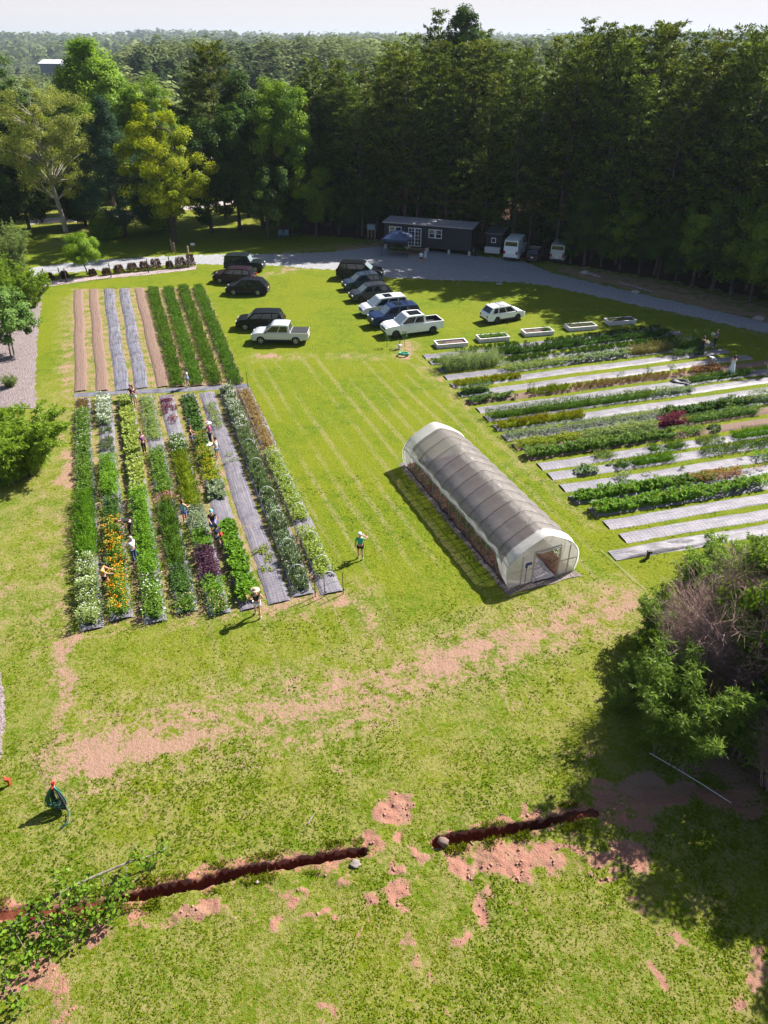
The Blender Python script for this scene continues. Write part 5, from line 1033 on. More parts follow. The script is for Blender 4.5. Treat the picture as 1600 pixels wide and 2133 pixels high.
hose_loops('garden_hose', 'black hose bundle hanging below the green hose', simple('black_hose', (.035, .033, .045), .5), 13, 1.05, .40, -.5, 4)
q = G(20, 1634); b = MB(); b.tube([(0, 0, -.05), (0, 0, .22)], .05, 8); b.box((0, 0, .27), (.16, .12, .14)); b.tube([(-.05, 0, .3), (-.14, .05, .42)], .03, 6); o = b.build('sprinkler_valve', simple('red_valve', (.42, .05, .03), .5)); o.location = (q[0], q[1], 0); tag(o, 'small red valve in the grass near the left edge', 'valve')
# green hose ring by the middle
q = G(841, 740); b = MB()
pts = []
for k in range(140): t = k / 139 * 2 * math.pi * 6; r = .42 + .16 * math.sin(k * .7) * .3 + .03 * math.sin(t * 2.1); pts.append((r * math.cos(t), r * math.sin(t) * .9, .03 + .10 * abs(math.sin(k * .13)) + k * .001))
b.tube(pts, .035, 6); o = b.build('garden_hose', simple('turquoise_hose', (.02, .30, .20), .4), None, True); o.location = (q[0], q[1], 0); tag(o, 'turquoise garden hose coiled flat on the grass below the white pickup', 'hose')
q = G(832, 727); rt = thing('hydrant', 'small white hydrant beside the turquoise hose', 'hydrant', (q[0], q[1], 0)); b = MB(); b.lathe([(.13, 0), (.13, .35), (.18, .37), (.18, .42), (.05, .46)], 12); b.build('body', WTRIM, rt, True); b = MB(); b.tube([(0, 0, .4), (0, 0, .75), (.14, 0, .8)], .025, 6); b.build('tap', BLACKP, rt)
def sapling(px, py, label, h):
    q = G(px, py); rt = thing('sapling', label, 'sapling', (q[0], q[1], 0)); b = MB(); b.tube([(0, 0, -.05), (.02, 0, h)], .02, 5); C = unit(60) * np.array([.3, .3, .28]) + np.array([0, 0, h * .85])
    for k in range(0, 60, 6): b.tube([(.01, 0, h * .55), tuple(C[k])], .008, 3)
    b.build('trunk', steel, rt); V, F_ = leaves(C, unit(60), unit(60), .16, .09); link('crown', np_mesh('crown', V, F_, rng.random(60)), GR_DARK, rt)
sapling(842, 722, 'thin young sapling behind the turquoise hose', 1.3); sapling(806, 722, 'dark little sapling left of the white hydrant', 1.0)
q = G(930, 1150 + 213)
def lay_pole(name, label, a, b_, r, m, cat, z=.06, sag=0):
    A, B = G(*a), G(*b_); b = MB(); b.tube([(A[0] + (B[0] - A[0]) * t - A[0], A[1] + (B[1] - A[1]) * t - A[1], z + sag * math.sin(math.pi * t)) for t in np.linspace(0, 1, 8)], r, 6); o = b.build(name, m); o.location = (A[0], A[1], 0); return tag(o, label, cat)
lay_pole('white_pipe', 'thin white pipe lying across shaded ground below the thicket', (1352, 1572), (1522, 1676), .013, simple('white_pvc', (.75, .73, .74), .4), 'pipe', .10, .05)
lay_pole('irrigation_pipe', 'thin pale hose line on the grass right of the greenhouse', (1250, 1145), (1345, 1230), .009, simple('dull_hose', (.45, .45, .40), .6), 'hose', .03)
q = G(1349, 1162); b = MB(); b.box((0, 0, .18), (.14, .14, .38)); b.box((.03, 0, .42), (.26, .16, .12)); b.tube([(0, 0, .05), (-.3, -.25, .02)], .05, 6); o = b.build('irrigation_valve', BLACKP); o.location = (q[0], q[1], 0); tag(o, 'black irrigation valve at the end of the nearest right bed', 'valve')
def rock(px, py, r, label, m, z=0, sq=.6, name='rock'):
    q = G(px, py); bm = bmesh.new(); bmesh.ops.create_icosphere(bm, subdivisions=3, radius=r); sd = rng.uniform(0, 50)
    for v in bm.verts:
        n_ = v.co.normalized(); k = .75 + .5 * float(vnoise(np.array(n_.x * 1.7 + sd), np.array(n_.y * 1.7 + n_.z * 1.3 + sd), 5)); v.co = Vector((v.co.x * k * 1.2, v.co.y * k, v.co.z * k * sq))
    me = bpy.data.meshes.new(name); bm.to_mesh(me); bm.free()
    for p in me.polygons: p.use_smooth = True
    o = link(name, me, m); o.location = (q[0], q[1], r * sq * .5 + z); tag(o, label, 'rock')
PALE_R = simple('pale_rock', (.30, .26, .235), .9, var=.25, vscale=5, bmp=.6); DK_R2 = simple('dull_rock', (.20, .17, .15), .9, var=.3, vscale=6, bmp=.6); DK_R = simple('brown_rock', (.16, .105, .085), .9, var=.3, vscale=5, bmp=.6)
rock(924, 1757, .17, 'round brown stone at the near end of the right trench', DK_R, .0, .9); rock(741, 1800, .15, 'flat pale stone at the right end of the left trench', DK_R2, 0, .4); rock(536, 1838, .06, 'small pale stone beside the left trench', PALE_R)
rock(1323, 611, .42, 'pale boulder beside the driveway under the pines', PALE_R); rock(1580, 666, .45, 'grey white boulder at the right end of the driveway', PALE_R); rock(1218, 570, .5, 'rounded rock beside the fallen logs at the wood edge', PALE_R); rock(1040, 592, .35, 'low pale stone at the edge of the gravel', PALE_R, 0, .3)
LOG = barkmat('grey_log', (.14, .11, .10), (.34, .28, .26))
for k, (a, b_, r, lab) in enumerate((((1225, 572), (1252, 581), .17, 'short pale log near the boulders at the wood edge'), ((1290, 590), (1362, 610), .10, 'long thin log along the wood edge'), ((1080, 585), (1092, 590), .06, 'short stick at the gravel edge'))):
    lay_pole('fallen_log', lab, a, b_, r, LOG, 'log', r * .9)
lay_pole('dry_stick', 'dry pale stick lying on the lawn above the trench', (641, 1718), (656, 1696), .02, LOG, 'stick', .06)
# wooden gate, post, little sign, chairs, hive stand
q = G(362, 526); gt = thing('farm_gate', 'open wooden rail gate beside the driveway', 'gate', (q[0], q[1], 0), R_(-62)); oldw = simple('old_timber', (.30, .21, .15), .9, var=.3, bmp=.4)
for x in (-1.0, 1.0): b = MB(); b.box((x, 0, .75), (.12, .12, 1.5)); b.build('post', oldw, gt)
for z in (.35, .75, 1.15): b = MB(); b.box((0, .07, z), (2.1, .04, .12)); b.build('rail', oldw, gt)
q = G(393, 531); b = MB(); b.box((0, 0, .5), (.16, .16, 1.1)); b.lathe([(.14, 1.05), (.10, 1.12), (.001, 1.16)], 8); o = b.build('gate_post', oldw, bevel=.01); o.location = (q[0], q[1], 0); tag(o, 'stout brown gate post by the driveway', 'post')
q = G(403, 520); rt = thing('small_sign', 'small blank white sign near the gate post', 'sign', (q[0], q[1], 0)); b = MB(); b.box((0, 0, .35), (.04, .04, .8)); b.build('stake', oldw, rt); b = MB(); b.box((0, -.03, .72), (.55, .03, .30)); b.build('board', WTRIM, rt)
CHM = simple('dark_teal_metal', (.07, .12, .14), .5, .3)
def garden_chair(px, py, label, rz):
    q = G(px, py); rt = thing('garden_chair', label, 'chair', (q[0], q[1], 0), rz, 'metal chairs at the wood edge'); b = MB(); b.box((0, 0, .42), (.62, .55, .05)); b.build('seat', CHM, rt); b = MB(); b.add([(-.34, .28, .45), (.34, .28, .45), (.36, .42, 1.0), (.22, .45, 1.15), (-.22, .45, 1.15), (-.36, .42, 1.0)], [(0, 1, 2, 3, 4, 5)]); o = b.build('backrest', CHM, rt); o.modifiers.new('Solidify', 'SOLIDIFY').thickness = .04
    for s in (-1, 1):
        b = MB(); b.tube([(s * .33, .3, .0), (s * .36, .35, .65), (s * .36, -.3, .62), (s * .33, -.32, 0)], .022, 6); b.build('armrest', CHM, rt)
garden_chair(585, 497, 'dark metal garden chair at the wood edge, left of the pair', R_(5)); garden_chair(596, 497, 'dark metal garden chair at the wood edge, right of the pair', R_(-5))
q = G(774, 496); rt = thing('crate_stand', 'pale box on a timber stand left of the cabin', 'stand', (q[0], q[1], 0), R_(-10)); b = MB(); b.box((0, 0, 1.55), (1.15, .8, .7)); b.build('box', simple('blue_grey_box', (.25, .28, .32), .7), rt, bevel=.02)
for x in (-.5, 0, .5):
    for y in (-.32, .32): b = MB(); b.box((x, y, .6), (.09, .09, 1.2)); b.build('leg', oldw, rt)
# wire fence along the driveway bed and burgundy shrubs
FP = [(96, 590), (128, 588), (140, 589), (232, 578), (310, 569), (355, 563), (393, 558)]
fpw = [G(*p) for p in FP]; o0 = fpw[0]; fence = thing('wire_fence', 'thin wire fence with dark posts along the driveway bed', 'fence', (o0[0], o0[1], 0))
for p in fpw: b = MB(); b.box((p[0] - o0[0], p[1] - o0[1], .8), (.09, .09, 1.75)); b.build('post', steel, fence)
b = MB()
for z in (.4, .9, 1.4): b.tube([(p[0] - o0[0], p[1] - o0[1], z) for p in fpw], .010, 4)
b.build('wire', steel, fence)
SHB = leafmat('burgundy_shrub', (.045, .022, .016), (.13, .065, .045), .25)
for k, (px, py, r, hh) in enumerate([(103, 583, .9, 1.0), (135, 578, .7, .9), (194, 575, .7, 1.0), (223, 573, .8, 1.0), (249, 569, 1.0, 1.2), (277, 565, 1.1, 1.2), (302, 563, 1.0, 1.3), (326, 561, 1.1, 1.6), (354, 559, .7, 1.1), (377, 557, 1.1, 1.6), (398, 555, .9, 2.0)]):
    q = G(px, py); hh *= .8; n_ = 700; rt = thing('burgundy_shrub', 'burgundy shrub in the driveway bed, %s from the left' % (NUM + ['x'])[k], 'shrub', (q[0], q[1], 0), 0, 'burgundy shrubs along the driveway')
    r *= .85; az = rng.uniform(0, 6.28, n_); el = rng.random(n_) ** .9; C = np.stack([np.cos(az) * r * .8 * np.sqrt(rng.random(n_)) * (1.05 - .5 * el), np.sin(az) * r * .8 * np.sqrt(rng.random(n_)) * (1.05 - .5 * el), el * hh * .9], 1)
    V, F_ = leaves(C, np.stack([np.cos(az) * .6, np.sin(az) * .6, rng.uniform(.2, 1, n_)], 1), unit(n_), .22, .08); link('foliage', np_mesh('foliage', V, F_, rng.random(n_)), SHB, rt)
    b = MB()
    for j in range(6): b.tube([(0, 0, -.05), (r * .5 * math.cos(j), r * .5 * math.sin(j), hh * .6)], .02, 4)
    b.build('stem', steel, rt)
# far white barn and the roof between the trees
c = AT(113, 123, 470); gz = c[2] - 6.6; rt = thing('metal_barn', 'far white metal barn roof above the distant trees', 'barn', (c[0], c[1], gz), R_(-12)); b = MB(); b.box((0, 0, 2.4), (13, 10, 4.8)); b.build('wall', simple('barn_wall', (.20, .22, .27), .7), rt)
b = MB(); b.add([(-7.2, -5.8, 4.6), (7.2, -5.8, 4.6), (7.2, 0, 6.4), (-7.2, 0, 6.4), (7.2, 5.8, 4.6), (-7.2, 5.8, 4.6)], [(0, 1, 2, 3), (3, 2, 4, 5)]); b.build('roof', simple('white_roof', (.75, .75, .77), .4), rt)
c = AT(520, 345, 160); rt = thing('house', 'house with weathered roof glimpsed between the trees', 'house', (c[0], c[1], -1), R_(8)); b = MB(); b.box((0, 0, 3), (16, 9, 6)); b.build('wall', simple('house_wall', (.45, .36, .32), .8), rt)
b = MB(); b.add([(-9, -5.5, 5.8), (9, -5.5, 5.8), (9, 0, 9.4), (-9, 0, 9.4), (9, 5.5, 5.8), (-9, 5.5, 5.8)], [(0, 1, 2, 3), (3, 2, 4, 5)]); b.build('roof', simple('house_roof', (.36, .29, .27), .8, var=.3), rt)
# leaning pale pole at far left edge
q = G(6, 470); b = MB(); b.tube([(0, 0, 0), (-.6, 0, 4.5), (-1.6, .0, 9.5)], [.09, .07, .04], 8); o = b.build('flag_pole', simple('pale_blue_metal', (.45, .50, .60), .4), None, True); o.location = (q[0], q[1], 0); tag(o, 'leaning pale metal pole at the left edge of the picture', 'pole')
# ================================================================== people
SKIN = simple('skin', (.50, .26, .18), .6, var=.06); SKIN_T = simple('tanned_skin', (.36, .17, .11), .6, var=.06)
def skin_obj(name, verts, edges, radii, m, parent, root=0, sub=1):
    me = bpy.data.meshes.new(name); me.from_pydata([tuple(v) for v in verts], edges, [])
    o = link(name, me, m, parent); o.modifiers.new('Skin', 'SKIN'); md = o.modifiers['Skin']; md.use_smooth_shade = True; md.branch_smoothing = .4
    for i, r in enumerate(radii):
        s = me.skin_vertices[0].data[i]; s.radius = r if hasattr(r, '__len__') else (r, r); s.use_root = (i == root)
    if sub: sb = o.modifiers.new('Subdivision', 'SUBSURF'); sb.levels = sub; sb.render_levels = sub
    return o
def cloth(c, name): return simple('cloth_' + name, c, .85, var=.12, vscale=9)
def person(label, px, py, face, h=1.68, bend=0, arms='down', legs='stand', top=None, sleeve=.5, bottom='shorts', bcol=None, hair=(.03, .018, .012), longhair=False, hat=None, skin=SKIN, dress=None, shoes=(.6, .6, .6), loc=None):
    q = loc or G(px, py); root = thing('person', label, 'person', (q[0], q[1], 0), face - math.pi / 2, None, h / 1.7)
    rb = Matrix.Rotation(-bend, 3, 'X'); piv = Vector((0, 0, .93)); back = Vector((0, -.16 * math.sin(bend), 0))
    def T(p): return rb @ (Vector(p) - piv) + piv + back     # upper body leans from the hips
    def Lp(p): return Vector(p) + back * (.9 if p[2] > .6 else .3 if p[2] > .3 else 0)
    V, E, Rr = [], [], []; ix = {}
    def av(k, p, r, par=None):
        ix[k] = len(V); V.append(Vector(p)); Rr.append(r)
        if par is not None: E.append((ix[par], ix[k]))
    av('pel', Lp((0, 0, .93)), (.15, .105)); av('waist', T((0, 0, 1.10)), (.125, .09), 'pel'); av('chest', T((0, .005, 1.30)), (.155, .105), 'waist'); av('neck0', T((0, -.01, 1.43)), (.075, .065), 'chest'); av('neck1', T((0, .0, 1.49)), (.05, .052), 'neck0')
    av('head0', T((0, .015, 1.56)), (.068, .082), 'neck1'); av('head1', T((0, .01, 1.63)), (.076, .092), 'head0'); av('head2', T((0, .0, 1.685)), (.05, .06), 'head1'); av('nose', T((0, .118, 1.585)), .014, 'head0')
    for s, n_ in ((-1, 'l'), (1, 'r')): av('ear' + n_, T((s * .088, 0, 1.585)), .016, 'head0')
    A = {'down': [(.24, -.02, 1.14), (.26, .05, .90)], 'front': [(.23, .12, 1.16), (.14, .36, 1.08)], 'reach': [(.22, .20, 1.20), (.17, .46, 1.12)], 'hips': [(.33, -.05, 1.16), (.22, .10, 1.02)], 'hang': [(.20, .10, 1.14), (.15, .22, .90)]}
    aL = A['front'] if arms in ('front', 'holdL') else A.get(arms, A['down']); aR = A['front'] if arms in ('front', 'holdR') else A.get(arms, A['down'])
    if bend > .5: aL = aR = [(.20, .22, 1.22), (.16, .48, 1.20)]
    hands = {}
    for s, n_, ar in ((-1, 'l', aL), (1, 'r', aR)):
        av('sh' + n_, T((s * .185, -.005, 1.385)), .058, 'chest'); e = T((s * ar[0][0], ar[0][1], ar[0][2])); w_ = T((s * ar[1][0], ar[1][1], ar[1][2])); av('el' + n_, e, .040, 'sh' + n_); av('wr' + n_, w_, .028, 'el' + n_)
        d = (w_ - e).normalized(); pm = w_ + d * .05; av('pa' + n_, pm, (.036, .020), 'wr' + n_); hands[n_] = w_ + d * .10
        side = d.orthogonal().normalized()
        for k in range(4):
            o_ = (k - 1.5) * .021; ln = (.085, .098, .092, .07)[k]; f1 = pm + d * .045 + side * o_; f2 = pm + d * ln + side * o_ * 1.1 + Vector((0, 0, -.012)); av('f%d%s' % (k, n_), f1, .0095, 'pa' + n_); av('g%d%s' % (k, n_), f2, .0075, 'f%d%s' % (k, n_))
        av('t' + n_, pm + side * .045 - d * .005, .0105, 'pa' + n_); av('u' + n_, pm + side * .055 + d * .035, .009, 't' + n_)
    lg = {'stand': ((0, 0), (.02, 0)), 'walk': ((.20, .05), (-.20, -.12)), 'step': ((.10, .03), (-.08, -.04))}[legs]
    for (s, n_), (fo, kn) in zip(((-1, 'l'), (1, 'r')), lg):
        av('hip' + n_, Lp((s * .095, 0, .88)), .088, 'pel'); av('kn' + n_, Lp((s * .105, fo * .5 + .03 + max(kn, 0), .49)), .056, 'hip' + n_); av('ca' + n_, Lp((s * .108, fo * .8 - .01, .30)), .052, 'kn' + n_); av('an' + n_, (s * .11, fo - .02, .09 if fo >= 0 else .12), .036, 'ca' + n_); av('to' + n_, (s * .125, fo + .12, .045), (.038, .03), 'an' + n_)
    skin_obj('body', V, E, Rr, skin, root)
    def garment(name, keys, links, rad, m):
        vs = [V[ix[k]] if isinstance(k, str) else k for k in keys]; return skin_obj(name, vs, links, rad, m, root)
    sl = .25 + .75 * sleeve
    if top is not None:
        ks = ['pel', 'waist', 'chest', 'neck0']; lk = [(0, 1), (1, 2), (2, 3)]; rd = [(.172, .125), (.15, .112), (.175, .125), (.085, .075)]
        vs = [V[ix['pel']] + Vector((0, 0, .03))] + [V[ix[k]] for k in ks[1:]]
        for n_ in 'lr':
            a, b_ = V[ix['sh' + n_]], V[ix['el' + n_]]; c_ = V[ix['wr' + n_]]; i0 = len(vs); vs.append(a); lk.append((2, i0)); rd.append(.074)
            if sleeve > 0: vs.append(a + (b_ - a) * min(1, sleeve * 1.4)); lk.append((i0, i0 + 1)); rd.append(.060 if sleeve < .8 else .052)
            if sleeve >= .9: vs.append(c_); lk.append((i0 + 1, i0 + 2)); rd.append(.040)
        skin_obj('shirt', vs, lk, rd, top, root)
    if bottom in ('shorts', 'pants') and bcol is not None:
        vs = [V[ix['pel']] + Vector((0, 0, .05))]; lk = []; rd = [(.158, .118)]
        for n_ in 'lr':
            i0 = len(vs); vs.append(V[ix['hip' + n_]]); lk.append((0, i0)); rd.append(.108); k, a = V[ix['kn' + n_]], V[ix['an' + n_]]
            if bottom == 'shorts': vs.append(V[ix['hip' + n_]] + (k - V[ix['hip' + n_]]) * .55); lk.append((i0, i0 + 1)); rd.append(.098)
            else: vs += [k, V[ix['ca' + n_]], a]; lk += [(i0, i0 + 1), (i0 + 1, i0 + 2), (i0 + 2, i0 + 3)]; rd += [.072, .066, .055]
        skin_obj(bottom if bottom == 'shorts' else 'trousers', vs, lk, rd, bcol, root)
    if bottom == 'skirt' and bcol is not None:
        b = MB(); b.lathe([(.15, 1.06), (.19, .92), (.25, .66), (.24, .64)], 20, c=(0, back.y, 0)); o = b.build('skirt', bcol, root, True); o.modifiers.new('Solidify', 'SOLIDIFY').thickness = .012
    if dress:
        b = MB(); pr = [(.13, 1.12), (.17, .95), (.24, .55), (.31, .10), (.30, .08)]; b.lathe(pr, 22, c=(0, 0, 0)); o = b.build('dress', dress, root, True)
        for v in o.data.vertices: a = math.atan2(v.co.y, v.co.x); k = 1 + .05 * math.sin(a * 7) * max(0, 1 - v.co.z); v.co.x *= k; v.co.y *= k
    # head: hair, eyes, mouth, shoes
    hm = simple('hair_%d' % int(hair[0] * 1000), hair, .7, var=.3, vscale=20); hd_ = T((0, -.02, 1.645)); bm = bmesh.new(); bmesh.ops.create_icosphere(bm, subdivisions=3, radius=1)
    R3 = rb.to_quaternion()
    for v in list(bm.verts):
        c_ = v.co.copy()
        if c_.y > .30 and c_.z < .25: bm.verts.remove(v); continue
        p = Vector((c_.x * .093, c_.y * .112, c_.z * .105))
        if c_.z < -.2: p.z -= (.16 if longhair else .02) * min(1, -c_.z); p.x *= 1.0 if longhair else .9
        v.co = R3 @ p + hd_
    me = bpy.data.meshes.new('hair'); bm.to_mesh(me); bm.free(); o = link('hair', me, hm, root)
    for p in me.polygons: p.use_smooth = True
    b = MB()
    for s in (-1, 1):
        e = T((s * .034, .092, 1.605)); b.lathe([(.001, -.010), (.009, -.005), (.011, 0), (.009, .005), (.001, .010)], 8, c=tuple(e))
    b.build('eyes', simple('eye_dark', (.03, .025, .02), .2), root, True)
    e = T((0, .094, 1.548)); b = MB(); b.box(tuple(e), (.045, .012, .010)); b.build('mouth', simple('lips', (.40, .12, .10), .5), root)
    sm = simple('shoe_%d' % int(shoes[0] * 100), shoes, .7)
    for n_ in 'lr':
        a, t = V[ix['an' + n_]], V[ix['to' + n_]]; skin_obj('shoe', [a + Vector((0, -.03, -.03)), t], [(0, 1)], [.05, .046], sm, root)
    if hat:
        kind, col = hat; hm2 = cloth(col, 'hat_%d_%d' % (int(col[0] * 100), int(col[2] * 100)))
        c_ = T((0, -.005, 1.69)); b = MB()
        if kind == 'brim': b.lathe([(.001, .10), (.07, .09), (.105, .04), (.11, -.01), (.23, -.035), (.235, -.03), (.11, .0)], 20)
        else: b.lathe([(.001, .075), (.07, .06), (.105, .01), (.112, -.05)], 18); b.add([(-.08, .09, -.03), (.08, .09, -.03), (.06, .20, -.045), (-.06, .20, -.045)], [(0, 1, 2, 3)])
        o = b.build('hat', hm2, root, True); o.location = c_; o.rotation_euler = (-bend, 0, 0); o.modifiers.new('Solidify', 'SOLIDIFY').thickness = .008
    return root, {k: root.matrix_basis @ v for k, v in hands.items()}, q
def wpt(q, face, h, loc):   # person-local point to world
    c, s = math.cos(face - math.pi / 2), math.sin(face - math.pi / 2); k = h / 1.7
    return (q[0] + (loc[0] * c - loc[1] * s) * k, q[1] + (loc[0] * s + loc[1] * c) * k, loc[2] * k)
def bouquet(label, p, colm, n=24, size=.12, spread=.16):
    rt = thing('bouquet', label, 'bouquet', p); C = unit(n) * spread * np.array([1, 1, .6]) + np.array([0, 0, .12]); V, F_ = leaves(C, unit(n), unit(n), size, size * .8); link('blossoms', np_mesh('blossoms', V, F_, rng.random(n)), colm, rt)
    D = C - np.array([0, 0, -.2]); V, F_ = leaves(np.tile(np.array([[0, 0, -.15]]), (n, 1)), C + np.array([0, 0, .15]), unit(n), .28, .03); link('stems', np_mesh('stems', V, F_, rng.random(n)), GR_MID, rt)
D_ = R_
NAVYC = cloth((.02, .025, .06), 'navy'); BLKC = cloth((.012, .011, .014), 'black'); DENIM = cloth((.16, .25, .42), 'denim'); DENIMD = cloth((.05, .08, .16), 'dark_denim'); WHC = cloth((.75, .75, .77), 'white'); LGREY = cloth((.55, .55, .60), 'light_grey')
person('person in a white top and blue shorts standing between the two left fields', 393, 808, D_(200), 1.65, arms='front', top=WHC, sleeve=.4, bcol=DENIM, longhair=True, legs='step')
person('person in a black top and pale teal shorts on the fabric path, arms folded', 284, 846, D_(-20), 1.72, arms='front', top=BLKC, sleeve=.45, bcol=cloth((.42, .58, .58), 'teal_pale'), hair=(.12, .05, .03))
person('person with an arm around the one in black, dark shirt, on the fabric path', 279, 843, D_(-60), 1.66, arms='front', top=cloth((.02, .016, .02), 'black2'), sleeve=.4, bcol=cloth((.38, .5, .5), 'teal_mid'), hair=(.14, .07, .04))
person('person in a purple shirt and black leggings among the third bed', 302, 944, D_(-30), 1.62, arms='down', top=cloth((.22, .06, .24), 'purple'), sleeve=.6, bottom='pants', bcol=BLKC, hair=(.12, .06, .04))
person('tanned person in a dark vest and denim shorts by the orange flowers', 402, 932, D_(10), 1.66, arms='front', top=cloth((.05, .03, .03), 'brownblack'), sleeve=0, bcol=DENIM, skin=SKIN_T, hair=(.10, .03, .02), longhair=True)
person('person in a pink top, dark trousers and white sun hat', 440, 924, D_(220), 1.64, arms='front', top=cloth((.62, .12, .32), 'pink'), sleeve=.5, bottom='pants', bcol=NAVYC, hair=(.5, .42, .35), hat=('brim', (.75, .70, .62)))
r, hn, q = person('person in a pale grey vest and denim shorts holding a tray of cut flowers', 454, 957, D_(165), 1.68, arms='front', top=LGREY, sleeve=0, bcol=DENIM, hair=(.08, .025, .02))
p = wpt(q, D_(165), 1.68, (0, .45, 1.10)); rt = thing('flower_tray', 'small pale tray of flowers held by the person in a grey vest', 'tray', p, D_(165)); b = MB(); b.box((0, 0, 0), (.28, .40, .05)); b.build('tray', WHC, rt); V, F_ = leaves(rng.uniform(-.16, .16, (30, 3)) * np.array([1, 1, .2]) + np.array([0, 0, .06]), unit(30), unit(30), .1, .07); link('blossoms', np_mesh('blossoms', V, F_, rng.random(30)), CREAM, rt)
person('person in a teal vest and blue shorts picking beside the fifth bed', 387, 1090, D_(60), 1.66, arms='front', top=cloth((.18, .50, .46), 'teal'), sleeve=0, bcol=cloth((.10, .20, .52), 'blue'), hair=(.10, .03, .03), longhair=True)
person('person in a black top, blue skirt and teal cap in the sixth bed path', 447, 1112, D_(-70), 1.62, arms='front', top=BLKC, sleeve=.4, bottom='skirt', bcol=cloth((.08, .12, .34), 'royal'), hat=('cap', (.20, .42, .46)), hair=(.08, .03, .02))
r, hn, q = person('person in a short dark navy dress carrying a red bag in the sixth bed path', 456, 1142, D_(150), 1.64, arms='front', top=NAVYC, sleeve=.3, bcol=NAVYC, hair=(.03, .04, .03), longhair=True, legs='step')
p = wpt(q, D_(150), 1.64, (.28, -.02, .80)); rt = thing('red_bag', 'small red bag at the hip of the person in navy', 'bag', p); b = MB(); b.box((0, 0, 0), (.16, .26, .20)); b.build('pouch', cloth((.50, .02, .02), 'red'), rt, bevel=.04); b = MB(); b.tube([(0, -.11, .09), (0, -.05, .45), (0, .05, .45), (0, .11, .09)], .012, 5); b.build('strap', BLKC, rt)
person('person in black bending over the orange marigolds', 272, 1114, D_(195), 1.74, bend=1.45, top=BLKC, sleeve=.55, bottom='pants', bcol=cloth((.018, .016, .022), 'black3'), hair=(.06, .03, .02))
person('fair haired person in a white shirt and jeans beside the marigolds', 283, 1170, D_(155), 1.66, arms='front', top=WHC, sleeve=.55, bottom='pants', bcol=DENIMD, hair=(.50, .34, .22), longhair=True)
person('person in a mustard top and black shorts reaching into the marigolds', 225, 1228, D_(10), 1.70, arms='reach', top=cloth((.45, .24, .05), 'mustard'), sleeve=.35, bcol=BLKC, hair=(.02, .016, .016), hat=('cap', (.02, .02, .025)), shoes=(.05, .05, .05), legs='step')
person('person in a black top, white shorts and straw hat walking at the field end', 538, 1283, D_(100), 1.70, arms='hips', top=BLKC, sleeve=.15, bcol=WHC, hair=(.10, .05, .03), hat=('brim', (.52, .38, .26)), legs='walk')
r, hn, q = person('person in a green shirt, black shorts and white cap walking on the lawn', 751, 1164, D_(95), 1.70, arms='holdR', top=cloth((.02, .34, .22), 'green'), sleeve=.5, bcol=BLKC, hair=(.55, .50, .45), hat=('cap', (.75, .78, .80)), legs='step')
bouquet('bunch of pale pink flowers in the arm of the person in green', wpt(q, D_(95), 1.7, (.28, .38, 1.05)), PINK)
bouquet('white flowers held up by the person in the black top and straw hat', wpt(G(538, 1283), D_(100), 1.7, (-.34, .14, 1.06)), PEACH, 14, .1, .1)
person('person in a white shirt and dark green shorts standing before the canopy', 877, 551, D_(80), 1.66, top=WHC, sleeve=.5, bcol=cloth((.02, .07, .06), 'darkgreen'), hair=(.12, .06, .05))
person('fair person in a pale blue dress standing before the cabin steps', 886, 547, D_(230), 1.70, top=cloth((.42, .55, .65), 'paleblue'), sleeve=.3, bottom='skirt', bcol=cloth((.40, .53, .63), 'paleblue2'), hair=(.55, .42, .34), longhair=True)
r, hn, q = person('person in dark trousers and blue patterned top holding white flowers in shade', 1487, 724, D_(190), 1.70, arms='front', top=cloth((.07, .10, .17), 'slate'), sleeve=.4, bottom='pants', bcol=BLKC, hair=(.18, .10, .06), legs='step')
bouquet('white flowers in the arms of the person in dark trousers', wpt(q, D_(190), 1.7, (0, .44, 1.18)), WHITE)
r, hn, q = person('person in a long black dress beside the tall flowering bush', 1459, 738, D_(20), 1.68, arms='front', top=BLKC, sleeve=0, bottom=None, dress=BLKC, hair=(.03, .015, .012), longhair=True)
bouquet('long white stems held out by the person in the black dress', wpt(q, D_(20), 1.68, (.05, .46, 1.02)), WHITE, 18, .12, .2)
person('person in a pale blue shirt bending over a rust coloured bush', 1480, 768, D_(195), 1.70, bend=1.3, top=cloth((.50, .60, .72), 'sky'), sleeve=.4, bottom='shorts', bcol=cloth((.30, .45, .44), 'seafoam'), hair=(.06, .03, .02))
person('dark haired person in a long white dress, seen from behind', 1521, 781, D_(85), 1.72, arms='front', top=WHC, sleeve=0, bottom=None, dress=cloth((.70, .74, .78), 'whitedress'), hair=(.015, .010, .010), longhair=True, skin=SKIN)
person('person in a black shirt and white shorts at the right picture edge', 1597, 783, D_(160), 1.70, arms='front', top=BLKC, sleeve=.5, bcol=WHC, hair=(.10, .05, .03), longhair=True)
HAZE = 0.00011
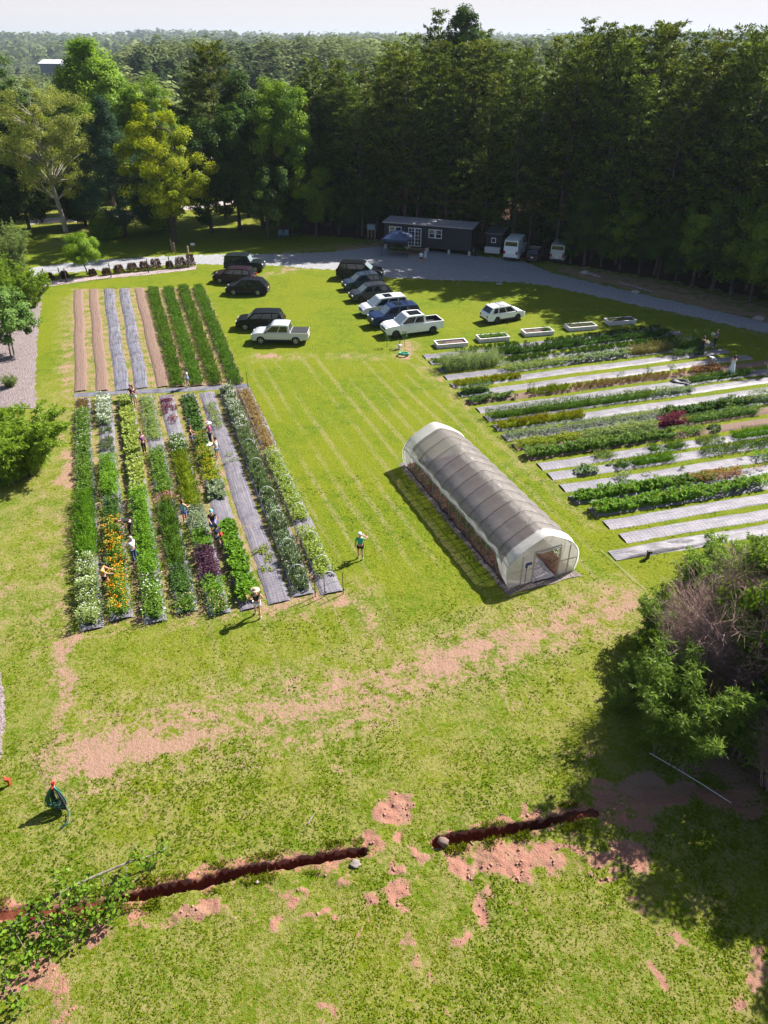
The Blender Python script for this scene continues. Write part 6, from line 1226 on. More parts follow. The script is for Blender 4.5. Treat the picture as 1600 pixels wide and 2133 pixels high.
# ================================================================== trees
BARK_P = barkmat('pine_bark', (.055, .038, .032), (.16, .115, .095)); BARK_G = barkmat('grey_bark', (.10, .085, .075), (.26, .22, .19)); BARK_PALE = barkmat('pale_bark', (.24, .21, .18), (.44, .40, .36)); BARK_D = barkmat('dark_bark', (.035, .028, .025), (.10, .08, .07)); TWIG = barkmat('dead_twig', (.22, .13, .115), (.40, .28, .26))
def cat3(parts):
    V, F, T, b = [], [], [], 0
    for v, f, t in parts: V.append(v); F.append(f + b); T.append(t); b += len(v)
    return np.concatenate(V), np.concatenate(F), np.concatenate(T)
def pine_proto(H=24, crown0=.30, spread=3.3, dens=1.0, seed=1, bushy=1.0):
    global rng
    keep = rng; rng = np.random.default_rng(seed); b = MB(); lean = rng.normal(0, .25, 2)
    def tr(z): t = z / H; return np.array([lean[0] * t * t * 2 + .12 * math.sin(z * .5 + seed), lean[1] * t * t * 2 + .12 * math.cos(z * .41 + seed), z])
    b.tube([tr(z) for z in np.linspace(-.3, H * .985, 12)], list(np.linspace(.22, .03, 12) * H / 24), 7)
    parts = []; z = H * .12; ctop = H
    while z < H * .985:
        t = max(0, (z / H - crown0) / (1 - crown0)); dead = z / H < crown0
        if dead:
            if rng.random() < .45:
                a = rng.uniform(0, 6.28); p = tr(z); L = rng.uniform(.8, 2.2); d = np.array([math.cos(a), math.sin(a), rng.uniform(-.15, .15)]); b.tube([p, p + d * L], [.028, .008], 3)
            z += .7; continue
        env = spread * ((1 - t) ** .75 * (.55 + .45 * min(1, t * 5 + .3)) + .17)
        a0_ = rng.uniform(0, 6.28); nb_ = 4 if rng.random() < .6 * dens else 3
        for kb_ in range(nb_):
            a = a0_ + kb_ * 6.283 / nb_ + rng.normal(0, .35); L = env * rng.uniform(.5, 1.25); up = .05 + .75 * t + rng.normal(0, .12); p0 = tr(z); h = np.array([math.cos(a), math.sin(a), 0.]); sd = np.array([-h[1], h[0], 0])
            def br(s): return p0 + h * L * s + np.array([0, 0, L * (up * s * .55 + .22 * s * s)]) + sd * .12 * math.sin(s * 4 + a)
            b.tube([br(0), br(.5), br(1)], [.05 * (1.2 - t), .03, .01], 3, False)
            ns = max(5, int(L * 5.6 * bushy)); s = rng.uniform(.28 if t < .8 else .08, 1.0, ns) ** .8; side = rng.choice([-1, 1], ns) * rng.uniform(0, .42, ns) * L * (.25 + .75 * s) * .9
            C0 = np.array([br(q) for q in s]) + sd * side[:, None] + h * (np.abs(side) * .25)[:, None]; k = 8; C = np.repeat(C0, k, 0) + rng.normal(0, .13, (ns * k, 3)) * np.array([1.5, 1.5, .4])
            D = np.repeat(h[None] + sd * np.sign(side)[:, None] * .6, k, 0) + rng.normal(0, .55, (ns * k, 3)) + np.array([0, 0, .28]); Nn = np.stack([rng.normal(0, .45, ns * k), rng.normal(0, .45, ns * k), np.ones(ns * k)], 1)
            v, f = leaves(C, D, Nn, rng.uniform(.30, .60, ns * k), rng.uniform(.14, .26, ns * k)); parts.append((v, f, np.clip(np.repeat(rng.normal(.45, .3, ns), k) + rng.normal(0, .12, ns * k) + (t - .5) * .3, 0, 1)))  # tint rises with height: sunlit crown tops put into the needle colour
        z += rng.uniform(.55, 1.15)
    V, F, T = cat3(parts); rng = keep; return b.mesh('pine_trunk'), np_mesh('pine_crown', V, F, T), H
def broad_proto(H, r, z0, nclump=60, leaf=(.3, .2), per=90, shape='round', seed=1, cr=.9, limbs=9, trunk_r=.25, split=1, shell=.55, updown=1.0):
    """limbs reach clumps of leaves inside an uneven crown envelope"""
    global rng
    keep = rng; rng = np.random.default_rng(seed); b = MB(); parts = []; cz, rz = (z0 + H) / 2, (H - z0) / 2
    P = []
    while len(P) < nclump:
        d = rng.normal(size=3); d /= np.linalg.norm(d); q = shell + (1 - shell) * rng.random() ** .5 if rng.random() < .8 else rng.random(); t = d[2] * q
        prof_ = {'round': 1.0, 'cone': max(.12, (1 - t) * .62 + .02), 'egg': 1.0 - .32 * t, 'vase': .78 + .35 * t, 'flame': .85 - .35 * t}[shape]
        p = np.array([d[0] * r * q * prof_, d[1] * r * q * prof_, cz + d[2] * rz * q]); p *= 1 + .14 * (vnoise(p[:1] * .8 + seed, p[1:2] * .8 + p[2] * .5, seed)[0] - .5) * 2 * np.array([1, 1, .3]); P.append(p)
    P = np.array(P); trunks = [np.array([rng.normal(0, .3) * (split > 1), rng.normal(0, .3) * (split > 1), 0]) for _ in range(split)]
    tops = []
    for k, t0 in enumerate(trunks):
        ztop = z0 + (H - z0) * .72; off = np.array([rng.normal(0, r * .12), rng.normal(0, r * .12), 0]) * (1 if split == 1 else 2.2)
        pts = [t0 + off * (s ** 1.4) + np.array([.08 * math.sin(s * 9 + seed), .08 * math.cos(s * 7), s * ztop - .3 * (s == 0)]) for s in np.linspace(0, 1, 8)]; b.tube(pts, list(trunk_r / math.sqrt(split) * np.linspace(1.15, .2, 8)), 8); tops.append(pts)
    for i in range(len(P)):
        p = P[i]; tp = tops[i % split]
        if i < limbs * 4:
            zz = np.clip(p[2] - np.hypot(p[0], p[1]) * .55, z0 * .65, None); j = min(range(8), key=lambda j: abs(tp[j][2] - zz)); a = np.array(tp[j]); m = (a + p) / 2 + np.array([0, 0, .12 * np.linalg.norm(p - a)]) * (-1 if updown < 0 else 1) * .5; rr = trunk_r * .28 * (1 - .5 * i / (limbs * 4)); b.tube([a, m, p], [rr, rr * .6, rr * .15], 4, False)
        n = int(per * 2.5 * rng.uniform(.6, 1.35)); c_r = cr * rng.uniform(.65, 1.3); d = unit(n); q = rng.random(n) ** .45; C = p + d * (q * c_r)[:, None] * np.array([1, 1, .75]); out = C - np.array([0, 0, cz]); out /= np.maximum(np.linalg.norm(out, axis=1, keepdims=True), .1)
        Nn = out * .7 + d * .5 + np.array([0, 0, .55]) + rng.normal(0, .4, (n, 3)); D = np.cross(Nn, unit(n)) + np.array([0, 0, -.25 * updown]); v, f = leaves(C, D, Nn, leaf[0] * .78 * rng.uniform(.65, 1.3, n), leaf[1] * .8 * rng.uniform(.65, 1.3, n)); parts.append((v, f, np.clip(rng.normal(.45, .18, n) + rng.normal(0, .22), 0, 1)))
    V, F, T = cat3(parts); rng = keep; return b.mesh('tree_trunk'), np_mesh('tree_crown', V, F, T), H
def spray_proto(H, r, nst=26, per=240, leaf=(.22, .05), arch=.6, seed=1, up=True, lo=.22, stem_r=.028, twig=.45):
    """many arching stems with leafy side twigs (bamboo, willow)"""
    global rng
    keep = rng; rng = np.random.default_rng(seed); b = MB(); parts = []
    for k in range(nst):
        a = rng.uniform(0, 6.28); rad = r * math.sqrt(rng.random()); h = H * rng.uniform(.62, 1.03) * (1 - .25 * (rad / r) ** 2); base = np.array([math.cos(a) * rad * .45, math.sin(a) * rad * .45, 0]); o_ = np.array([math.cos(a), math.sin(a), 0]) * (rad * .55 + r * .25 * rng.random()); dr = arch * rng.uniform(.4, 1.2)
        def st(s): return base + o_ * s ** 1.6 + np.array([.05 * math.sin(s * 11 + k), .05 * math.cos(s * 9 + k), h * (s - dr * .22 * s ** 4)])
        b.tube([st(s) for s in np.linspace(0, 1, 8)], list(stem_r * np.linspace(1.2, .15, 8)), 5)
        nt_ = int(per / 8); s = rng.uniform(lo, 1.0, nt_); C0 = np.array([st(q) for q in s]); td = unit(nt_) * np.array([1, 1, .4]); td[:, 2] += .35 if up else -.3; tl = twig * rng.uniform(.4, 1.2, nt_) * (1.15 - .5 * s) * max(1, H / 5)
        j = rng.uniform(.15, 1, (nt_, 8)); C = (C0[:, None, :] + td[:, None, :] * (tl[:, None] * j)[:, :, None] + np.array([0, 0, -.25])[None, None] * (tl[:, None] * j ** 2)[:, :, None] * arch).reshape(-1, 3); n = len(C)
        D = np.repeat(td, 8, 0) * .8 + rng.normal(0, .5, (n, 3)) + np.array([0, 0, -.45 * arch]); Nn = unit(n) + np.array([0, 0, .8]); v, f = leaves(C, D, Nn, leaf[0] * rng.uniform(.6, 1.3, n), leaf[1] * rng.uniform(.7, 1.3, n)); parts.append((v, f, np.clip(np.repeat(rng.normal(.45, .18, nt_), 8) + rng.normal(0, .12, n), 0, 1)))
    V, F, T = cat3(parts); rng = keep; return b.mesh('stems'), np_mesh('leafy_crown', V, F, T), H
def dead_proto(H, r, nst=40, seed=1):
    rg = np.random.default_rng(seed); b = MB()
    for k in range(nst):
        a = rg.uniform(0, 6.28); rad = r * math.sqrt(rg.random()); h = H * rg.uniform(.6, 1.0); base = np.array([math.cos(a) * rad * .35, math.sin(a) * rad * .35, 0]); o_ = np.array([math.cos(a), math.sin(a), 0]) * rad * .65
        def st(s): return base + o_ * s ** 1.3 + np.array([.08 * math.sin(s * 8 + k), .08 * math.cos(s * 7 + k), h * s])
        b.tube([st(s) for s in np.linspace(0, 1, 6)], list(np.linspace(.020, .004, 6)), 4, False)
        for _ in range(26):
            s = rg.uniform(.25, 1); p = st(s); d = rg.normal(size=3); d[2] = abs(d[2]) * .8 + .2; d /= np.linalg.norm(d); L = rg.uniform(.3, 1.0); q = p + d * L; b.tube([p, q], [.0075, .003], 3, False)
            for _ in range(3): e = rg.normal(size=3) * .5 + d; e /= np.linalg.norm(e); m = p + d * L * rg.uniform(.3, .9); b.tube([m, m + e * L * .5], [.0045, .0025], 3, False)
    return b.mesh('dead_stems'), None, H
def plant(proto, name, label, x, y, H, crown_m, bark, cat='tree', group=None, rz=None, z=0.0, widen=1.0, parts=('trunk', 'crown'), kind=None):
    tm, cm, H0 = proto; s = H / H0; rt = thing(name, label, cat, (x, y, z), random.uniform(0, 6.28) if rz is None else rz, group, (s * widen, s * widen, s))
    for nm, me, mt in ((parts[0], tm, bark), (parts[1], cm, crown_m)):
        if me is None: continue
        o = bpy.data.objects.new(nm, me); COL.objects.link(o); o.parent = rt
        if len(me.materials) == 0: me.materials.append(mt)
        elif me.materials[0] is not mt: o.material_slots[0].link = 'OBJECT'; o.material_slots[0].material = mt
    return rt
PINE_A = leafmat('pine_needles', (.022, .050, .007), (.155, .205, .020), .22, .05, .5); PINE_B = leafmat('pine_needles_olive', (.030, .056, .007), (.180, .205, .020), .22, .05, .5)
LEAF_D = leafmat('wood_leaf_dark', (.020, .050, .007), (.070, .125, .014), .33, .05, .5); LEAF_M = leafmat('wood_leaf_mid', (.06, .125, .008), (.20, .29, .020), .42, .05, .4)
TULIP = leafmat('tulip_leaf', (.11, .21, .014), (.31, .43, .040), .48, .06, .1); MAPLE = leafmat('maple_leaf', (.13, .18, .007), (.39, .41, .012), .48, .04, .1); WILLOW = leafmat('olive_leaf', (.15, .18, .025), (.34, .35, .075), .42, .04, .1); CEDAR = leafmat('cedar_leaf', (.018, .045, .022), (.055, .10, .052), .2, .06, .1)
PINES = [pine_proto(24, .20, 4.2, 1.1, 1), pine_proto(24, .14, 4.5, 1.1, 2), pine_proto(24, .26, 4.0, 1.1, 3), pine_proto(24, .18, 4.8, 1.1, 4, 1.15), pine_proto(24, .34, 4.2, 1.0, 5), pine_proto(24, .12, 4.0, 1.2, 6)]
BROADS = [broad_proto(12, 4.2, 2.2, 75, (.34, .24), 95, 'round', 11, 1.05), broad_proto(12, 3.6, 1.8, 70, (.34, .24), 95, 'egg', 12, 1.0), broad_proto(12, 4.6, 3.0, 80, (.36, .25), 95, 'vase', 13, 1.1)]
SKY_X = [560, 640, 690, 730, 770, 820, 850, 880, 915, 945, 970, 1000, 1030, 1060, 1100, 1150, 1165, 1240, 1290, 1350, 1400, 1450, 1500, 1550, 1600, 1800]
SKY_Y = [175, 135, 118, 120, 112, 72, 76, 100, 95, 92, 90, 66, 75, 84, 90, 85, 66, 46, 50, 52, 60, 74, 78, 52, 46, 46]
EDGE = [(-13.5, 112.5), (-6, 110.5), (0, 107.5), (7, 105), (13, 102.5), (19, 97.5), (24, 93.5), (30, 89.5), (36, 85), (42, 80), (48, 73), (54, 66), (60, 60)]
ed = np.array(EDGE); es = np.concatenate([[0], np.cumsum(np.hypot(*np.diff(ed, axis=0).T))])
def zone(px):
    for lim, nm in ((640, 'behind the metal chairs'), (690, 'between the metal chairs and the crate stand'), (800, 'left of the charcoal cabin'), (900, 'behind the left half of the cabin'), (1000, 'behind the right half of the cabin'), (1110, 'behind the white cargo van'), (1220, 'above the half hidden camper'), (1320, 'above the fallen logs'), (1420, 'above the pale boulder'), (1520, 'above the bend of the gravel drive'), (1640, 'at the right picture edge')):
        if px < lim: return nm
    return 'beyond the right picture edge'
pl = []
for row, (offs, step) in enumerate(((1.5, 4.2), (6.0, 4.4), (11.0, 4.6), (17, 5.2), (24, 6.0), (32, 7.0))):
    s = 1.0 + row * 1.3
    while s < es[-1]:
        k = min(len(ed) - 2, np.searchsorted(es, s) - 1 if s > 0 else 0); k = max(0, k); t = (s - es[k]) / (es[k + 1] - es[k]); p = ed[k] + (ed[k + 1] - ed[k]) * t; d = (ed[k + 1] - ed[k]) / np.hypot(*(ed[k + 1] - ed[k])); nrm = np.array([-d[1], d[0]]); nrm = nrm if nrm[1] > 0 else -nrm
        q = p + nrm * (offs + random.uniform(-1.3, 1.3)) + d * random.uniform(-1.2, 1.2)
        if row > 0 or not (0.5 < proj(q[0], q[1])[0] - 800 < 320 and q[1] < 99): pl.append((row, q))
        s += step * random.uniform(.8, 1.25)
info = []
for row, q in pl:
    px = proj(q[0], q[1], 18)[0]; sky_ = np.interp(px, SKY_X, SKY_Y); py = sky_ + (random.uniform(14, 80), random.uniform(4, 55), random.uniform(-8, 36), random.uniform(-14, 28), random.uniform(-14, 22), random.uniform(-14, 22))[row]
    H = min(32, max(15, top_z(px, py, q[1]))); info.append((row, px, q, H))
cnt = {}
names = {}
for row in (0, 1):
    byz = {}
    for r_, px, q, H in sorted(info, key=lambda t: t[1]):
        if r_ == row: byz.setdefault(zone(px), []).append((px, id(q)))
    for z_, L in byz.items():
        for k, (px, i) in enumerate(L): names[i] = '%s pine %s, %s' % ('front row' if row == 0 else 'second row', z_, ('only one' if len(L) == 1 else ['leftmost', 'second from left', 'third from left', 'fourth from left', 'fifth from left', 'sixth from left', 'seventh'][min(k, 6)] if k < len(L) - 1 or len(L) > 7 else 'rightmost'))
for n_, (row, px, q, H) in enumerate(info):
    out = px > 1640
    if row < 2 and not out: lab, grp = 'tall ' + names[id(q)], 'pines of the dark wood'
    elif out: lab, grp = 'tall pine of the dark wood beyond the right picture edge', 'pines beyond the right edge'
    else: lab, grp = 'tall pine crown deep in the dark wood, rising %s' % zone(px), 'deep wood pines %s' % zone(px)
    plant(PINES[n_ % 6], 'pine_tree', lab, q[0], q[1], H, PINE_A if n_ % 3 else PINE_B, BARK_P, 'pine tree', grp, widen=random.uniform(.9, 1.15))
# undergrowth filling the wood's interior
def undergrowth():
    Vs, Fs, Ts, b = [], [], [], 0
    for row in range(8):
        for s in np.arange(0, es[-1], 3.2):
            k = max(0, min(len(ed) - 2, np.searchsorted(es, s) - 1)); t = (s - es[k]) / (es[k + 1] - es[k]); p = ed[k] + (ed[k + 1] - ed[k]) * t; d = (ed[k + 1] - ed[k]) / np.hypot(*(ed[k + 1] - ed[k])); nr = np.array([-d[1], d[0]]); nr = nr if nr[1] > 0 else -nr
            q = p + nr * (4.5 + row * 3.4 + rng.uniform(-1.5, 1.5)) + d * rng.uniform(-1.5, 1.5); h = rng.uniform(2.5, 5) + row * .9 * rng.uniform(.5, 1.3); n = int(200 + 45 * h); u = unit(n); C = np.array([q[0], q[1], h * .5]) + u * (rng.random(n) ** .4)[:, None] * np.array([2.1, 2.1, h * .55]); v, f = leaves(C, unit(n), u + np.array([0, 0, .6]), .42 * rng.uniform(.6, 1.3, n), .26 * rng.uniform(.6, 1.3, n)); Vs.append(v); Fs.append(f + b); b += len(v); Ts.append(np.clip(rng.normal(.4, .2, n), 0, 1))
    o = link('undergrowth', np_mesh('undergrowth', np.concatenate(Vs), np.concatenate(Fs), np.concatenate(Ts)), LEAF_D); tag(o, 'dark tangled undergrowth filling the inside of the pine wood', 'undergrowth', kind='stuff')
undergrowth()
# two crowns that stand clear of the skyline
p = AT(915, 25, 128); plant(PINES[4], 'pine_tree', 'tall sparse pine standing clear above the skyline', p[0], 128, p[2], PINE_A, BARK_P, 'pine tree')
p = AT(970, 28, 130); plant(broad_proto(24, 2.6, 17, 34, (.45, .32), 120, 'round', 33, 1.0, 8, .2), 'pine_tree', 'round topped dark tree beside the sparse pine on the skyline', p[0], 130, p[2], LEAF_D, BARK_P, 'tree')
# broadleaf understory along the foot of the wood
und = [(560, 498, 11), (612, 492, 8), (660, 495, 9), (705, 488, 8), (745, 486, 10), (785, 482, 9), (1160, 512, 8), (1188, 548, 6), (1215, 552, 9), (1250, 556, 7), (1290, 560, 9), (1330, 570, 7), (1370, 578, 9), (1405, 590, 7), (1440, 598, 9), (1480, 608, 10), (1520, 615, 11), (1560, 630, 9), (1600, 640, 12), (1640, 650, 13)]
for k, (px, py, H) in enumerate(und):
    q = G(px, py); nxt = zone(px)
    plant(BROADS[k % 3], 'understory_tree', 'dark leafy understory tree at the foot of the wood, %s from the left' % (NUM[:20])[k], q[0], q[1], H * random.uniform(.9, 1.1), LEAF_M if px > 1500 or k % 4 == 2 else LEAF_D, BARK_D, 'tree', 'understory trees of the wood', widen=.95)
# the mixed trees on the left
def hgt(px, pt, py): q = G(px, py); return q, top_z(px, pt, q[1])
q, H = hgt(137, 168, 482); plant(broad_proto(H, 6.9, 4.5, 130, (.32, .15), 120, 'round', 21, 1.25, 24, .34, 1, .5), 'willow_oak', 'big pale olive tree with bare grey limbs showing, at the far left', q[0], q[1], H, WILLOW, BARK_PALE)
q, H = hgt(262, 205, 492); plant(broad_proto(H, 6.6, 1.2, 230, (.30, .13), 110, 'cone', 22, 1.0, 8, .3, 1, .6, -.6), 'cedar_tree', 'dark blue green conical cedar right of the olive tree', q[0], q[1], H, CEDAR, BARK_D)
q, H = hgt(393, 208, 505); plant(broad_proto(H, 6.0, 3.6, 140, (.32, .24), 100, 'egg', 23, 1.0, 18, .26, 2, .5), 'maple_tree', 'yellow green maple with forked dark trunks near the drive', q[0] - 1.8, q[1], H, MAPLE, BARK_D, rz=.4)
q, H = hgt(240, 84, 425); plant(broad_proto(H, 8.0, 6, 210, (.50, .36), 120, 'flame', 24, 1.5, 14, .4, 3, .6), 'tulip_tree', 'tall light green tree with upright plumes behind the cedar', q[0], q[1], H, TULIP, BARK_G)
q, H = hgt(470, 92, 455); plant(pine_proto(H, .42, 6.0, 1.0, 25, 1.5), 'pine_tree', 'broad flat topped pine rising left of the wood', q[0], q[1], H, PINE_B, BARK_P, 'pine tree', rz=0)
q, H = hgt(605, 165, 480); plant(broad_proto(H, 4.6, 5, 120, (.36, .26), 110, 'egg', 26, 1.1), 'oak_tree', 'rounded fresh green tree between the flat topped pine and the wood', q[0], q[1], H, LEAF_M, BARK_D)
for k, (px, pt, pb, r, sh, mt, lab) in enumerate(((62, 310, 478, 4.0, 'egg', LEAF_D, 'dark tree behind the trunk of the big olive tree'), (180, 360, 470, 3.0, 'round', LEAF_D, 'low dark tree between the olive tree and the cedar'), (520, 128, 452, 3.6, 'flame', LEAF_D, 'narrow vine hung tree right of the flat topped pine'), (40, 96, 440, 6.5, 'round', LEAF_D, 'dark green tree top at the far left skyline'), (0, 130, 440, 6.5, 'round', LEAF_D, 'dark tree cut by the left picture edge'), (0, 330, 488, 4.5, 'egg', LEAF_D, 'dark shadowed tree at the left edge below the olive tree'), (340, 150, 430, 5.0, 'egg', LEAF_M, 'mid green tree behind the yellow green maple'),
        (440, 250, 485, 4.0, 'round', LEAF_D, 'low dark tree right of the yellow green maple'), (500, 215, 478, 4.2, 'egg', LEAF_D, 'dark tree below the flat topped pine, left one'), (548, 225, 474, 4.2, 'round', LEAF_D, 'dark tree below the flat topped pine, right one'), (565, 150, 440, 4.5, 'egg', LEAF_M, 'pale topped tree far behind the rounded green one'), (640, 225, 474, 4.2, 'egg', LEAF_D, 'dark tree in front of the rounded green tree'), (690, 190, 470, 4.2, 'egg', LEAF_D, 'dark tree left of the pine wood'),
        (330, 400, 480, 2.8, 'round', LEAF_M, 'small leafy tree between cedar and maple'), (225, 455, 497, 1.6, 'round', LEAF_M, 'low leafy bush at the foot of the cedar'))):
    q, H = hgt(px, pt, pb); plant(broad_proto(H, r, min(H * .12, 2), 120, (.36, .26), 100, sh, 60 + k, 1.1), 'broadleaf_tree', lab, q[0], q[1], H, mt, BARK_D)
# pines left of the wood, x 560..760
for k, (px, pt, pb, lab) in enumerate(((662, 118, 462, 'pine with a flat dark top just left of the wood'), (715, 122, 466, 'pine at the left corner of the wood'), (745, 150, 476, 'shorter pine at the left corner of the wood'), (640, 200, 468, 'lower pine behind the rounded green tree'), (430, 180, 458, 'slim pine left of the flat topped pine'), (585, 300, 482, 'short pine behind the garden chairs'), (690, 300, 484, 'short pine left of the crate stand'))):
    q, H = hgt(px, pt, pb); plant(PINES[k % 6], 'pine_tree', lab, q[0], q[1], H, PINE_A, BARK_P, 'pine tree')
# near left garden trees
q, H = hgt(181, 487, 572); plant(broad_proto(H, 2.0, H * .28, 80, (.22, .10), 110, 'round', 41, .55, 8, .08), 'small_tree', 'small round bright green tree beside the wire fence', q[0], q[1], H, TULIP, BARK_D)
q, H = hgt(26, 596, 742); plant(broad_proto(H, 2.5, H * .24, 85, (.22, .15), 110, 'egg', 42, .6, 9, .09, 2), 'small_tree', 'glossy green tree with two slim trunks in the wood chip bed', q[0], q[1], H, leafmat('glossy_leaf', (.05, .115, .016), (.17, .27, .06), .25, .10, 0), BARK_G)
SPR_A = leafmat('spray_leaf', (.10, .18, .012), (.29, .39, .045), .52, .05, .2); SPR_G = leafmat('spray_grey_leaf', (.10, .15, .035), (.25, .31, .10), .42, .05, .2); BAMB = leafmat('bamboo_leaf', (.085, .16, .02), (.27, .36, .075), .52, .06, .3)
q, H = hgt(28, 440, 578); plant(spray_proto(H, 2.6, 30, 420, (.30, .07), .15, 43, True, .1, .04, .6), 'feathery_shrub', 'tall upright feathery shrub at the left edge', q[0], q[1], H, SPR_G, BARK_G, 'shrub')
q, H = hgt(48, 548, 640); plant(spray_proto(H, 3.3, 40, 420, (.26, .09), .5, 44, True, .1, .03, .5), 'leafy_shrub', 'light green spreading shrub above the wood chip bed', q[0], q[1], H, SPR_A, BARK_G, 'shrub')
q, H = hgt(5, 520, 640); plant(spray_proto(H, 3.0, 36, 400, (.28, .08), .3, 46, True, .1, .03, .5), 'leafy_shrub', 'light green shrub partly cut by the left edge, below the feathery one', q[0], q[1], H, SPR_A, BARK_G, 'shrub')
q, H = hgt(30, 815, 985); H = max(3.4, H * .9); plant(spray_proto(H, 3.5, 60, 620, (.26, .075), .75, 45, True, .06, .03, .5), 'arching_shrub', 'big arching green shrub at the left edge beside the first flower bed', q[0], q[1], H, SPR_A, BARK_G, 'shrub', widen=1.05)
q = G(-45, 960); plant(spray_proto(3.4, 2.4, 30, 420, (.26, .075), .75, 47, True, .06, .03, .5), 'arching_shrub', 'arching shrub cut by the left edge beside the bigger one', q[0], q[1], 3.4, SPR_A, BARK_G, 'shrub')
q = G(23, 805); plant(spray_proto(1.1, .6, 30, 130, (.16, .03), .2, 48, True, .05, .012, .3), 'grey_shrub', 'small grey green tufted shrub on the wood chips', q[0], q[1], 1.05, SPR_G, BARK_G, 'shrub')
for k, (px, py) in enumerate(((75, 625), (72, 640))):
    q = G(px, py); plant(spray_proto(1.1, .6, 20, 100, (.16, .03), .2, 49 + k, True, .05, .012, .3), 'grey_shrub', ['tiny green shrub at the top of the wood chip bed', 'tiny green shrub just below the topmost one on the wood chips'][k], q[0], q[1], .7, SPR_A, BARK_G, 'shrub')
# the thicket at the lower right
SP = [spray_proto(6, 2.0, 34, 460, (.24, .06), .7, 71), spray_proto(6, 2.2, 34, 460, (.24, .06), .9, 72, True, .3), spray_proto(6, 1.8, 30, 460, (.26, .07), .5, 73), spray_proto(6, 2.4, 40, 460, (.24, .06), 1.0, 74, False, .15)]
TH = [(1318, 1425, 2.0, 'low bright feathery bush reaching out at the left of the thicket', BAMB, 1), (1290, 1470, 1.2, 'lowest feathery tuft on the grass left of the thicket', BAMB, 3), (1372, 1340, 3.8, 'leafy green bush at the left front of the thicket, behind the bright sapling', BAMB, 0), (1362, 1392, 3.0, 'low dark bush at the left edge of the thicket', LEAF_M, 1), (1440, 1290, 4.6, 'pale green bamboo like bush at the far left of the thicket', BAMB, 2), (1500, 1262, 5.0, 'pale green bamboo like bush nearest the bare silver beds', BAMB, 0), (1590, 1240, 4.8, 'feathery bush at the far right of the thicket', BAMB, 1), (1620, 1300, 6.0, 'tall bamboo like bush cut by the right edge', BAMB, 2),
      (1470, 1545, 2.8, 'dark bush in the middle front of the thicket', BAMB, 3), (1540, 1570, 3.0, 'drooping dark green bush in front of the dead stems', BAMB, 1), (1612, 1590, 4.6, 'drooping bright leaved bush at the right edge of the thicket', BAMB, 3), (1625, 1470, 6.0, 'tall bush at the right edge behind the drooping one', BAMB, 0), (1660, 1520, 6.5, 'tall bush beyond the right edge of the picture', BAMB, 1), (1410, 1500, 2.6, 'shaded bush under the bright sapling', BAMB, 3), (1700, 1400, 6.5, 'bush well beyond the right edge of the picture', BAMB, 2)]
for px, py, H, lab, mt, k in TH:
    q = G(px, py); plant(SP[k], 'thicket_bush', lab, q[0], q[1], H, mt, BARK_G, 'bush', 'bushes of the lower right thicket')
q, H = hgt(1403, 1320, 1566); plant(spray_proto(H * 1.08, 2.3, 20, 900, (.22, .055), .6, 75, True, .22, .018, .55), 'slim_tree', 'slim tree with pale trunks and bright leaves at the front of the thicket', q[0], q[1], H, BAMB, BARK_G)
q = G(1362, 1480); plant(SP[2], 'thicket_bush', 'light feathery bush at the left corner of the thicket', q[0], q[1], 3.4, BAMB, BARK_PALE)
DP_ = [dead_proto(6.0, 2.4, 90, 81), dead_proto(5.0, 1.8, 64, 82)]
for px, py, H, lab, k in ((1478, 1462, 6.9, 'big bare pinkish dead bush in the middle of the thicket', 0), (1552, 1452, 7.2, 'bare dead bush right of the big one', 1), (1425, 1440, 5.0, 'bare dead bush left of the big one', 1), (1610, 1640, 4.0, 'pale bare stems at the right edge below the thicket', 1)):
    q = G(px, py); plant(DP_[k], 'dead_bush', lab, q[0], q[1], H, TWIG, TWIG, 'dead bush', 'bare dead bushes of the thicket', parts=('stems', 'crown'))
# trees standing just outside the picture that throw the shade at the lower right
for k, (x, y, H) in enumerate(((16.5, 17.5, 8.5), (19, 14.5, 9), (15.4, 20.8, 7.5), (20, 18.5, 9.5), (21.5, 12.0, 9), (18.2, 11.2, 7.0))):
    plant(BROADS[k % 3], 'broadleaf_tree', 'tree beyond the right picture edge shading the lower lawn', x, y, H, LEAF_M, BARK_G, 'tree', 'trees beyond the lower right edge', widen=.85)
for k, (x, y, H) in enumerate(((-13.2, 11.3, 3.0),)):
    plant(SP[1], 'thicket_bush', 'bush just beyond the lower left picture edge', x, y, H, BAMB, BARK_G, 'bush')
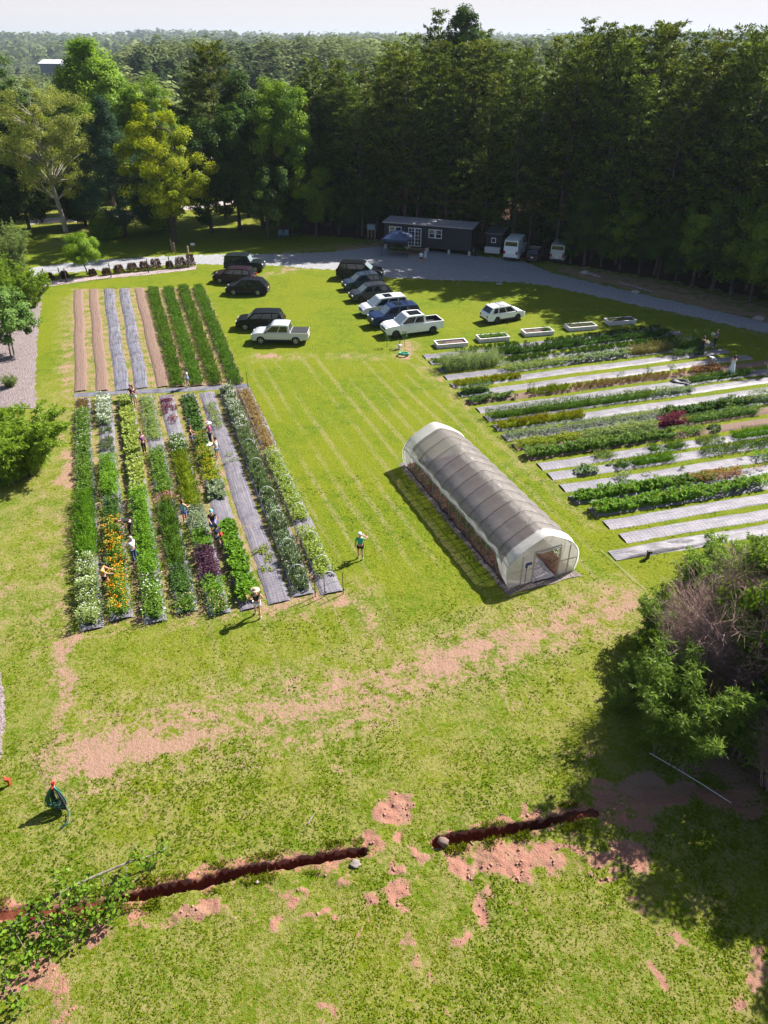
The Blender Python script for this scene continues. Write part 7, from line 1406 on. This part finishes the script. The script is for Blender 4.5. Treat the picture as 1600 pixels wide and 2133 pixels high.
# cut young tree lying across the left end of the trench
pts = [(px, py, z) for px, py, z in ((-30, 1965, .5), (25, 1930, .55), (70, 1898, .6), (115, 1866, .6), (160, 1842, .6), (210, 1820, .55), (265, 1797, .5), (318, 1781, .45), (350, 1765, .4))]
W3 = [np.array((*G(px, py, z), z)) for px, py, z in pts]; o0 = W3[0]; ft = thing('fallen_tree', 'cut young tree with a pale trunk lying over the left end of the trench', 'tree', tuple(o0)); b = MB(); b.tube([p - o0 for p in W3], list(np.linspace(.075, .02, len(W3))), 8); parts = []
for px, py, z, r, n in ((20, 1935, .5, .5, 260), (60, 1905, .5, .55, 300), (110, 1925, .35, .6, 380), (150, 1872, .6, .6, 380), (195, 1895, .4, .65, 420), (240, 1862, .45, .6, 380), (180, 1848, .7, .45, 240), (112, 1962, .3, .55, 330), (60, 1990, .3, .5, 260), (18, 2030, .3, .5, 260), (265, 1835, .4, .4, 200), (300, 1795, .5, .4, 200), (340, 1770, .4, .35, 140), (230, 1905, .3, .4, 180), (120, 1830, .8, .4, 160), (280, 1778, .5, .35, 120), (20, 1975, .4, .4, 160), (40, 2090, .2, .5, 200), (150, 1935, .25, .5, 220), (90, 1880, .6, .4, 160)):
    n = int(n * .28); z += .18; c = np.array((*G(px, py, z), z)) - o0; j = min(range(len(W3)), key=lambda j: np.linalg.norm(W3[j] - o0 - c)); a = W3[j] - o0; b.tube([a, (a + c) / 2 + np.array([0, 0, .1]), c], [.016, .010, .005], 4, False)
    C = c + unit(n) * (rng.random(n) ** .5 * r)[:, None] * np.array([1, 1, .55]); v, f = leaves(C, unit(n) + np.array([0, 0, -.1]), unit(n) + np.array([0, 0, 1.0]), .14 * rng.uniform(.7, 1.3, n), .12 * rng.uniform(.7, 1.3, n)); parts.append((v, f, np.clip(rng.normal(.45, .25, n), 0, 1)))
b.build('trunk', BARK_G, ft, True); V, F, T = cat3(parts); link('crown', np_mesh('crown', V, F, T), leafmat('cut_tree_leaf', (.06, .13, .010), (.19, .30, .025), .38, .05, 0), ft)

# ================================================================== far woods and haze
def far_forest(name, r0, r1, n, quads, size, a0, a1, hh=(11, 25)):
    global rng
    tmpl = []
    for k in range(8):
        d = unit(quads); q = .6 + .4 * rng.random(quads) ** .5
        if k < 3: C = d * q[:, None] * np.array([.44, .44, .42]) + np.array([0, 0, .56]); t0 = .55
        elif k < 6: C = d * q[:, None] * np.array([.34, .34, .46]) + np.array([0, 0, .54]); t0 = .38
        else: C = d * q[:, None] * np.array([.30, .30, .5]) + np.array([0, 0, .55]); C[:, :2] *= (1.35 - 1.2 * C[:, 2:3]); t0 = .02
        C += (vnoise(d[:, 0] * 2 + k * 7, d[:, 1] * 2 + d[:, 2] * 2 + 20, k)[:, None] - .5) * .22 * d
        Nn = d + np.array([0, 0, .5]); D = np.cross(Nn, unit(quads)); v, f = leaves(C, D, Nn, size * rng.uniform(.7, 1.3, quads), size * .8 * rng.uniform(.7, 1.3, quads)); tmpl.append((v, f, t0))
    r = np.sqrt(rng.uniform(r0 * r0, r1 * r1, n)); a = rng.uniform(a0, a1, n); x, y = r * np.sin(a), r * np.cos(a); z = far_h(x, y); H = rng.uniform(hh[0], hh[1], n); bx_ = 800 + FOC * x / (y * math.cos(PITCH) + CAM_H * math.sin(PITCH)); ok_ = ~((np.abs(bx_ - 111) < 42) & (r > 330) & (r < 560)); x, y, z, H = x[ok_], y[ok_], z[ok_], H[ok_]; n = len(x); Vs, Fs, Ts, b = [], [], [], 0
    for i in range(n):
        v, f, t0 = tmpl[int(min(7, max(0, 8 * (.65 * vnoise(x[i:i+1] / 60 + 9, y[i:i+1] / 60 + 4, 12)[0] + .5 * rng.random() - .08)))) ]; th = rng.uniform(0, 6.28); c, s_ = math.cos(th), math.sin(th); R2 = np.array([[c, -s_, 0], [s_, c, 0], [0, 0, 1]]); Vs.append((v @ R2.T) * H[i] * np.array([1, 1, 1.0]) + np.array([x[i], y[i], z[i]])); Fs.append(f + b); b += len(v); Ts.append(np.clip(np.full(len(f), rng.normal(t0, .16)) + rng.normal(0, .1, len(f)), 0, 1))
    me = np_mesh(name, np.concatenate(Vs), np.concatenate(Fs), np.concatenate(Ts)); o = link(name, me, leafmat('far_leaf', (.032, .056, .020), (.25, .285, .115), .25, 0, 0)); return tag(o, 'hazy mixed woodland covering the hills beyond the farm' if r0 < 300 else 'distant hazy tree cover on the ridges', 'woodland', kind='stuff')
far_forest('far_woods', 165, 620, 2700, 260, .088, R_(-36), R_(16)); far_forest('distant_woods', 620, 1500, 4200, 80, .15, R_(-36), R_(34), (14, 22)); far_forest('ridge_woods', 1500, 3600, 6000, 26, .30, R_(-36), R_(36), (24, 40))
hz = MB(); hz.box((0, 0, 45), (14600, 14600, 140)); ho = hz.build('haze', None); m, nt, out = new_mat('haze_air'); pv = nt.nodes.new('ShaderNodeVolumePrincipled'); pv.inputs['Color'].default_value = (.54, .64, .76, 1); pv.inputs['Density'].default_value = HAZE; pv.inputs['Anisotropy'].default_value = .2; nt.links.new(pv.outputs[0], out.inputs['Volume']); ho.data.materials.append(m); tag(ho, 'pale blue summer haze over the far hills', 'haze', kind='stuff')
